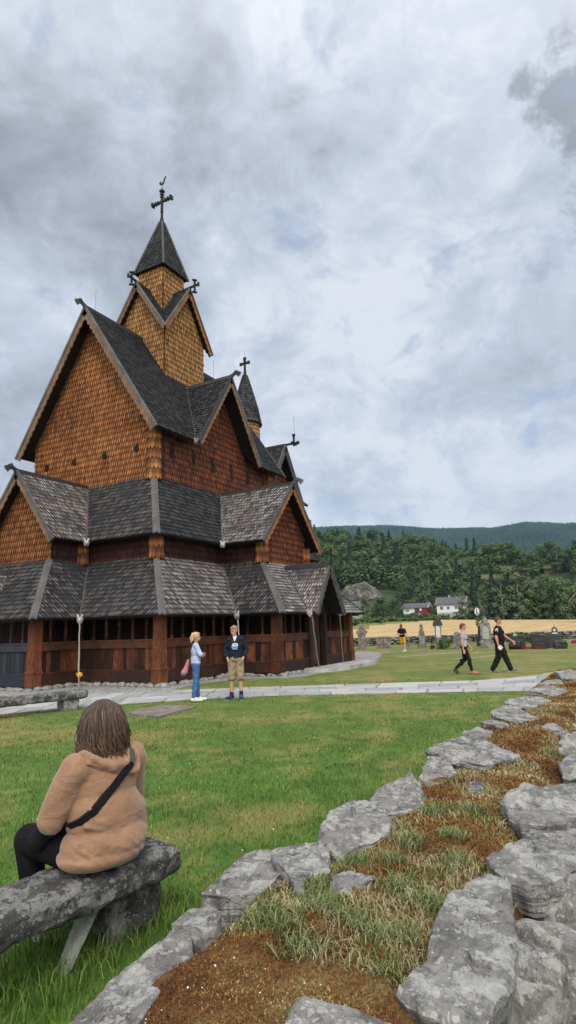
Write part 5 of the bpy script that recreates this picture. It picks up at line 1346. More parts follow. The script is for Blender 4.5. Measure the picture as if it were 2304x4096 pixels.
# ------------------------------------------------------------------ lichened rock
def mat_rock(name, base=((.075, .073, .071), (.20, .194, .184), (.34, .33, .312)), lichen=(.50, .495, .47), amt=.45, dark=(.045, .043, .042), scale=1.0, darkamt=.5, moss=None):
    k = NT(name); p = k.pos()
    n1 = k.noise(k.mapping(p, (1, 1, 3.0)), 6 * scale, 9, .72, .5); n2 = k.noise(p, 30 * scale, 5, .7)
    c = k.ramp(k.math('ADD', k.math('MULTIPLY', n1, .7), k.math('MULTIPLY', n2, .3)), [(.34, base[0]), (.5, base[1]), (.66, base[2])])
    # dark crust
    n3 = k.noise(p, 11 * scale, 9, .78)
    c = k.mix(k.ramp(n3, [(.52, 0), (.57, darkamt)]), c, dark)
    # round pale lichen rosettes
    w = k.mix(0.10, p, k.n('ShaderNodeTexNoise').outputs[1])
    nw = k.n('ShaderNodeTexNoise'); k.l(p, nw.inputs['Vector']); nw.inputs['Scale'].default_value = 14 * scale
    vd = k.n('ShaderNodeVectorMath', operation='MULTIPLY_ADD'); k.l(nw.outputs[1], vd.inputs[0]); vd.inputs[1].default_value = (.09, .09, .09); k.l(p, vd.inputs[2])
    v = k.n('ShaderNodeTexVoronoi', feature='F1'); k.l(vd.outputs[0], v.inputs['Vector']); v.inputs['Scale'].default_value = 24 * scale
    sp = k.n('ShaderNodeSeparateColor'); k.l(v.outputs['Color'], sp.inputs[0])
    rad = k.math('MULTIPLY', k.math('SUBTRACT', sp.outputs[0], 1 - amt), .75)
    ls = k.math('GREATER_THAN', k.math('SUBTRACT', rad, v.outputs['Distance']), 0.0)
    v2 = k.n('ShaderNodeTexVoronoi', feature='F1'); k.l(vd.outputs[0], v2.inputs['Vector']); v2.inputs['Scale'].default_value = 45 * scale
    sp2 = k.n('ShaderNodeSeparateColor'); k.l(v2.outputs['Color'], sp2.inputs[0])
    ls2 = k.math('GREATER_THAN', k.math('SUBTRACT', k.math('MULTIPLY', k.math('SUBTRACT', sp2.outputs[0], .6), .9), v2.outputs['Distance']), 0.0)
    big = k.ramp(k.noise(p, 6 * scale, 9, .76), [(.505, 0), (.53, .9)])
    lm = k.math('MAXIMUM', k.math('MULTIPLY', ls, .6), k.math('MAXIMUM', k.math('MULTIPLY', ls2, .6), k.math('MULTIPLY', big, k.math('MULTIPLY', n2, 1.2))), )
    lc = k.mix(n2, tuple(x * .8 for x in lichen), tuple(min(1, x * 1.15) for x in lichen))
    c = k.mix(k.math('MULTIPLY', lm, .9, True), c, lc)
    cr = k.n('ShaderNodeTexVoronoi', feature='DISTANCE_TO_EDGE'); k.l(k.mapping(p, (1, 1, 3.2), (.5, .3, 0)), cr.inputs['Vector']); cr.inputs['Scale'].default_value = 4.2 * scale
    crk = k.ramp(cr.outputs['Distance'], [(0.0, .8), (.008, .5), (.018, 0.0)])
    crk = k.math('MULTIPLY', crk, k.ramp(k.noise(p, 3 * scale, 3, .5), [(.50, 0), (.60, .2)]))
    c = k.mix(crk, c, tuple(x * .35 for x in base[0]))
    if moss:
        c = k.mix(k.ramp(k.noise(p, 7, 4, .6), [(.56, 0), (.66, .7)]), c, moss)
    k.col(c); k.rough(.9)
    h = k.math('ADD', k.math('MULTIPLY', n1, .45), k.math('ADD', k.math('MULTIPLY', n2, .5), k.math('ADD', k.math('MULTIPLY', lm, .06), k.math('MULTIPLY', crk, -.5))))
    k.bump(h, 1.0, .035 / scale ** .5)
    return k.m
M_rock = mat_rock('wall_rock')
M_bench = mat_rock('bench_rock', ((.03, .029, .029), (.07, .068, .066), (.13, .126, .122)), (.36, .36, .35), .48, (.02, .02, .02), 1.0, .6)

def rock(mb, outline, ztop, thick, seed=1, slope=(0, 0), rough=.02, lay=.012, org=None, taper=.9, bulge=.012, fs_=.16, fl=.030):
    """slab of layered rock from a plan outline; top follows slope, sides stepped by layers"""
    rnd = random.Random(seed); pts = [V((*p, 0)) for p in outline]
    cx = sum((p for p in pts), V((0, 0, 0))) / len(pts)
    # resample
    per = sum((pts[i] - pts[(i + 1) % len(pts)]).length for i in range(len(pts)))
    N = max(36, min(110, int(per / .018))); res = []; acc = 0; i = 0; target = 0
    segs = [(pts[i], pts[(i + 1) % len(pts)]) for i in range(len(pts))]
    lens = [(b - a).length for a, b in segs]
    for k in range(N):
        s = per * k / N; j = 0
        while s > lens[j]: s -= lens[j]; j = (j + 1) % len(lens)
        res.append(segs[j][0].lerp(segs[j][1], s / lens[j]))
    nz = lambda p, f: noise.noise(V(p) * f + V((seed * 3.1, seed * 1.7, seed)))
    bx0 = min(p.x for p in res); bx1 = max(p.x for p in res); by0 = min(p.y for p in res); by1 = max(p.y for p in res); dia = max(bx1 - bx0, by1 - by0)
    facets = [(rnd.uniform(bx0, bx1), rnd.uniform(by0, by1), rnd.uniform(-fs_, fs_), rnd.uniform(-fs_, fs_), rnd.uniform(.0, .012)) for _ in range(9)]
    kn = max(9, N // 4); jag = [rnd.uniform(-.05, .05) for _ in range(kn)]
    rings = []
    prof = [(0.0, 0), (.12, 0), (.25, 0), (.37, 0), (.48, 0), (.58, 0), (.67, 0), (.75, 0), (.82, 0), (.88, 0), (.94, 0), (.985, .004), (1.0, .016)]
    nl = 6
    for j in range(1, nl + 1):
        f = j / nl; prof.append((1.0 + (taper - 1) * f + rnd.uniform(-bulge, bulge), .03 + f * (thick - .03)))
        prof.append((1.0 + (taper - 1) * f + rnd.uniform(-bulge, bulge) - .012, .03 + f * (thick - .03) + .006))
    vs = []
    for (sc, dz) in prof:
        for ip, p in enumerate(res):
            fj = ip / N * kn; j0 = int(fj) % kn; jj = jag[j0] + (jag[(j0 + 1) % kn] - jag[j0]) * (fj - int(fj))
            e = 1 + (jj if sc > .55 else 0) + (nz((p.x, p.y, 0), 9) * .04 + nz((p.x, p.y, 0), 24) * .05) * (max(0, sc - .5) * 2)
            if sc >= 1: e += nz((p.x * .4, p.y * .4, dz * 3), 12) * .14
            q = cx + (p - cx) * sc * e
            zt_ = ztop + (q.x - cx.x) * slope[0] + (q.y - cx.y) * slope[1]
            fc = .016 + max(-fl, min((q.x - a_) * gx + (q.y - b_) * gy + h_ for a_, b_, gx, gy, h_ in facets))
            t = fc + nz((q.x, q.y, 0), 3.5) * rough * .8 + nz((q.x, q.y, 0), 12) * rough * .9
            t = round(t / lay) * lay * .75 + t * .25 + nz((q.x, q.y, 0), 40) * .003      # cleaved layers
            vs.append(V((q.x, q.y, zt_ + (t if dz < .05 else t * .5) - dz)))
    fs = []; n = len(res)
    for a in range(len(prof) - 1):
        for b in range(n):
            fs.append((a * n + b, (a + 1) * n + b, (a + 1) * n + (b + 1) % n, a * n + (b + 1) % n))
    fs.append(tuple((len(prof) - 1) * n + b for b in range(n))[::-1])
    # flip so normals point out
    ar = sum(res[i].x * res[(i + 1) % n].y - res[(i + 1) % n].x * res[i].y for i in range(n))
    if ar < 0: fs = [f[::-1] for f in fs]
    mb.mesh(vs, fs)

# ------------------------------------------------------------------ the near dry stone wall
WALL_O = (4.5, 1.0, 0)
wall = empty('dry_stone_wall', WALL_O, 'broad mossy dry stone wall with rough grey cap stones in the foreground', 'wall')
caps = [
 (.80, [(1.20, 1.35), (1.40, 1.39), (1.70, 1.42), (1.74, 1.38), (1.64, 1.27), (1.55, 1.27), (1.45, 1.24), (1.28, 1.17), (1.18, 1.19), (0.9, 1.20), (0.9, 1.32)], .2, (0, .0)),
 (.815, [(1.68, 1.40), (1.79, 1.41), (1.84, 1.36), (1.82, 1.29), (1.74, 1.26), (1.68, 1.26), (1.69, 1.33)], .2, (0, 0)),
 (.80, [(1.97, 1.50), (2.14, 1.53), (2.30, 1.53), (2.42, 1.47), (2.26, 1.30), (2.16, 1.29), (2.07, 1.31), (1.99, 1.42)], .16, (0, 0)),
 (.84, [(2.34, 1.42), (2.49, 1.39), (2.55, 1.30), (2.48, 1.21), (2.29, 1.12), (2.21, 1.15), (2.17, 1.19), (2.08, 1.12), (2.07, 1.16), (2.17, 1.24), (2.25, 1.35)], .14, (-.05, .05)),
 (.85, [(2.70, 1.37), (2.89, 1.38), (3.04, 1.31), (3.08, 1.20), (2.88, 1.07), (2.70, 1.06), (2.57, 1.12), (2.47, 1.17), (2.55, 1.3)], .16, (.08, .1)),
 (.845, [(3.14, 1.30), (3.32, 1.33), (3.54, 1.20), (3.50, 1.12), (3.24, 1.03), (3.11, 1.08), (3.08, 1.18)], .18, (.1, .05)),
 (.82, [(3.90, 1.26), (4.24, 1.30), (4.30, 1.22), (4.08, 1.06), (3.90, 1.08), (3.79, 1.17)], .14, (.1, .1)),
 (.86, [(4.42, 1.36), (4.83, 1.32), (5.06, 1.14), (4.60, 0.75), (4.39, 0.85), (4.21, 0.91), (4.22, 1.12)], .10, (.02, .06)),
 (.83, [(5.20, 1.30), (5.65, 1.28), (5.65, 1.13), (5.30, 1.08), (5.14, 1.19)], .12, (0, .1)),
 (.82, [(6.01, 1.31), (6.23, 1.24), (5.86, 1.04), (5.69, 1.06), (5.85, 1.26)], .12, (0, .1)),
 (.84, [(6.46, 1.31), (6.98, 1.29), (7.11, 1.16), (6.45, 0.84), (6.11, 0.97), (6.27, 1.21)], .12, (0, .1)),
 (.84, [(7.25, 1.32), (7.82, 1.28), (8.16, 1.03), (7.79, 0.86), (7.15, 1.00), (7.01, 1.18)], .12, (0, .1)),
 (.83, [(8.58, 1.25), (9.38, 1.1), (9.2, .85), (8.7, .75), (8.20, 0.90)], .12, (0, .1)),
 (.86, [(11.09, 1.15), (11.95, 1.0), (11.28, 0.66), (10.4, 0.77), (10.16, 0.95)], .2, (0, .1)),
 (.83, [(9.6, 1.25), (10.1, 1.2), (10.2, 1.0), (9.7, .9)], .2, (0, 0)),
 (.80, [(2.25, 1.11), (2.35, 1.07), (2.34, 0.95), (2.17, 0.95), (2.12, 1.04)], .04, (0, 0)),
 (.81, [(6.03, 0.80), (6.25, 0.70), (5.88, 0.55), (5.66, 0.63)], .05, (0, 0)),
 (.80, [(3.65, .90), (3.78, .92), (3.8, .84), (3.68, .82)], .03, (0, 0)),
 (.845, [(1.66, 0.63), (1.82, 0.60), (1.98, 0.63), (2.26, 0.64), (2.46, 0.56), (2.42, 0.47), (2.05, 0.40), (1.80, 0.38), (1.60, 0.42), (1.60, 0.56)], .30, (.02, .12)),
 (.84, [(2.61, 0.60), (2.81, 0.52), (3.07, 0.49), (3.13, 0.28), (2.85, 0.25), (2.55, 0.33), (2.44, 0.42), (2.46, 0.50)], .13, (0, .08)),
 (.86, [(3.35, 0.68), (3.68, 0.60), (3.87, 0.35), (3.60, 0.20), (3.25, 0.26), (3.07, 0.55)], .14, (0, .05)),
 (.81, [(4.57, 0.52), (5.07, 0.46), (5.19, 0.28), (4.30, 0.24), (4.25, 0.46)], .2, (0, 0)),
 (.80, [(5.6, .45), (6.3, .5), (6.5, .3), (5.7, .22)], .2, (0, 0)),
 (.80, [(7.0, .5), (7.8, .5), (7.9, .25), (7.1, .22)], .2, (0, 0)),
 (.82, [(1.35, 0.84), (1.50, 0.84), (1.53, 0.74), (1.57, 0.60), (1.54, 0.49), (1.36, 0.46), (1.2, 0.6), (1.22, 0.76)], .2, (0, .1)),
]
for i, (z, ol, th, sl_) in enumerate(caps):
    m = MB(WALL_O); rock(m, ol, z + (.012 if i >= 18 else 0), th, seed=i + 1, slope=sl_, rough=.013, lay=.009, fs_=.16 if i < 18 else .26, fl=.03 if i < 18 else .045)
    m.build('cap_stone', M_rock, wall)
# upright peak on one cap stone
m = MB(WALL_O); pk = [(-.16, -.07, 0), (.10, -.09, 0), (.13, .05, 0), (-.12, .09, 0)]; vs, fs = icosphere(4)
tip_ = V((.07, .0, .165)); m.mesh([V((3.38, 1.16, .78)) + V((v.x * .15 * (1 - max(0, v.z)) ** .8 + tip_.x * max(0, v.z), v.y * .10 * (1 - max(0, v.z)) ** .8, (v.z * .165 if v.z > 0 else v.z * .08))) + V((1, 1, .5)) * (noise.noise(V(v) * 4) * .012 + round(noise.noise(V((v.x, v.y, v.z * 3)) * 2) * 4) * .004) for v in vs], fs)
m.build('cap_stone', M_rock, wall)
# face stones, both sides
rnd = random.Random(21); cnt = 0
ICO4 = icosphere(4)
def blob_stone(mb, c, s, seed, rot=0.0, tilt=0.0):
    vs, fs = ICO4
    rr = random.Random(int(seed * 10))
    pl_ = [(V(n), d) for n, d in (((1, 0, 0), 1), ((-1, 0, 0), 1), ((0, 1, 0), 1), ((0, -1, 0), 1), ((0, 0, 1), 1), ((0, 0, -1), 1))] + [(V((rr.gauss(0, 1), rr.gauss(0, 1), rr.gauss(0, 1))).normalized(), rr.uniform(.92, 1.25)) for _ in range(9)]
    R_ = Matrix.Rotation(rot, 3, 'Z') @ Matrix.Rotation(tilt, 3, 'Y')
    out = []
    for v in vs:
        q = V(v) * min(d / max(.05, V(v).dot(n)) for n, d in pl_)
        n = 1 + noise.noise(V(v) * 1.6 + V((seed, 0, 0))) * .08 + noise.noise(V(v) * 6 + V((seed, 3, 0))) * .06
        q = V((q.x * s[0], q.y * s[1], q.z * s[2])) * n
        out.append(R_ @ q + V(c))
    mb.mesh(out, fs)
# right face leans out towards the viewer's path; steeply set stones as in the photo
for row, (z, y) in enumerate(((.60, .40), (.36, .33), (.12, .27))):
    x = .7 + row * .12
    while x < 7.5 and cnt < 46:
        w = rnd.uniform(.16, .34) * (1 if x < 4 else 1.6); m = MB(WALL_O)
        blob_stone(m, (x + w / 2, y + rnd.uniform(-.04, .04), z + rnd.uniform(-.02, .02)), (w * .42, .14, .15), cnt * 3.3, rnd.uniform(-.25, .25), rnd.uniform(.25, .75))
        m.build('face_stone', M_rock, wall); cnt += 1; x += w
for row, (z, y) in enumerate(((.50, 1.20), (.2, 1.28))):
    x = .6
    while x < 12 and cnt < 74:
        w = rnd.uniform(.5, 1.0); m = MB(WALL_O)
        blob_stone(m, (x + w / 2, y + rnd.uniform(-.03, .03), z), (w * .50, .12, .17), cnt * 3.3, rnd.uniform(-.06, .06), rnd.uniform(-.1, .1))
        m.build('face_stone', M_rock, wall); cnt += 1; x += w
# earth and moss filling
km = NT('moss'); pm = km.pos(); a1 = km.noise(pm, 3.2, 5, .65); a2 = km.noise(pm, 60, 4, .75); a3 = km.noise(pm, 14, 4, .6)
cm_ = km.ramp(km.math('ADD', km.math('MULTIPLY', a1, .55), km.math('MULTIPLY', a3, .45)), [(.36, (.065, .024, .009)), (.46, (.16, .064, .018)), (.54, (.20, .115, .036)), (.64, (.27, .20, .08))])
cm_ = km.mix(km.ramp(a2, [(.35, .6), (.6, 0)]), cm_, (.05, .03, .012))
km.col(cm_); km.rough(.95); km.bump(a2, 1.0, .02)
M_moss = km.m
def wtop(x, y):
    e = min(y - .42, 1.33 - y)
    return .774 - .035 * sstep((.62 - y) / .1) + .018 * noise.noise(V((x * 2.2, y * 2.2, 0))) + .02 * noise.noise(V((x * 7, y * 7, 1))) + .008 * noise.noise(V((x * 30, y * 30, 1))) - max(0, .06 - e) * 1.2 + .02 * sstep(e / .3)
NX, NY = 560, 60
xs = [.5 + (13 - .5) * (i / NX) ** 1.7 for i in range(NX + 1)]; ys = [.34 + (1.42 - .34) * j / NY for j in range(NY + 1)]
vs = [(x - WALL_O[0], y - WALL_O[1], wtop(x, y)) for x in xs for y in ys]
fs = [(i * (NY + 1) + j, (i + 1) * (NY + 1) + j, (i + 1) * (NY + 1) + j + 1, i * (NY + 1) + j + 1) for i in range(NX) for j in range(NY)]
me = bpy.data.meshes.new('moss_bed'); me.from_pydata(vs, [], fs); me.polygons.foreach_set('use_smooth', [True] * len(fs)); me.update()
link_mesh('moss_bed', me, M_moss, wall)
m = MB(WALL_O); m.box((.5, .42, 0), (13, 1.32, .66)); m.build('rubble_core', M_found, wall)

# ------------------------------------------------------------------ grass
def mat_blade(name, cols, lawn=False):
    k = NT(name); r, g, b, a = k.var()
    if lawn:
        c, _ = lawn_color(k)
        c = k.mix(k.math('MULTIPLY', r, .45), c, (.16, .24, .05))
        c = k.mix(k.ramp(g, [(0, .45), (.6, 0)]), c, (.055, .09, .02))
        c = k.mix(k.ramp(b, [(.90, 0), (.93, .8)]), c, (.33, .28, .12))
    else:
        c = k.ramp(r, cols)
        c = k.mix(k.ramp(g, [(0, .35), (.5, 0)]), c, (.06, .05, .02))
    k.col(c); k.rough(.7); k.b.inputs['Specular IOR Level'].default_value = .25
    return k.m
def blades(name, P0, H, W, lean, mat, rv, kind='stuff', label=None, cat=None, parent=None, seed=1):
    """P0 (n,3) roots; curved 2-segment blades"""
    rg = np.random.default_rng(seed); n = len(P0)
    th = rg.uniform(0, 2 * np.pi, n); ph = rg.uniform(0, 2 * np.pi, n)
    w = np.stack([np.cos(th), np.sin(th), np.zeros(n)], 1) * (W[:, None] / 2)
    ld = np.stack([np.cos(ph), np.sin(ph), np.zeros(n)], 1); L = (lean * H)[:, None]
    up = np.array([0, 0, 1.0])
    mid = P0 + up * (H * .6)[:, None] + ld * L * .35; tip = P0 + up * (H * (1 - .35 * lean))[:, None] + ld * L
    v = np.stack([P0 - w, P0 + w, mid + w * .75, mid - w * .75, tip], 1).reshape(-1, 3).astype(np.float32)
    base = np.arange(n)[:, None] * 5
    quads = np.concatenate([base, base + 1, base + 2, base + 3], 1); tris = np.concatenate([base + 3, base + 2, base + 4], 1)
    loops = np.concatenate([quads, tris], 1).ravel().astype(np.int32)
    tot = np.tile(np.array([4, 3]), n); st = np.concatenate([[0], np.cumsum(tot)[:-1]])
    me = bpy.data.meshes.new(name); me.vertices.add(n * 5); me.vertices.foreach_set('co', v.ravel())
    me.loops.add(len(loops)); me.loops.foreach_set('vertex_index', loops)
    me.polygons.add(2 * n); me.polygons.foreach_set('loop_start', st.astype(np.int32)); me.polygons.foreach_set('loop_total', tot.astype(np.int32))
    me.update(calc_edges=True)
    a = me.color_attributes.new('var', 'FLOAT_COLOR', 'CORNER')
    r2 = rg.random(n); hv = np.array([0, 0, .6, .6, .6, .6, 1.0])
    c = np.ones((n, 7, 4), np.float32); c[:, :, 0] = rv[:, None]; c[:, :, 1] = hv[None]; c[:, :, 2] = r2[:, None]
    a.data.foreach_set('color', c.ravel())
    o = link_mesh(name, me, mat, parent)
    if kind: tag(o, label, cat, kind=kind)
    return o
rg = np.random.default_rng(4)
def frustum(xy, z=0.0, margin=.06):
    """keep only points that could show near the photographed view"""
    fx, fy = .8772, .4801
    d = xy[:, 0] * fx + xy[:, 1] * fy; s = xy[:, 0] * fy - xy[:, 1] * fx
    return (d > .8) & (np.abs(s) < d * (.52 + margin) + .5)
PP = []; HH = []; WW = []
for (r0, r1, dens, wd, ht) in ((1.8, 4.5, 2600, .0045, .055), (4.5, 7.5, 1100, .0065, .05), (7.5, 12, 420, .010, .045), (12, 20, 120, .016, .04)):
    area = pi * (r1 ** 2 - r0 ** 2) * 75 / 360; n = int(area * dens)
    rr_ = np.sqrt(rg.uniform(r0 ** 2, r1 ** 2, n)); aa = np.radians(rg.uniform(0, 75, n))
    xy = np.stack([rr_ * np.cos(aa), rr_ * np.sin(aa)], 1)
    # keep off wall, path, church apron
    k = frustum(xy) & (xy[:, 1] > 1.40)
    def pathside(p):
        ok = np.ones(len(p), bool)
        nx = np.array(near)[:, 0]; ny = np.array(near)[:, 1]
        fxp = np.array(farp)[:, 0]; fyp = np.array(farp)[:, 1]
        xn = np.interp(-p[:, 1], -ny, nx); xf = np.interp(-p[:, 1], -fyp, fxp)
        onp = (p[:, 0] > xn - .03) & (p[:, 0] < xf + .03)
        grav = ((p[:, 1] > 11.9) & (p[:, 0] > xn)) | ((p[:, 0] > 18.2) & (p[:, 1] > 9.7)) | ((p[:, 0] > 13) & (p[:, 1] > 11.7))
        slb = (p[:, 0] > 9.85) & (p[:, 0] < 11.4) & (p[:, 1] > 8.55) & (p[:, 1] < 9.75)
        return ~(onp | grav | slb)
    k &= pathside(xy); xy = xy[k]
    PP.append(np.concatenate([xy, np.zeros((len(xy), 1))], 1)); 
    hh = ht * rg.uniform(.5, 1.3, len(xy))
    # longer uncut grass along the foot of the wall and under the bench
    edge_ = np.exp(-((xy[:, 1] - 1.45) / .18) ** 2) + ((xy[:, 0] > 1.6) & (xy[:, 0] < 3.5) & (xy[:, 1] > 2.55) & (xy[:, 1] < 3.15)) * .9
    hh *= 1 + edge_ * 1.6
    HH.append(hh); WW.append(wd * rg.uniform(.7, 1.3, len(xy)))
P0 = np.concatenate(PP); HH = np.concatenate(HH); WW = np.concatenate(WW)
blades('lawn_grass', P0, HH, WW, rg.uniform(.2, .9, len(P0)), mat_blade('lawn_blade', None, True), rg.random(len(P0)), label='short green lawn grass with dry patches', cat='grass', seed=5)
print('lawn blades', len(P0))
# wall top: dry straw, green tufts and fine moss fuzz
def on_wall(n, x0, x1, pw=1.0, y0=.47, y1=1.30):
    x = x0 + (x1 - x0) * rg.random(n) ** pw; y = rg.uniform(y0, y1, n)
    z = np.array([wtop(a, b) for a, b in zip(x, y)]); return np.stack([x, y, z], 1)
def off_stones(P_):
    ok = np.ones(len(P_), bool)
    for z, ol, th, sl_ in caps:
        q = np.array(ol); c_ = q.mean(0); q = c_ + (q - c_) * .96; x, y = P_[:, 0], P_[:, 1]; ins = np.zeros(len(P_), bool)
        for i in range(len(q)):
            a, b = q[i], q[(i + 1) % len(q)]
            cr_ = (a[1] > y) != (b[1] > y)
            with np.errstate(divide='ignore', invalid='ignore'): xx = (b[0] - a[0]) * (y - a[1]) / (b[1] - a[1]) + a[0]
            ins ^= cr_ & (x < xx)
        ok &= ~ins
    return P_[ok]
def nz2(P_, f, s=0): return np.array([noise.noise(V((p[0] * f, p[1] * f, s))) for p in P_])
P1 = off_stones(on_wall(95000, 1.0, 12, 1.8))
blades('moss_fuzz', P1, rg.uniform(.004, .014, len(P1)) * np.where(P1[:, 0] < 1.75, .6, 1) * (1 + P1[:, 0] * .12), rg.uniform(.002, .004, len(P1)) * (1 + P1[:, 0] * .25), rg.uniform(.3, 1.2, len(P1)),
       mat_blade('moss_blade', [(0, (.08, .030, .010)), (.35, (.19, .078, .021)), (.6, (.26, .145, .042)), (.85, (.32, .245, .10)), (1, (.42, .37, .21))]), np.clip(rg.random(len(P1)) * .6 + .25 + nz2(P1, 3.0) * .8 - np.where(P1[:, 0] < 1.8, .22, 0), 0, 1), label='brown moss and dead stems covering the wall top', cat='moss', seed=6)
dens = None
P2 = off_stones(on_wall(46000, 1.45, 9, 1.6))
gmask = nz2(P2, 2.6, 4) + .50 * np.exp(-((P2[:, 0] - 2.15) / .5) ** 2) - np.where(P2[:, 0] < 1.72, .6, 0) - np.where((P2[:, 0] < 1.95) & (P2[:, 1] > .95), .6, 0) - np.where(P2[:, 0] > 2.8, .12, 0)
P2 = P2[gmask + rg.uniform(-.15, .15, len(P2)) > .12]
gm = np.clip(nz2(P2, 6.0, 9) * 1.4 + .42 + rg.normal(0, .18, len(P2)), 0, 1)
blades('wall_grass', P2, rg.uniform(.012, .045, len(P2)), rg.uniform(.0022, .0045, len(P2)) * (1 + P2[:, 0] * .12), rg.uniform(.4, 1.3, len(P2)),
       mat_blade('wall_blade', [(0, (.26, .21, .11)), (.25, (.40, .35, .21)), (.5, (.29, .275, .135)), (.68, (.20, .215, .085)), (.85, (.14, .18, .055)), (1, (.10, .145, .04))]), gm, label='straw coloured and green grass growing on the wall top', cat='grass', seed=7)
# denser green tufts
T_ = [(2.02, 1.02), (2.12, 1.12), (1.98, .88), (2.3, .85), (1.86, 1.08), (2.55, .95), (2.75, .93), (2.9, .80), (2.62, .72), (1.95, .74), (3.3, .82), (2.45, 1.08), (1.78, .98), (6.9, .75), (3.2, .98), (2.2, .70), (4.9, .6), (1.9, 1.2)]
PT = []
for x, y in T_:
    n = 170; a = rg.normal(0, .035, (n, 2)); q = np.stack([x + a[:, 0], y + a[:, 1]], 1); PT.append(np.concatenate([q, np.array([[wtop(*p)] for p in q])], 1))
PT = off_stones(np.concatenate(PT))
blades('wall_grass', PT, rg.uniform(.025, .075, len(PT)), rg.uniform(.0025, .005, len(PT)), rg.uniform(.5, 1.3, len(PT)), mat_blade('tuft_blade', [(0, (.30, .30, .16)), (.4, (.17, .21, .075)), (1, (.10, .15, .045))]), rg.random(len(PT)), label='green tufts of longer grass on the wall top', cat='grass', seed=8)
# small pale petals and grit on the moss
m = MB(); rnd = random.Random(3)
for k in range(34):
    x = 1.15 + abs(rnd.gauss(0, .45)); y = rnd.uniform(.62, 1.24); z = wtop(x, y) + .010; s = rnd.uniform(.0015, .003)
    a = rnd.random() * 6.28; t = rnd.uniform(-.6, .6)
    vs, fs = ICO[1]; m.mesh([(x + s * (v.x * cos(a) * 1.4 - v.y * sin(a)), y + s * (v.x * sin(a) * 1.4 + v.y * cos(a)), z + v.z * s * .5 + v.x * s * t) for v in vs], fs)
tag(m.build('fallen_petal', plain('petal', (.72, .68, .64), .7)), 'scattered small pale petals lying on the brown moss', 'petals', kind='stuff')
# daisies in the lawn
m = MB()
for k in range(110):
    a = radians(rnd.uniform(12, 72)); r = rnd.uniform(3, 14); x, y = r * cos(a), r * sin(a)
    if y < 1.6: continue
    if noise.noise(V((x * .6, y * .6, 8))) < .05: continue
    s = rnd.uniform(.005, .008) * (1 + r * .03); vs, fs = ICO[1]; m.mesh([(x + v.x * s, y + v.y * s, .055 + v.z * s * .5) for v in vs], fs)
tag(m.build('daisies', plain('daisy', (.75, .74, .62), .7)), 'tiny white and yellowish flowers dotted in the lawn', 'flowers', kind='stuff')

# ------------------------------------------------------------------ stone benches
def bench_slab(mb, p, ux, L, W_, z0, z1, seed, ends=.03):
    ux = V((*ux, 0)).normalized(); uy = V((-ux.y, ux.x, 0)); p = V((*p, 0))
    nx, ny, nz_ = max(14, int(L / .028)), 18, 8
    def f(a, b, c):   # a,b,c in -1..1
        r = 1
        q = p + ux * (L / 2 * (a)) + uy * (W_ / 2 * b) + V((0, 0, (z0 + z1) / 2 + (z1 - z0) / 2 * c))
        k = 1 if abs(c) < .99 or True else 1
        n = V((noise.noise(q * 5 + V((seed, 0, 0))), noise.noise(q * 5 + V((0, seed, 0))), noise.noise(q * 5 + V((0, 0, seed))))) * .013
        n += V((noise.noise(q * 16 + V((seed, 0, 0))), noise.noise(q * 16 + V((0, seed, 0))), noise.noise(q * 16 + V((0, 0, seed))))) * .012
        # rounded edges
        eb = max(0, abs(b) - .82) / .18; ec = max(0, abs(c) - .55) / .45; ea = max(0, abs(a) - (1 - .12 / L)) / (.12 / L)
        sh_ = (eb * ec) * .014
        q -= uy * (math.copysign(1, b) * sh_); q -= V((0, 0, math.copysign(1, c) * sh_)); q -= ux * math.copysign(ea * ec * .012, a)
        return q + n
    def grid(F, n1, n2):
        vs = [F(-1 + 2 * i / n1, -1 + 2 * j / n2) for i in range(n1 + 1) for j in range(n2 + 1)]
        fs = [(i * (n2 + 1) + j, (i + 1) * (n2 + 1) + j, (i + 1) * (n2 + 1) + j + 1, i * (n2 + 1) + j + 1) for i in range(n1) for j in range(n2)]
        return vs, fs
    for s in (-1, 1):
        vs, fs = grid(lambda a, b: f(a, b, s), nx, ny); mb.mesh(vs, fs if s > 0 else [q[::-1] for q in fs])
        vs, fs = grid(lambda a, c: f(a, s, c), nx, nz_); mb.mesh(vs, [q[::-1] for q in fs] if s > 0 else fs)
        vs, fs = grid(lambda b, c: f(s, b, c), ny, nz_); mb.mesh(vs, fs if s > 0 else [q[::-1] for q in fs])
def weld(o, d=.0005):
    bm = bmesh.new(); bm.from_mesh(o.data); bmesh.ops.remove_doubles(bm, verts=bm.verts, dist=d); bm.to_mesh(o.data); bm.free()
BO = (2.2, 2.9, 0)
bench = empty('stone_bench', BO, 'dark lichen spotted stone bench the woman sits on', 'bench', 'rough stone benches')
m = MB(BO); bench_slab(m, (2.10, 2.924), (1, -.14), 2.22, .42, .29, .45, 2.0); o = m.build('seat', M_bench, bench); weld(o)
m = MB(BO); bench_slab(m, (2.98, 2.86), (1, -.14), .34, .30, -.02, .29, 5.0); o = m.build('leg', M_bench, bench, True); weld(o)
m = MB(BO); bench_slab(m, (1.45, 3.0), (1, -.14), .30, .30, -.02, .29, 9.0); o = m.build('leg', M_bench, bench, True); weld(o)
B2 = (9.4, 12.0, 0)
bench2 = empty('stone_bench', B2, 'long low stone bench at the left beside the pale path', 'bench', 'rough stone benches')
m = MB(B2); bench_slab(m, (9.05, 12.05), (-.965, .26), 3.4, .48, .24, .42, 3.0); o = m.build('seat', M_bench, bench2, True); weld(o)
m = MB(B2); bench_slab(m, (10.35, 11.72), (-.965, .26), .36, .36, -.02, .27, 6.0); o = m.build('leg', M_rock, bench2, True); weld(o)
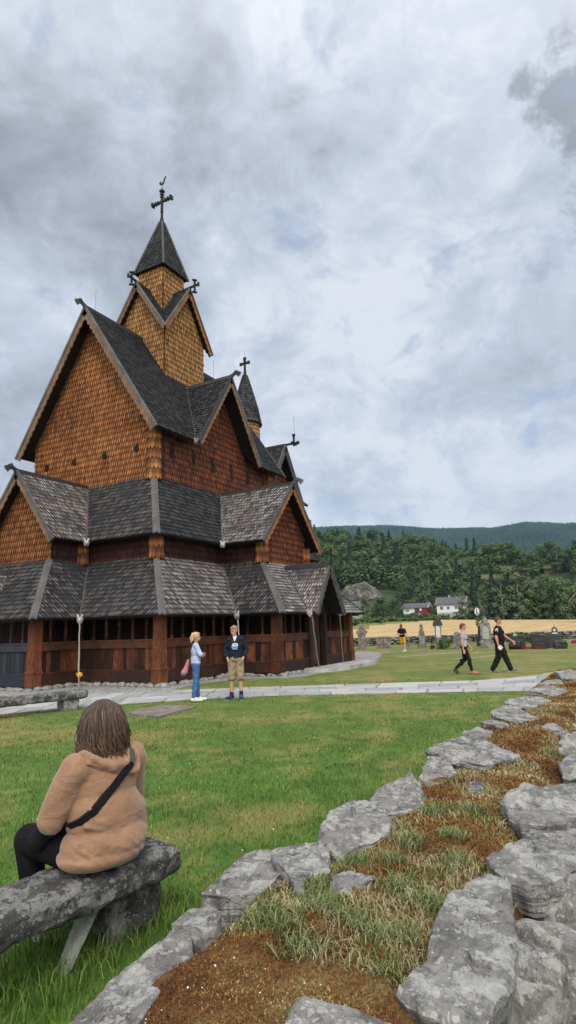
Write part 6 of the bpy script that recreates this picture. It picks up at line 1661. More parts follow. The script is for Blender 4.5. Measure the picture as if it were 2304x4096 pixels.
m = MB(B2); bench_slab(m, (7.75, 12.4), (-.965, .26), .36, .36, -.02, .27, 7.0); o = m.build('leg', M_rock, bench2, True); weld(o)
# loose pale stone leaning under the bench
m = MB(); 
kk = NT('pale_stone'); n1 = kk.noise(kk.pos(), 12, 5, .7); kk.col(kk.ramp(n1, [(.35, (.16, .17, .14)), (.6, (.36, .37, .33))])); kk.bump(n1, .5, .02)
m.prism([(.05, .0), (.09, .02), (.27, .27), (.21, .29)], (2.44, 2.82, 0), (.98, -.14, 0), (0, 0, 1), (.14, .98, 0), .09)
tag(m.build('leaning_stone', kk.m), 'thin pale stone leaning under the bench', 'stone')
# ------------------------------------------------------------------ trees
def mat_leaf(name, dark, mid, light):
    k = NT(name); r, g, b, a = k.var()
    oi = k.n('ShaderNodeObjectInfo')
    t = k.math('ADD', k.math('MULTIPLY', r, .65), k.math('MULTIPLY', oi.outputs['Random'], .35))
    c = k.ramp(t, [(.1, dark), (.5, mid), (.9, light)])
    k.col(c); k.rough(.75); k.b.inputs['Specular IOR Level'].default_value = .2
    return k.m
M_leafs = [mat_leaf('leaf_broad', (.024, .046, .018), (.066, .108, .040), (.135, .185, .072)),
           mat_leaf('leaf_birch', (.038, .060, .026), (.090, .125, .056), (.16, .205, .098)),
           mat_leaf('leaf_conifer', (.012, .028, .018), (.028, .054, .032), (.055, .085, .048))]
M_bark = plain('bark', (.07, .06, .05), .9, .3); M_birch = plain('birch_bark', (.24, .235, .22), .8, .35, 3)
def crown_mesh(kind, H, Wd, n, seed, leaf=.5):
    """leaf clumps spread through a lobed crown"""
    rnd = random.Random(seed); m = MB()
    lobes = []
    if kind != 2:
        nl = 18 if kind == 0 else 17
        for i in range(nl):
            f = rnd.random(); z = H * (.08 + .82 * f); rr_ = Wd * .5 * (sin(pi * (.15 + .77 * f)) ** .75) * rnd.uniform(.4, .85)
            a = rnd.random() * 6.28
            s = Wd * rnd.uniform(.17, .27) * (1.0 if kind == 0 else .75)
            lobes.append((V((cos(a) * rr_, sin(a) * rr_, z)), s, rnd.uniform(-.12, .12)))
        lobes.append((V((0, 0, H * .90)), Wd * .2, .05))
    for i in range(n):
        if kind == 2:
            f = rnd.random() ** .8; z = H * (.08 + .92 * f); tier = (z * 1.4) % 1.0
            R_ = Wd * .5 * (1 - f) * (.55 + .45 * (1 - tier)) + .05
            a = rnd.random() * 6.28; q = rnd.random() ** .5 * R_
            c = V((cos(a) * q, sin(a) * q, z - q * .35)); nrm = V((cos(a), sin(a), .8)); tone = .35 + rnd.uniform(-.25, .35)
        else:
            L, s, t0 = rnd.choice(lobes); d = V((rnd.gauss(0, 1), rnd.gauss(0, 1), rnd.gauss(0, 1))).normalized()
            c = L + V((d.x, d.y, d.z * .8)) * s * rnd.uniform(.7, 1.08); nrm = d + V((0, 0, .35)); tone = .45 + t0 + rnd.uniform(-.25, .3)
        nrm.normalize(); u = nrm.cross(V((rnd.random() - .5, rnd.random() - .5, rnd.random()))).normalized(); w = nrm.cross(u)
        s = leaf * rnd.uniform(.6, 1.3); k = 5; ph = rnd.random() * 6
        pts = []
        for j in range(k):
            t = ph + 2 * pi * j / k; e = s * rnd.uniform(.4, 1.0)
            pts.append(c + u * cos(t) * e + w * sin(t) * e + nrm * rnd.uniform(-.2, .2) * s)
        m.face(pts, (max(0, min(1, tone)), .5, rnd.random(), 1))
    return m
def trunk_mb(kind, H, seed, w=None):
    rnd = random.Random(seed); m = MB(); w = w or H * .011
    pts = [V((noise.noise(V((i, seed, 0))) * .02 * H, noise.noise(V((i, 0, seed))) * .02 * H, H * .85 * i / 6)) for i in range(7)]
    m.tube(pts, [w * (1.3 - i * .17) for i in range(7)], 6)
    if kind != 2:
        for k in range(6):
            a = k * 1.3 + rnd.random(); b = pts[2 + k // 2]
            m.tube([b, b + V((cos(a) * .12, sin(a) * .12, .14)) * H], [w * .5, w * .15], 5)
    return m
TP = []
for kind, H, Wd, n, leaf in ((0, 11, 8.5, 1500, .42), (0, 13, 9, 1500, .45), (0, 9, 8, 1200, .42), (1, 13, 6, 1400, .33), (1, 11, 5.5, 1200, .33), (2, 15, 6, 1300, .5), (2, 12, 5, 1100, .45)):
    s = len(TP) + 1
    cm2 = crown_mesh(kind, H, Wd, n, s, leaf); tm = trunk_mb(kind, H, s)
    def tomesh(mb, nm, mat):
        o = mb.build(nm, mat); me = o.data; bpy.data.objects.remove(o); return me
    TP.append((kind, H, tomesh(cm2, 'crown', M_leafs[kind]), tomesh(tm, 'trunk', M_birch if kind == 1 else M_bark)))
KN = [('broadleaf_tree', 'tree'), ('birch_tree', 'birch'), ('spruce_tree', 'spruce')]
def plant(ti, x, y, s, label, group, sz=None, z=None, name=None):
    kind, H, cme, tme = TP[ti]
    r = empty(name or KN[kind][0], (x, y, (T(x, y) if z is None else z) - .15), label, KN[kind][1], group, random.random() * 6.28)
    r.scale = (s, s, sz or s)
    for nm, me in (('crown', cme), ('trunk', tme)):
        o = bpy.data.objects.new(nm, me); COL.objects.link(o); o.parent = r
    return r
def pol(r, az): return r * cos(radians(az)), r * sin(radians(az))
rt = random.Random(12)
# row at the far end of the grain field, right of the white houses
G1 = 'tall trees lining the far edge of the grain field'
row_ = [(12.8, 3, .95), (12.0, 5, 1.0), (11.1, 4, 1.15), (10.3, 5, 1.15), (9.6, 3, 1.2), (8.9, 5, 1.05), (8.2, 3, 1.25), (7.5, 0, 1.15), (6.8, 4, 1.25), (6.1, 3, 1.1), (5.5, 0, 1.15), (4.8, 3, 1.05), (4.1, 0, .95), (3.4, 3, .95), (2.6, 0, 1.0), (1.8, 3, 1.0)]
for az, ti, s in row_:
    x, y = pol(214 + rt.uniform(-3, 4), az)
    plant(ti, x, y, s, {0: 'bushy green tree in the row at the far edge of the grain field', 1: 'pale leaved birch in the row at the far edge of the grain field', 2: 'dark spruce in the row at the far edge of the grain field'}[TP[ti][0]], G1)
for k in range(22):
    az = rt.uniform(1, 12.5); x, y = pol(rt.uniform(222, 240), az); ti = rt.choice([0, 1, 3, 4, 5, 6, 0])
    plant(ti, x, y, rt.uniform(.95, 1.3), {0: 'bushy green tree in the row at the far edge of the grain field', 1: 'pale leaved birch in the row at the far edge of the grain field', 2: 'dark spruce in the row at the far edge of the grain field'}[TP[ti][0]], G1)
# trees by the houses
for az, r, ti, s, lb in ((20.3, 232, 0, .75, 'round green tree left of the red and white house'), (21.8, 234, 4, .8, 'slim birch by the half hidden white house behind the church'), (19.0, 236, 2, .8, 'small bushy tree just left of the red and white house'), (13.2, 244, 2, .55, 'low bushy tree right of the big white house'), (17.4, 250, 2, .6, 'small tree between the two roadside houses')):
    x, y = pol(r, az); plant(ti, x, y, s, lb, None)
# wooded hillside
G2 = 'woods on the hillside behind the houses'
cnt = 0; pts_ = []
tries = 0
while cnt < 235 and tries < 6000:
    tries += 1
    az = rt.uniform(1, 29); rc = interp(az, [(3.8, 300), (9, 305), (13, 390), (30, 400)])
    r = 262 + (rc - 250) * rt.random() ** .9
    if 18.3 < az < 25.5 and r < 300: continue
    if 3 < az < 12.5 and r < 296: continue
    if 10.8 < az < 16.5 and r < 262: continue
    x, y = pol(r, az)
    if any((x - a) ** 2 + (y - b) ** 2 < 6.0 ** 2 for a, b in pts_): continue
    pts_.append((x, y)); cnt += 1
    con = .14 if r < 360 else .28
    q = rt.random(); ti = rt.choice([5, 6]) if q < con else (rt.choice([3, 4]) if q < con + .22 else rt.choice([0, 1, 2]))
    lab = {0: 'leafy tree among the woods on the hillside behind the houses', 1: 'birch among the woods on the hillside behind the houses', 2: 'dark pointed spruce among the woods on the hillside behind the houses'}[TP[ti][0]]
    plant(ti, x, y, rt.uniform(.95, 1.35), lab, G2)
# the rest of the woods, one mass: same slope and its flanks
def mass(name, spots, mat, label, seed, nf=110, leaf=.9):
    rnd = random.Random(seed); m = MB()
    for x, y, H, Wd, con in spots:
        z0 = T(x, y); tone0 = rnd.uniform(-.15, .15)
        for i in range(nf):
            f = rnd.random(); a = rnd.random() * 6.28
            R_ = Wd * .5 * ((1 - f) * .9 + .05 if con else sin(pi * (.15 + .8 * f)) ** .6); q = R_ * rnd.uniform(.6, 1)
            c = V((x + cos(a) * q, y + sin(a) * q, z0 + H * (.15 + .85 * f) + noise.noise(V((a, f * 3, x))) * .8)); nrm = V((cos(a), sin(a), .6 + f)).normalized()
            u = nrm.cross(V((rnd.random() - .5, rnd.random() - .5, rnd.random()))).normalized(); w = nrm.cross(u); s = leaf * rnd.uniform(.6, 1.3)
            m.face([c + u * s, c + w * s * rnd.uniform(.6, 1), c - u * s * rnd.uniform(.6, 1), c - w * s], (max(0, min(1, .42 + tone0 + rnd.uniform(-.25, .3))), .5, .5, 1))
    o = m.build(name, mat); tag(o, label, 'forest', kind='stuff'); return o
sp_ = []; tries = 0
while len(sp_) < 560 and tries < 20000:
    tries += 1
    az = rt.uniform(-3, 34); rc = interp(az, [(3.8, 320), (9, 330), (13, 410), (30, 420)])
    r = rt.uniform(285, rc + 25)
    if 18.3 < az < 25.5 and r < 296: continue
    if 3 < az < 12.5 and r < 312: continue
    x, y = pol(r, az)
    if any((x - a) ** 2 + (y - b) ** 2 < 3.6 ** 2 for a, b in pts_): continue
    pts_.append((x, y)); con = rt.random() < .2
    sp_.append((x, y, rt.uniform(8, 12), rt.uniform(6, 8.5) * (.6 if con else 1), con))
mass('hillside_forest', [s for s in sp_ if not s[4]], M_leafs[0], 'dense green woods covering the hillside', 3)
mass('hillside_forest', [s for s in sp_ if s[4]], M_leafs[2], 'dark spruces mixed into the hillside woods', 4)
# flanks outside the photo and brush by the field edge
sp_ = []
for k in range(260):
    az = rt.choice([rt.uniform(-20, -2), rt.uniform(30, 60)]); r = rt.uniform(225, 400); x, y = pol(r, az); sp_.append((x, y, rt.uniform(8, 13), rt.uniform(7, 10), False))
mass('side_woods', sp_, M_leafs[0], 'green woods continuing beside the wooded hill', 5, 70, 1.2)
M_brush = mat_leaf('leaf_brush', (.03, .05, .014), (.07, .105, .028), (.14, .17, .05))
sp_ = []
for k in range(230):
    az = rt.uniform(9, 30); r = rt.uniform(219, 233) if az < 20 else rt.uniform(150 + (24 - min(az, 24)) * 12, 235); x, y = pol(r, az)
    if 12.0 < az < 15.5 and r > 226: continue
    sp_.append((x, y, rt.uniform(.8, 2.0), rt.uniform(2, 4), False))
for k in range(70):
    az = rt.uniform(12.3, 21); r = rt.uniform(240, 262); x, y = pol(r, az); sp_.append((x, y, rt.uniform(1.2, 3.2), rt.uniform(3, 5), False))
mass('brush', sp_, M_brush, 'green scrub and bushes along the far edge of the field', 6, 60, .42)
# far ridge forest: thousands of small pointed crowns
m = MB(); rnd = random.Random(9)
vs_ = []; fs_ = []; cs_ = []
for k in range(26000):
    az = rnd.uniform(-4, 31); r = 1500 + 1600 * rnd.random() ** .8; x, y = pol(r, az); z = T(x, y); h = rnd.uniform(10, 19); w = rnd.uniform(5, 8.5); a = rnd.random() * 2
    n = len(vs_); tone = min(1, max(0, rnd.gauss(.45, .2) + noise.noise(V((x * .006, y * .006, 0))) * .4))
    for j in range(4): vs_.append((x + cos(a + j * pi / 2) * w, y + sin(a + j * pi / 2) * w, z - 2))
    vs_.append((x, y, z + h))
    for j in range(4): fs_.append((n + j, n + (j + 1) % 4, n + 4)); cs_ += [(tone, .5, .5, 1)] * 3
m.v = vs_; m.f = fs_; m.c = cs_
kr = NT('ridge_forest'); r, g, b, a = kr.var(); kr.col(kr.ramp(r, [(.1, (.010, .024, .016)), (.5, (.022, .044, .026)), (.9, (.045, .072, .038))])); kr.rough(.9)
tag(m.build('ridge_forest', kr.m), 'blue green conifer forest covering the distant ridge', 'forest', kind='stuff')

# rock outcrops on the slope
def crag(az, r, w, h, d, seed, label):
    x0, y0 = pol(r, az); fw = V((cos(radians(az)), sin(radians(az)), 0)); sd = V((-fw.y, fw.x, 0)); zb = T(x0, y0) - 1
    m = MB((x0, y0, zb)); N1, N2 = 44, 22; vs = []
    for i in range(N1 + 1):
        for j in range(N2 + 1):
            u = -1 + 2 * i / N1; t = j / N2
            hh = h * (1 - abs(u) ** 2.2) * (.8 + .3 * noise.noise(V((u * 2.5, seed, 0))))
            q = V((x0, y0, zb)) + sd * (u * w / 2) + fw * (d * (t ** 1.4) - d * .3) + V((0, 0, hh * min(1, t * 1.6) ** .8 + t * 1.5))
            n = noise.noise(q * .35 + V((seed, 0, 0))) * 1.6 + abs(noise.noise(q * .9)) * 1.0
            q += -fw * n + V((0, 0, noise.noise(q * .5) * .9))
            vs.append(q)
    m.mesh(vs, [(i * (N2 + 1) + j, i * (N2 + 1) + j + 1, (i + 1) * (N2 + 1) + j + 1, (i + 1) * (N2 + 1) + j) for i in range(N1) for j in range(N2)])
    o = m.build('rock_outcrop', M_crag); o.location = (x0, y0, zb); tag(o, label, 'rock', 'bare rock faces on the hillside')
kc = NT('crag'); pc = kc.pos(); n1 = kc.noise(kc.mapping(pc, (1, 1, .5)), .5, 7, .7); n2 = kc.noise(pc, .22, 5, .6)
cg = kc.ramp(n1, [(.36, (.04, .038, .036)), (.5, (.125, .11, .10)), (.62, (.24, .225, .21))]); cg = kc.mix(kc.ramp(n2, [(.48, 0), (.58, .85)]), cg, (.05, .065, .025)); kc.col(cg); kc.rough(.9); kc.bump(n1, .8, .5)
M_crag = kc.m
crag(22.2, 282, 22, 9, 11, 2.0, 'broad grey rock face on the slope above the half hidden house')
crag(25.6, 275, 15, 9, 9, 5.0, 'rounded grey rock near the church roof on the slope')
crag(16.6, 262, 9, 5, 5, 8.0, 'small grey crag between the two houses')

# ------------------------------------------------------------------ houses
M_white = plain('white_paint', (.72, .73, .73), .6, .06); M_redp = plain('red_paint', (.17, .028, .026), .7, .2); M_slate = plain('slate_roof', (.10, .10, .115), .7, .25, 2)
M_glass = plain('dark_glass', (.03, .035, .045), .2, .1, spec=.6); M_conc = plain('concrete', (.36, .36, .35), .85, .15); M_brown = mat_wood('barn_wood', (.03, .02, .016), (.07, .045, .035), (.12, .08, .06))
def house(name, loc, az, L, D, zf, ze_, zr, wins, mat, label, wins_side=(), found=.8, extra=None):
    """ridge along the local x axis; front faces -y; rotated so the front looks to the viewer"""
    root = empty(name, loc, label, 'house'); root.rotation_euler = (0, 0, az)
    hb = lambda: MB()
    m = hb(); h = D / 2
    m.box((-L / 2, -h, found), (L / 2, h, ze_))
    for s in (-1, 1): m.mesh([(s * L / 2, -h, ze_), (s * L / 2, h, ze_), (s * L / 2, 0, zr - .1)], [(0, 1, 2) if s > 0 else (2, 1, 0)])
    w_ = m.build('wall', mat, root)
    m = hb(); m.box((-L / 2 + .02, -h + .02, -1.5), (L / 2 - .02, h - .02, found)); m.build('foundation', M_conc, root)
    m = hb(); o_ = .45; sl_ = (zr - ze_) / h
    for s in (-1, 1):
        a = [(-L / 2 - o_, s * (h + o_), ze_ - o_ * sl_), (L / 2 + o_, s * (h + o_), ze_ - o_ * sl_), (L / 2 + o_, 0, zr), (-L / 2 - o_, 0, zr)]
        b = [(x, y, z + .16) for x, y, z in a]
        m.mesh(a + b, [(0, 1, 2, 3), (4, 7, 6, 5), (0, 4, 5, 1), (1, 5, 6, 2), (3, 2, 6, 7), (0, 3, 7, 4)])
    m.build('roof', M_slate, root)
    m = hb()
    for s in (-1, 1):
        for t in (-1, 1): m.beam((s * (L / 2 + o_ + .03), t * (h + o_), ze_ - o_ * sl_), (s * (L / 2 + o_ + .03), 0, zr), .06, .28)
    m.build('bargeboard', M_white, root)
    for x, z, ww, hh, side in wins:
        m = hb(); fm = hb()
        if side == 0:
            m.box((x - ww / 2, -h - .05, z), (x + ww / 2, -h + .02, z + hh))
            fm.box((x - ww / 2 - .1, -h - .03, z - .1), (x + ww / 2 + .1, -h + .01, z + hh + .1)); fm.box((x - .03, -h - .08, z), (x + .03, -h - .04, z + hh))
        else:
            sx = side * L / 2
            m.box((min(sx, sx + side * .05), x - ww / 2, z), (max(sx, sx + side * .05), x + ww / 2, z + hh))
            fm.box((min(sx, sx + side * .03), x - ww / 2 - .1, z - .1), (max(sx, sx + side * .03), x + ww / 2 + .1, z + hh + .1))
        f_ = fm.build('window_frame', M_white, w_); m.build('window', M_glass, w_)
    return root
x, y = 228.5, 56.4
h1 = house('white_house', (x, y, 3.6), -pi / 2 + .02, 10.2, 7, 0, 4.4, 6.9, [(-3.3, 2.4, 1.0, 1.1, 0), (-.9, 2.4, .9, 1.0, 0), (1.9, 2.5, .9, 1.2, 0), (2.95, 2.5, .8, 1.2, 0), (3.9, 2.5, .8, 1.2, 0), (-2.8, .35, .8, .45, 0), (-.6, .35, .8, .45, 0), (-1, 2.3, .9, 1.2, 1), (1.2, 2.3, .9, 1.2, 1)], M_white,
      'large white wooden house with dark roof below the wooded hill', found=1.25)
m = MB(); m.box((.8, -3.75, 1.1), (5.3, -3.5, 1.35)); m.box((-2.9, -3.8, 0), (-2.8, -3.6, 1.2)); m.build('porch_beam', M_brown, h1)
m = MB(); m.box((-1.2, -.3, 6.5), (-.6, .3, 7.7)); m.build('chimney', M_conc, h1)
h2 = house('red_white_house', (229, 70.3, 4.3), -pi / 2, 9.4, 5.5, 0, 2.95, 4.5, [(-2.8, 1.5, 1.1, .75, 0)], M_white, 'low house, half white and half red, left of the big white house', found=.3)
m = MB(); m.box((-.1, -2.83, .3), (4.75, -2.72, 2.98)); m.box((4.65, -2.8, .3), (4.78, 2.75, 2.98)); rw = m.build('red_cladding', M_redp, h2)
for x_, w in ((1.1, .9), (2.3, .8)):
    m = MB(); m.box((x_ - w / 2, -2.9, 1.7), (x_ + w / 2, -2.8, 2.5)); m.build('window', M_white if w < .85 else M_glass, rw)
m = MB(); m.box((.4, -2.95, .3), (1.5, -2.82, 1.5)); m.build('garage_door', M_glass, rw)
h3 = house('white_house', (222, 94.6, 5.0), -pi / 2 + .7, 7.5, 6, 0, 2.9, 5.6, [(-1, 1, 1.0, 1.1, 0), (-1, 1.2, .9, 1.1, 1)], M_white, 'white house half hidden behind the corner of the church roof', found=.5)
# pale cars / van by the red house
def car(loc, rz, mat, label):
    root = empty('parked_car', loc, label, 'car', 'cars parked by the houses', rz)
    m = MB(); prof = [(-2.1, .35), (-2.15, .75), (-1.9, .95), (-1.3, 1.0), (-.8, 1.42), (.7, 1.45), (1.3, 1.0), (2.0, .9), (2.15, .6), (2.1, .35)]
    m.prism(prof, (0, 0, 0), (1, 0, 0), (0, 0, 1), (0, 1, 0), 1.65); m.build('body', mat, root)
    m = MB(); m.prism([(-1.15, 1.02), (-.72, 1.36), (.64, 1.38), (1.12, 1.02)], (0, 0, 0), (1, 0, 0), (0, 0, 1), (0, 1, 0), 1.68); m.build('window', M_glass, root)
    for sx in (-1.35, 1.35):
        for sy in (-.8, .8):
            m = MB(); m.tube([(sx, sy - .1, .33), (sx, sy + .1, .33)], .33, 14); m.build('wheel', M_black, root)
car((224.0, 68.6, T(224, 68.6)), -pi / 2 + .2, M_white, 'white car parked in front of the red house half'); car((223.0, 63.9, T(223, 63.9)), -pi / 2, plain('car_dark', (.06, .06, .07), .4, .05, spec=.6), 'dark car parked between the two houses')
# blue garden parasol over a white table
bx, by = pol(256, 12.05); bz = T(bx, by)
root = empty('garden_parasol', (bx, by, bz), 'bright blue garden parasol on the slope right of the white house', 'parasol')
m = MB(); m.tube([(0, 0, 0), (0, 0, 2.5)], .04, 6); m.build('pole', M_white, root)
m = MB(); N = 8; tip = (0, 0, 2.95); rim = [(cos(k * pi / 4) * 1.75, sin(k * pi / 4) * 1.75, 2.2) for k in range(N)]
for k in range(N): m.face([tip, rim[k], rim[(k + 1) % N]]); a = V(rim[k]); b = V(rim[(k + 1) % N]); m.face([a, a - V((0, 0, .3)), b - V((0, 0, .3)), b])
m.build('canopy', plain('blue_canvas', (.03, .16, .62), .7, .1), root)
root = empty('garden_table', (bx - 2, by, bz), 'white garden table under the blue parasol', 'table')
m = MB(); m.box((-.6, -1.9, .85), (.6, 1.9, .93)); m.build('tabletop', M_white, root)
for sx in (-.5, .5):
    for sy in (-1.6, 1.6): m = MB(); m.box((sx - .05, sy - .05, 0), (sx + .05, sy + .05, .85)); m.build('leg', M_white, root)
# turf roofed cabins in the wood
for az, r, L in ((8.2, 300, 12), (10.3, 298, 8), (5.2, 300, 7)):
    x, y = pol(r, az); z = T(x, y)
    root = empty('turf_cabin', (x, y, z), {8.2: 'longest turf roofed log cabin among the trees on the right', 10.3: 'turf roofed log cabin left of the longest one', 5.2: 'small turf roofed cabin at the far right among trees'}[az], 'cabin', 'turf roofed cabins', radians(az) - pi / 2)
    m = MB(); m.box((-L / 2, -2.5, -2), (L / 2, 2.5, 2.2)); m.build('wall', M_brown, root)
    m = MB()
    for s in (-1, 1):
        a = [(-L / 2 - .5, s * 3.1, 1.9), (L / 2 + .5, s * 3.1, 1.9), (L / 2 + .5, 0, 4.2), (-L / 2 - .5, 0, 4.2)]; b = [(p[0], p[1], p[2] + .3) for p in a]
        m.mesh(a + b, [(0, 1, 2, 3), (4, 7, 6, 5), (0, 4, 5, 1), (1, 5, 6, 2), (3, 2, 6, 7), (0, 3, 7, 4)])
    m.build('roof', plain('turf', (.12, .12, .05), .95, .35, 3), root)
# brown timber building at the right edge
bx, by = pol(150, 1.55)
root = empty('timber_barn', (bx, by, 0), 'dark brown timber building with steep roof at the right edge of the photo', 'barn', None, radians(2.1) - pi / 2)
m = MB(); m.box((-5.4, -4, 0), (5.4, 4, 6.0)); m.mesh([(-5.4, -4, 6), (5.4, -4, 6), (0, -4, 12.0)], [(0, 1, 2)]); m.build('wall', M_brown, root)
m = MB()
for s in (-1, 1): m.beam((s * 6.8, -4.6, 5.0), (0, -4.6, 12.4), .3, .5, up=(0, 1, 0)); m.mesh([(s * 6.8, -4.8, 5.0), (0, -4.8, 12.4), (0, 5, 12.4), (s * 6.8, 5, 5.0), (s * 6.8, -4.8, 5.3), (0, -4.8, 12.8), (0, 5, 12.8), (s * 6.8, 5, 5.3)], [(0, 1, 2, 3), (7, 6, 5, 4), (0, 4, 5, 1), (3, 2, 6, 7)])
m.build('roof', M_slate, root)
m = MB(); m.mesh([(-5.2, -7, 0), (5, -7, 0), (5, -4.1, 0), (-5.2, -4.1, 0), (-4.0, -7, 2.6), (5, -7, 3.6), (5, -4.1, 4.6), (-2.6, -4.1, 4.4)], [(0, 1, 5, 4), (0, 4, 7, 3), (4, 5, 6, 7), (1, 2, 6, 5)]); m.build('white_annex', M_white, root)

# ------------------------------------------------------------------ churchyard
M_wallstone = mat_rock('yard_stone', ((.035, .032, .03), (.10, .093, .085), (.22, .21, .195)), (.36, .35, .33), .5, (.02, .018, .016), .35, .6)
root = empty('churchyard_wall', (50, 12, 0), 'long dry stone wall behind the gravestones beside the field', 'wall')
rnd = random.Random(31)
def fieldpt(px, dep):   # depth along the view axis, lateral by px
    fx, fy = .8772, .4801; s = (px - 1152) / 2407.06 * dep * 1.02
    return V((fx * dep * .985 + fy * s, fy * dep * .985 - fx * s, 0))
A = fieldpt(900, 50); B = fieldpt(2900, 53)
d = (B - A); Lw = d.length; d.normalize(); nn_ = V((-d.y, d.x, 0))
pieces = 8
for pc_ in range(pieces):
    m = MB((50, 12, 0)); s0 = Lw * pc_ / pieces; s1 = Lw * (pc_ + 1) / pieces
    for row, zc in enumerate((.09, .25, .41, .56)):
        s = s0
        while s < s1:
            w = rnd.uniform(.25, .8) * (1.3 if row == 3 else 1); h_ = rnd.uniform(.07, .10); c = A + d * (s + w / 2) + V((0, 0, zc + rnd.uniform(-.02, .02))) - nn_ * rnd.uniform(-.05, .12)
            vs, fs = ICO[1]
            m.mesh([c + d * (max(-.8, min(.8, v.x)) * w * .62) + nn_ * (v.y * .3) + V((0, 0, max(-.7, min(.7, v.z)) * h_ * 1.45)) + V((0, 0, noise.noise(V(v) * 2 + c) * .03)) for v in vs], fs)
            s += w * 1.0
    m.build('wall_section', M_wallstone, root)
m = MB((50, 12, 0)); m.beam(A + V((0, 0, .28)), B + V((0, 0, .28)), .3, .52); m.build('rubble_core', plain('core', (.035, .03, .027), .9), root)



M_g1 = mat_rock('stone_brown', ((.07, .055, .05), (.17, .135, .12), (.27, .23, .21)), (.38, .36, .33), .45, (.04, .03, .03), .6, .5)
M_g2 = mat_rock('stone_grey', ((.06, .06, .058), (.15, .148, .14), (.26, .255, .24)), (.42, .42, .39), .5, (.03, .03, .03), .6, .5)
M_g3 = plain('granite_black', (.018, .018, .02), .35, .2, spec=.5); M_marble = plain('marble', (.60, .60, .57), .6, .1); 
M_redfl = plain('red_flowers', (.22, .012, .03), .7, .4, 40); M_bush = mat_leaf('leaf_grave', (.015, .04, .015), (.03, .08, .025), (.07, .14, .04))
def stone(name, x, y, ol, t, mat, label, cat='gravestone', group='gravestones in the churchyard', rz=None, parts=()):
    az = atan2(y, x) if rz is None else rz
    root = empty(name, (x, y, 0), label, cat, group, az - pi / 2)
    m = MB(); m.prism(ol, (0, 0, -.03), (1, 0, 0), (0, 0, 1), (0, 1, 0), t); o = m.build('stone', mat, root)
    b = o.modifiers.new('bev', 'BEVEL'); b.width = .02; b.segments = 2; b.limit_method = 'ANGLE'
    for nm, ol2, dy, t2, mt in parts:
        m = MB(); m.prism(ol2, (0, dy, 0), (1, 0, 0), (0, 0, 1), (0, 1, 0), t2); m.build(nm, mt, root)
    return root
def rect(w, z0, z1, x0=0): return [(x0 - w / 2, z0), (x0 + w / 2, z0), (x0 + w / 2, z1), (x0 - w / 2, z1)]
stone('gravestone', 40.5, 16.55, [(-.36, 0), (.36, 0), (.32, .12), (.27, .16), (.27, 1.05), (.40, 1.18), (.40, 1.28), (.27, 1.36), (.16, 1.62), (.06, 1.88), (0, 1.95), (-.06, 1.84), (-.14, 1.6), (-.22, 1.42), (-.40, 1.26), (-.40, 1.16), (-.29, 1.05), (-.29, .16), (-.34, .12)], .28, M_g1, 'tall brown carved gravestone with pointed gable top nearest the church')
stone('gravestone', 41.4, 15.3, [(-.50, 0), (.50, 0), (.50, .84), (.03, .86), (0, .84), (-.03, .87), (-.48, .83)], .34, M_g1, 'low wide brown double gravestone', parts=[('joint', rect(.03, .05, .83), -.175, .012, M_dg)])
stone('gravestone', 42.4, 13.9, [(-.22, 0), (.22, 0), (.22, .34), (.1, .42), (-.1, .42), (-.22, .34)], .15, M_g2, 'small pale gravestone right behind the walker in yellow shorts')
stone('gravestone', 42.6, 13.0, [(-.2, 0), (.2, 0), (.2, .45), (0, .5), (-.2, .45)], .15, M_g3, 'small black gravestone beside the slender obelisk')
stone('gravestone', 41.4, 12.5, [(-.30, 0), (.30, 0), (.27, .3), (.22, .35), (.19, 1.15), (.13, 1.2), (.11, 1.55), (0, 1.68), (-.11, 1.55), (-.13, 1.2), (-.19, 1.15), (-.22, .35), (-.27, .3)], .34, M_g2, 'slender lichen covered grey obelisk')
stone('gravestone', 39.4, 10.8, [(-.26, 0), (.26, 0), (.22, .1), (.20, 1.45), (.30, 1.5), (.29, 1.66), (.2, 1.84), (0, 1.92), (-.2, 1.84), (-.29, 1.66), (-.30, 1.5), (-.20, 1.45), (-.22, .1)], .34, M_g1, 'upright pillar gravestone with dark cap and white plate', parts=[('plate', [(-.13, .75), (.13, .75), (.13, 1.2), (.13, 1.35), (.08, 1.44), (0, 1.47), (-.08, 1.44), (-.13, 1.35)], -.19, .03, M_marble), ('cap', [(-.31, 1.5), (.31, 1.5), (.29, 1.66), (.2, 1.85), (0, 1.94), (-.2, 1.85), (-.29, 1.66)], 0, .40, M_dg)])
stone('gravestone', 39.2, 9.55, [(-.3, 0), (.3, 0), (.32, .5), (.24, .95), (.05, 1.12), (-.18, 1.05), (-.3, .6)], .3, M_g2, 'rough natural stone marker with lichen left of the walking woman')
stone('gravestone', 43.2, 9.0, [(-.22, 0), (.22, 0), (.22, .62), (.1, .74), (-.1, .74), (-.22, .62)], .2, M_g3, 'dark rounded gravestone right behind the walking woman')
stone('gravestone', 44.2, 9.1, [(-.2, 0), (.2, 0), (.2, 1.0), (.14, 1.28), (0, 1.42), (-.14, 1.28), (-.2, 1.0)], .22, M_g3, 'narrow black pointed gravestone left of the big plaque monument')
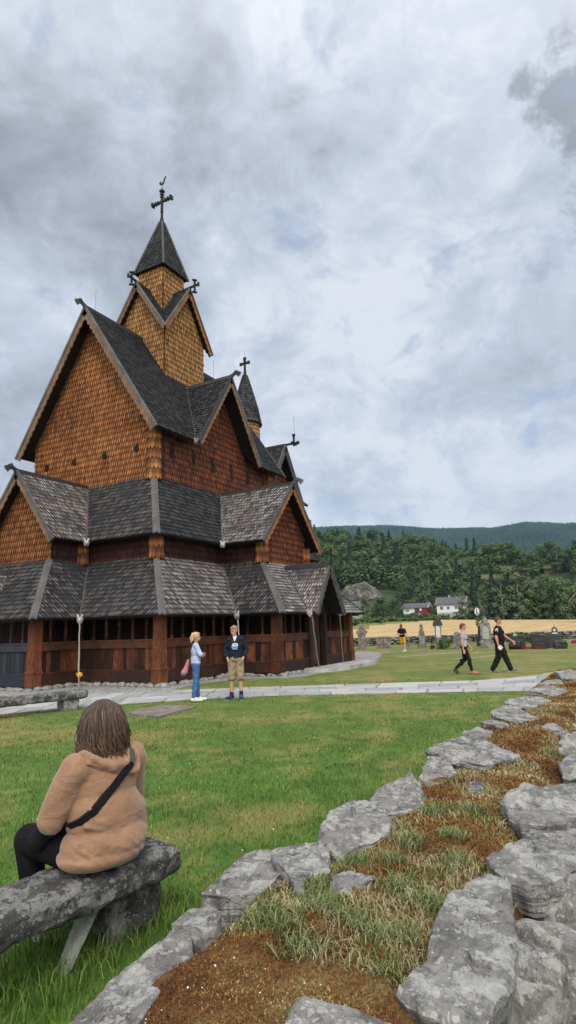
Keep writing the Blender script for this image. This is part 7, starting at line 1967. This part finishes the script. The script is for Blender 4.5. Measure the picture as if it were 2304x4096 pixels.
stone('gravestone', 40.6, 8.05, [(-.42, 0), (.42, 0), (.40, .32), (.46, .34), (.44, .44), (.34, .46), (.33, 1.35), (.25, 1.62), (.12, 1.9), (0, 2.02), (-.12, 1.9), (-.25, 1.62), (-.33, 1.35), (-.34, .46), (-.44, .44), (-.46, .34), (-.40, .32)], .4, M_g2, 'big grey monument with pale plaque behind the two walkers', parts=[('plaque', [(-.2, .62), (-.14, .55), (.14, .55), (.2, .62), (.2, 1.15), (.12, 1.32), (0, 1.38), (-.12, 1.32), (-.2, 1.15)], -.22, .04, plain('plaque_pale', (.38, .38, .36), .7, .15, 20))])
stone('gravestone', 41.0, 6.35, [(-.1, 0), (.12, 0), (.12, .85), (-.1, .85)], .12, plain('pale_granite', (.4, .4, .39), .7, .1), 'thin pale post stone behind the walking man')
stone('gravestone', 38.6, 5.25, [(-1.0, 0), (-.18, 0), (-.18, .62), (-.25, .82), (-.6, .80), (-.95, .74)], .3, M_g3, 'left slab of the black family grave with red flowers', group='black family grave stones', parts=[('inscription', rect(.6, .42, .6, -.58), -.16, .01, M_dg), ('inscription', rect(.5, .25, .34, -.58), -.16, .01, M_dg)])
stone('gravestone', 38.5, 4.35, [(-.75, 0), (.2, 0), (.2, .72), (0, .82), (-.6, .90), (-.75, .8)], .3, M_g3, 'tallest right slab of the black family grave with red flowers', group='black family grave stones', parts=[('inscription', rect(.6, .45, .62, -.28), -.16, .01, M_dg), ('inscription', rect(.5, .25, .36, -.28), -.16, .01, M_dg)])
for x, y, w, lb, s in ((38.2, 5.95, .62, 'low rounded black boulder at the left end of the family grave', 1), (38.4, 3.55, .70, 'low rounded black boulder at the right end of the family grave', 2)):
    m = MB((x, y, 0)); blob_stone(m, (x, y, .2), (.3, w * .55, .28), s * 4.0, 0, 0); tag(link_mesh('grave_boulder', m.build('tmp', M_g3, None, True).data, M_g3, None, (x, y, 0)), lb, 'boulder', 'black family grave stones')
    bpy.data.objects.remove(bpy.data.objects['tmp'])
stone('gravestone', 39.6, 4.0, [(-.5, 0), (.5, 0), (.5, .80), (-.45, .88)], .3, M_dg, 'dark grey slab behind the right end of the black family grave')
m = MB(); rnd = random.Random(8)
for k in range(130):
    y = rnd.uniform(4.35, 6.05); 
    if 4.9 < y < 5.0: continue
    vs, fs = ICO[1]; s = rnd.uniform(.025, .05); c = V((38.15 - .02 * y, y, rnd.uniform(.03, .16))); m.mesh([c + V(v) * s for v in vs], fs)
tag(m.build('red_flowers', M_redfl), 'low bed of red flowers before the black family grave', 'flowers', kind='stuff')
stone('gravestone', 45.5, 4.45, [(-.2, 0), (.2, 0), (.2, .15), (.14, .18), (.17, .75), (.1, .78), (-.1, .78), (-.17, .75), (-.14, .18), (-.2, .15)], .15, M_marble, 'small white gravestone with a ring on top at the far right', parts=[('ring', [(cos(k * pi / 6) * .2, .92 + sin(k * pi / 6) * .2) for k in range(12)], 0, .1, M_dg), ('ring_centre', [(cos(k * pi / 4) * .1, .92 + sin(k * pi / 4) * .1) for k in range(8)], -.02, .1, M_marble), ('finial', rect(.04, 1.1, 1.3), 0, .04, M_dg)])
def bush(x, y, w, h, n, label, mat=M_bush, seed=1, name='grave_shrub'):
    rnd = random.Random(seed); m = MB((x, y, 0))
    for k in range(n):
        d_ = V((rnd.gauss(0, 1), rnd.gauss(0, 1), rnd.gauss(0, 1))).normalized() * rnd.uniform(.6, 1); c = V((x + d_.x * w / 2, y + d_.y * w / 2, h / 2 + d_.z * h / 2)); s = .05 * rnd.uniform(.7, 1.5) * max(1, w)
        u = V((rnd.gauss(0, 1), rnd.gauss(0, 1), rnd.gauss(0, 1))).normalized(); ww = u.cross(d_).normalized()
        m.face([c + u * s, c + ww * s * .6, c - u * s, c - ww * s * .6], (rnd.random(), .5, .5, 1))
    o = m.build(name, mat); o.location = (x, y, 0); tag(o, label, 'shrub'); return o
bush(38.9, 10.3, .9, .75, 500, 'dark green shrub beside the pillar gravestone', seed=1); bush(40.6, 9.9, .8, .7, 300, 'light green shrub behind the rough stone marker', M_brush, 2)
bush(45.5, 7.0, 1.6, .9, 400, 'dark bush behind the walking man', seed=3); bush(46.5, 6.0, 1.5, .7, 400, 'dark low bush left of the family grave', seed=4)
bush(39.3, 11.2, .35, .3, 120, 'tiny dark plant at the left foot of the pillar gravestone', seed=6)
# low heap at the right edge
m = MB((46, 3.0, 0)); blob_stone(m, (46, 3.0, .08), (.3, .5, .16), 9.0); o = m.build('flower_bed', M_redfl, None, True); o.location = (46, 3.0, 0); tag(o, 'low red flowered grave bed at the right edge', 'flower bed')
# small tree among the graves
rr0 = empty('small_tree', (43.0, 8.75, 0), 'small thin tree between the narrow black stone and the big monument', 'tree')
m = MB(); m.tube([(0, 0, 0), (.03, 0, .8), (0, .02, 1.5)], [.06, .05, .03], 6); m.build('trunk', M_bark, rr0)
rnd = random.Random(5); m = MB()
for k in range(420):
    d_ = V((rnd.gauss(0, 1), rnd.gauss(0, 1), rnd.gauss(0, 1))).normalized(); c = V((d_.x * .36, d_.y * .36, 1.62 + d_.z * .5)) * 1.0; s = rnd.uniform(.04, .08)
    u = V((rnd.gauss(0, 1), rnd.gauss(0, 1), rnd.gauss(0, 1))).normalized(); ww = u.cross(d_).normalized(); m.face([c + u * s, c + ww * s * .6, c - u * s, c - ww * s * .6], (rnd.random(), .5, .5, 1))
m.build('crown', M_brush, rr0)
# road sign beyond the wall
sx_, sy_ = 57.2, 11.95
root = empty('road_sign', (sx_, sy_, 0), 'round white road sign on a grey pole beyond the stone wall', 'sign', None, atan2(sy_, sx_) - pi / 2)
m = MB(); m.tube([(0, 0, 0), (0, 0, 2.4)], .045, 8); m.build('pole', plain('galvanised', (.35, .35, .36), .5), root)
m = MB(); m.prism([(cos(k * pi / 12) * .26, 2.55 + sin(k * pi / 12) * .40) for k in range(24)], (0, -.06, 0), (1, 0, 0), (0, 0, 1), (0, 1, 0), .03); dk = m.build('sign_face', M_white, root)
m = MB()
for k in range(24):
    a, b = k * pi / 12, (k + 1) * pi / 12
    m.mesh([(cos(t) * .26 * f, -.078, 2.55 + sin(t) * .40 * f) for t, f in ((a, .98), (b, .98), (b, .8), (a, .8))], [(0, 1, 2, 3)])
m.box((-.07, -.082, 2.35), (.02, -.078, 2.78)); m.box((-.04, -.083, 2.30), (.10, -.079, 2.42)); m.build('sign_symbol', M_dg, dk)
# ------------------------------------------------------------------ air between here and the ridge
m = MB(); m.box((-400, -2500, -12), (5200, 5200, 640))
kz = bpy.data.materials.new('haze_air'); kz.use_nodes = True; tz = kz.node_tree; tz.nodes.clear()
oz = tz.nodes.new('ShaderNodeOutputMaterial'); vz = tz.nodes.new('ShaderNodeVolumePrincipled'); vz.inputs['Density'].default_value = 7e-5; vz.inputs['Color'].default_value = (.42, .70, 1.0, 1)
tz.links.new(vz.outputs[0], oz.inputs['Volume'])
o = m.build('haze', kz); tag(o, 'thin bluish haze over the far woods', 'haze', kind='stuff')
SC.cycles.volume_bounces = 1; SC.cycles.volume_step_rate = 50
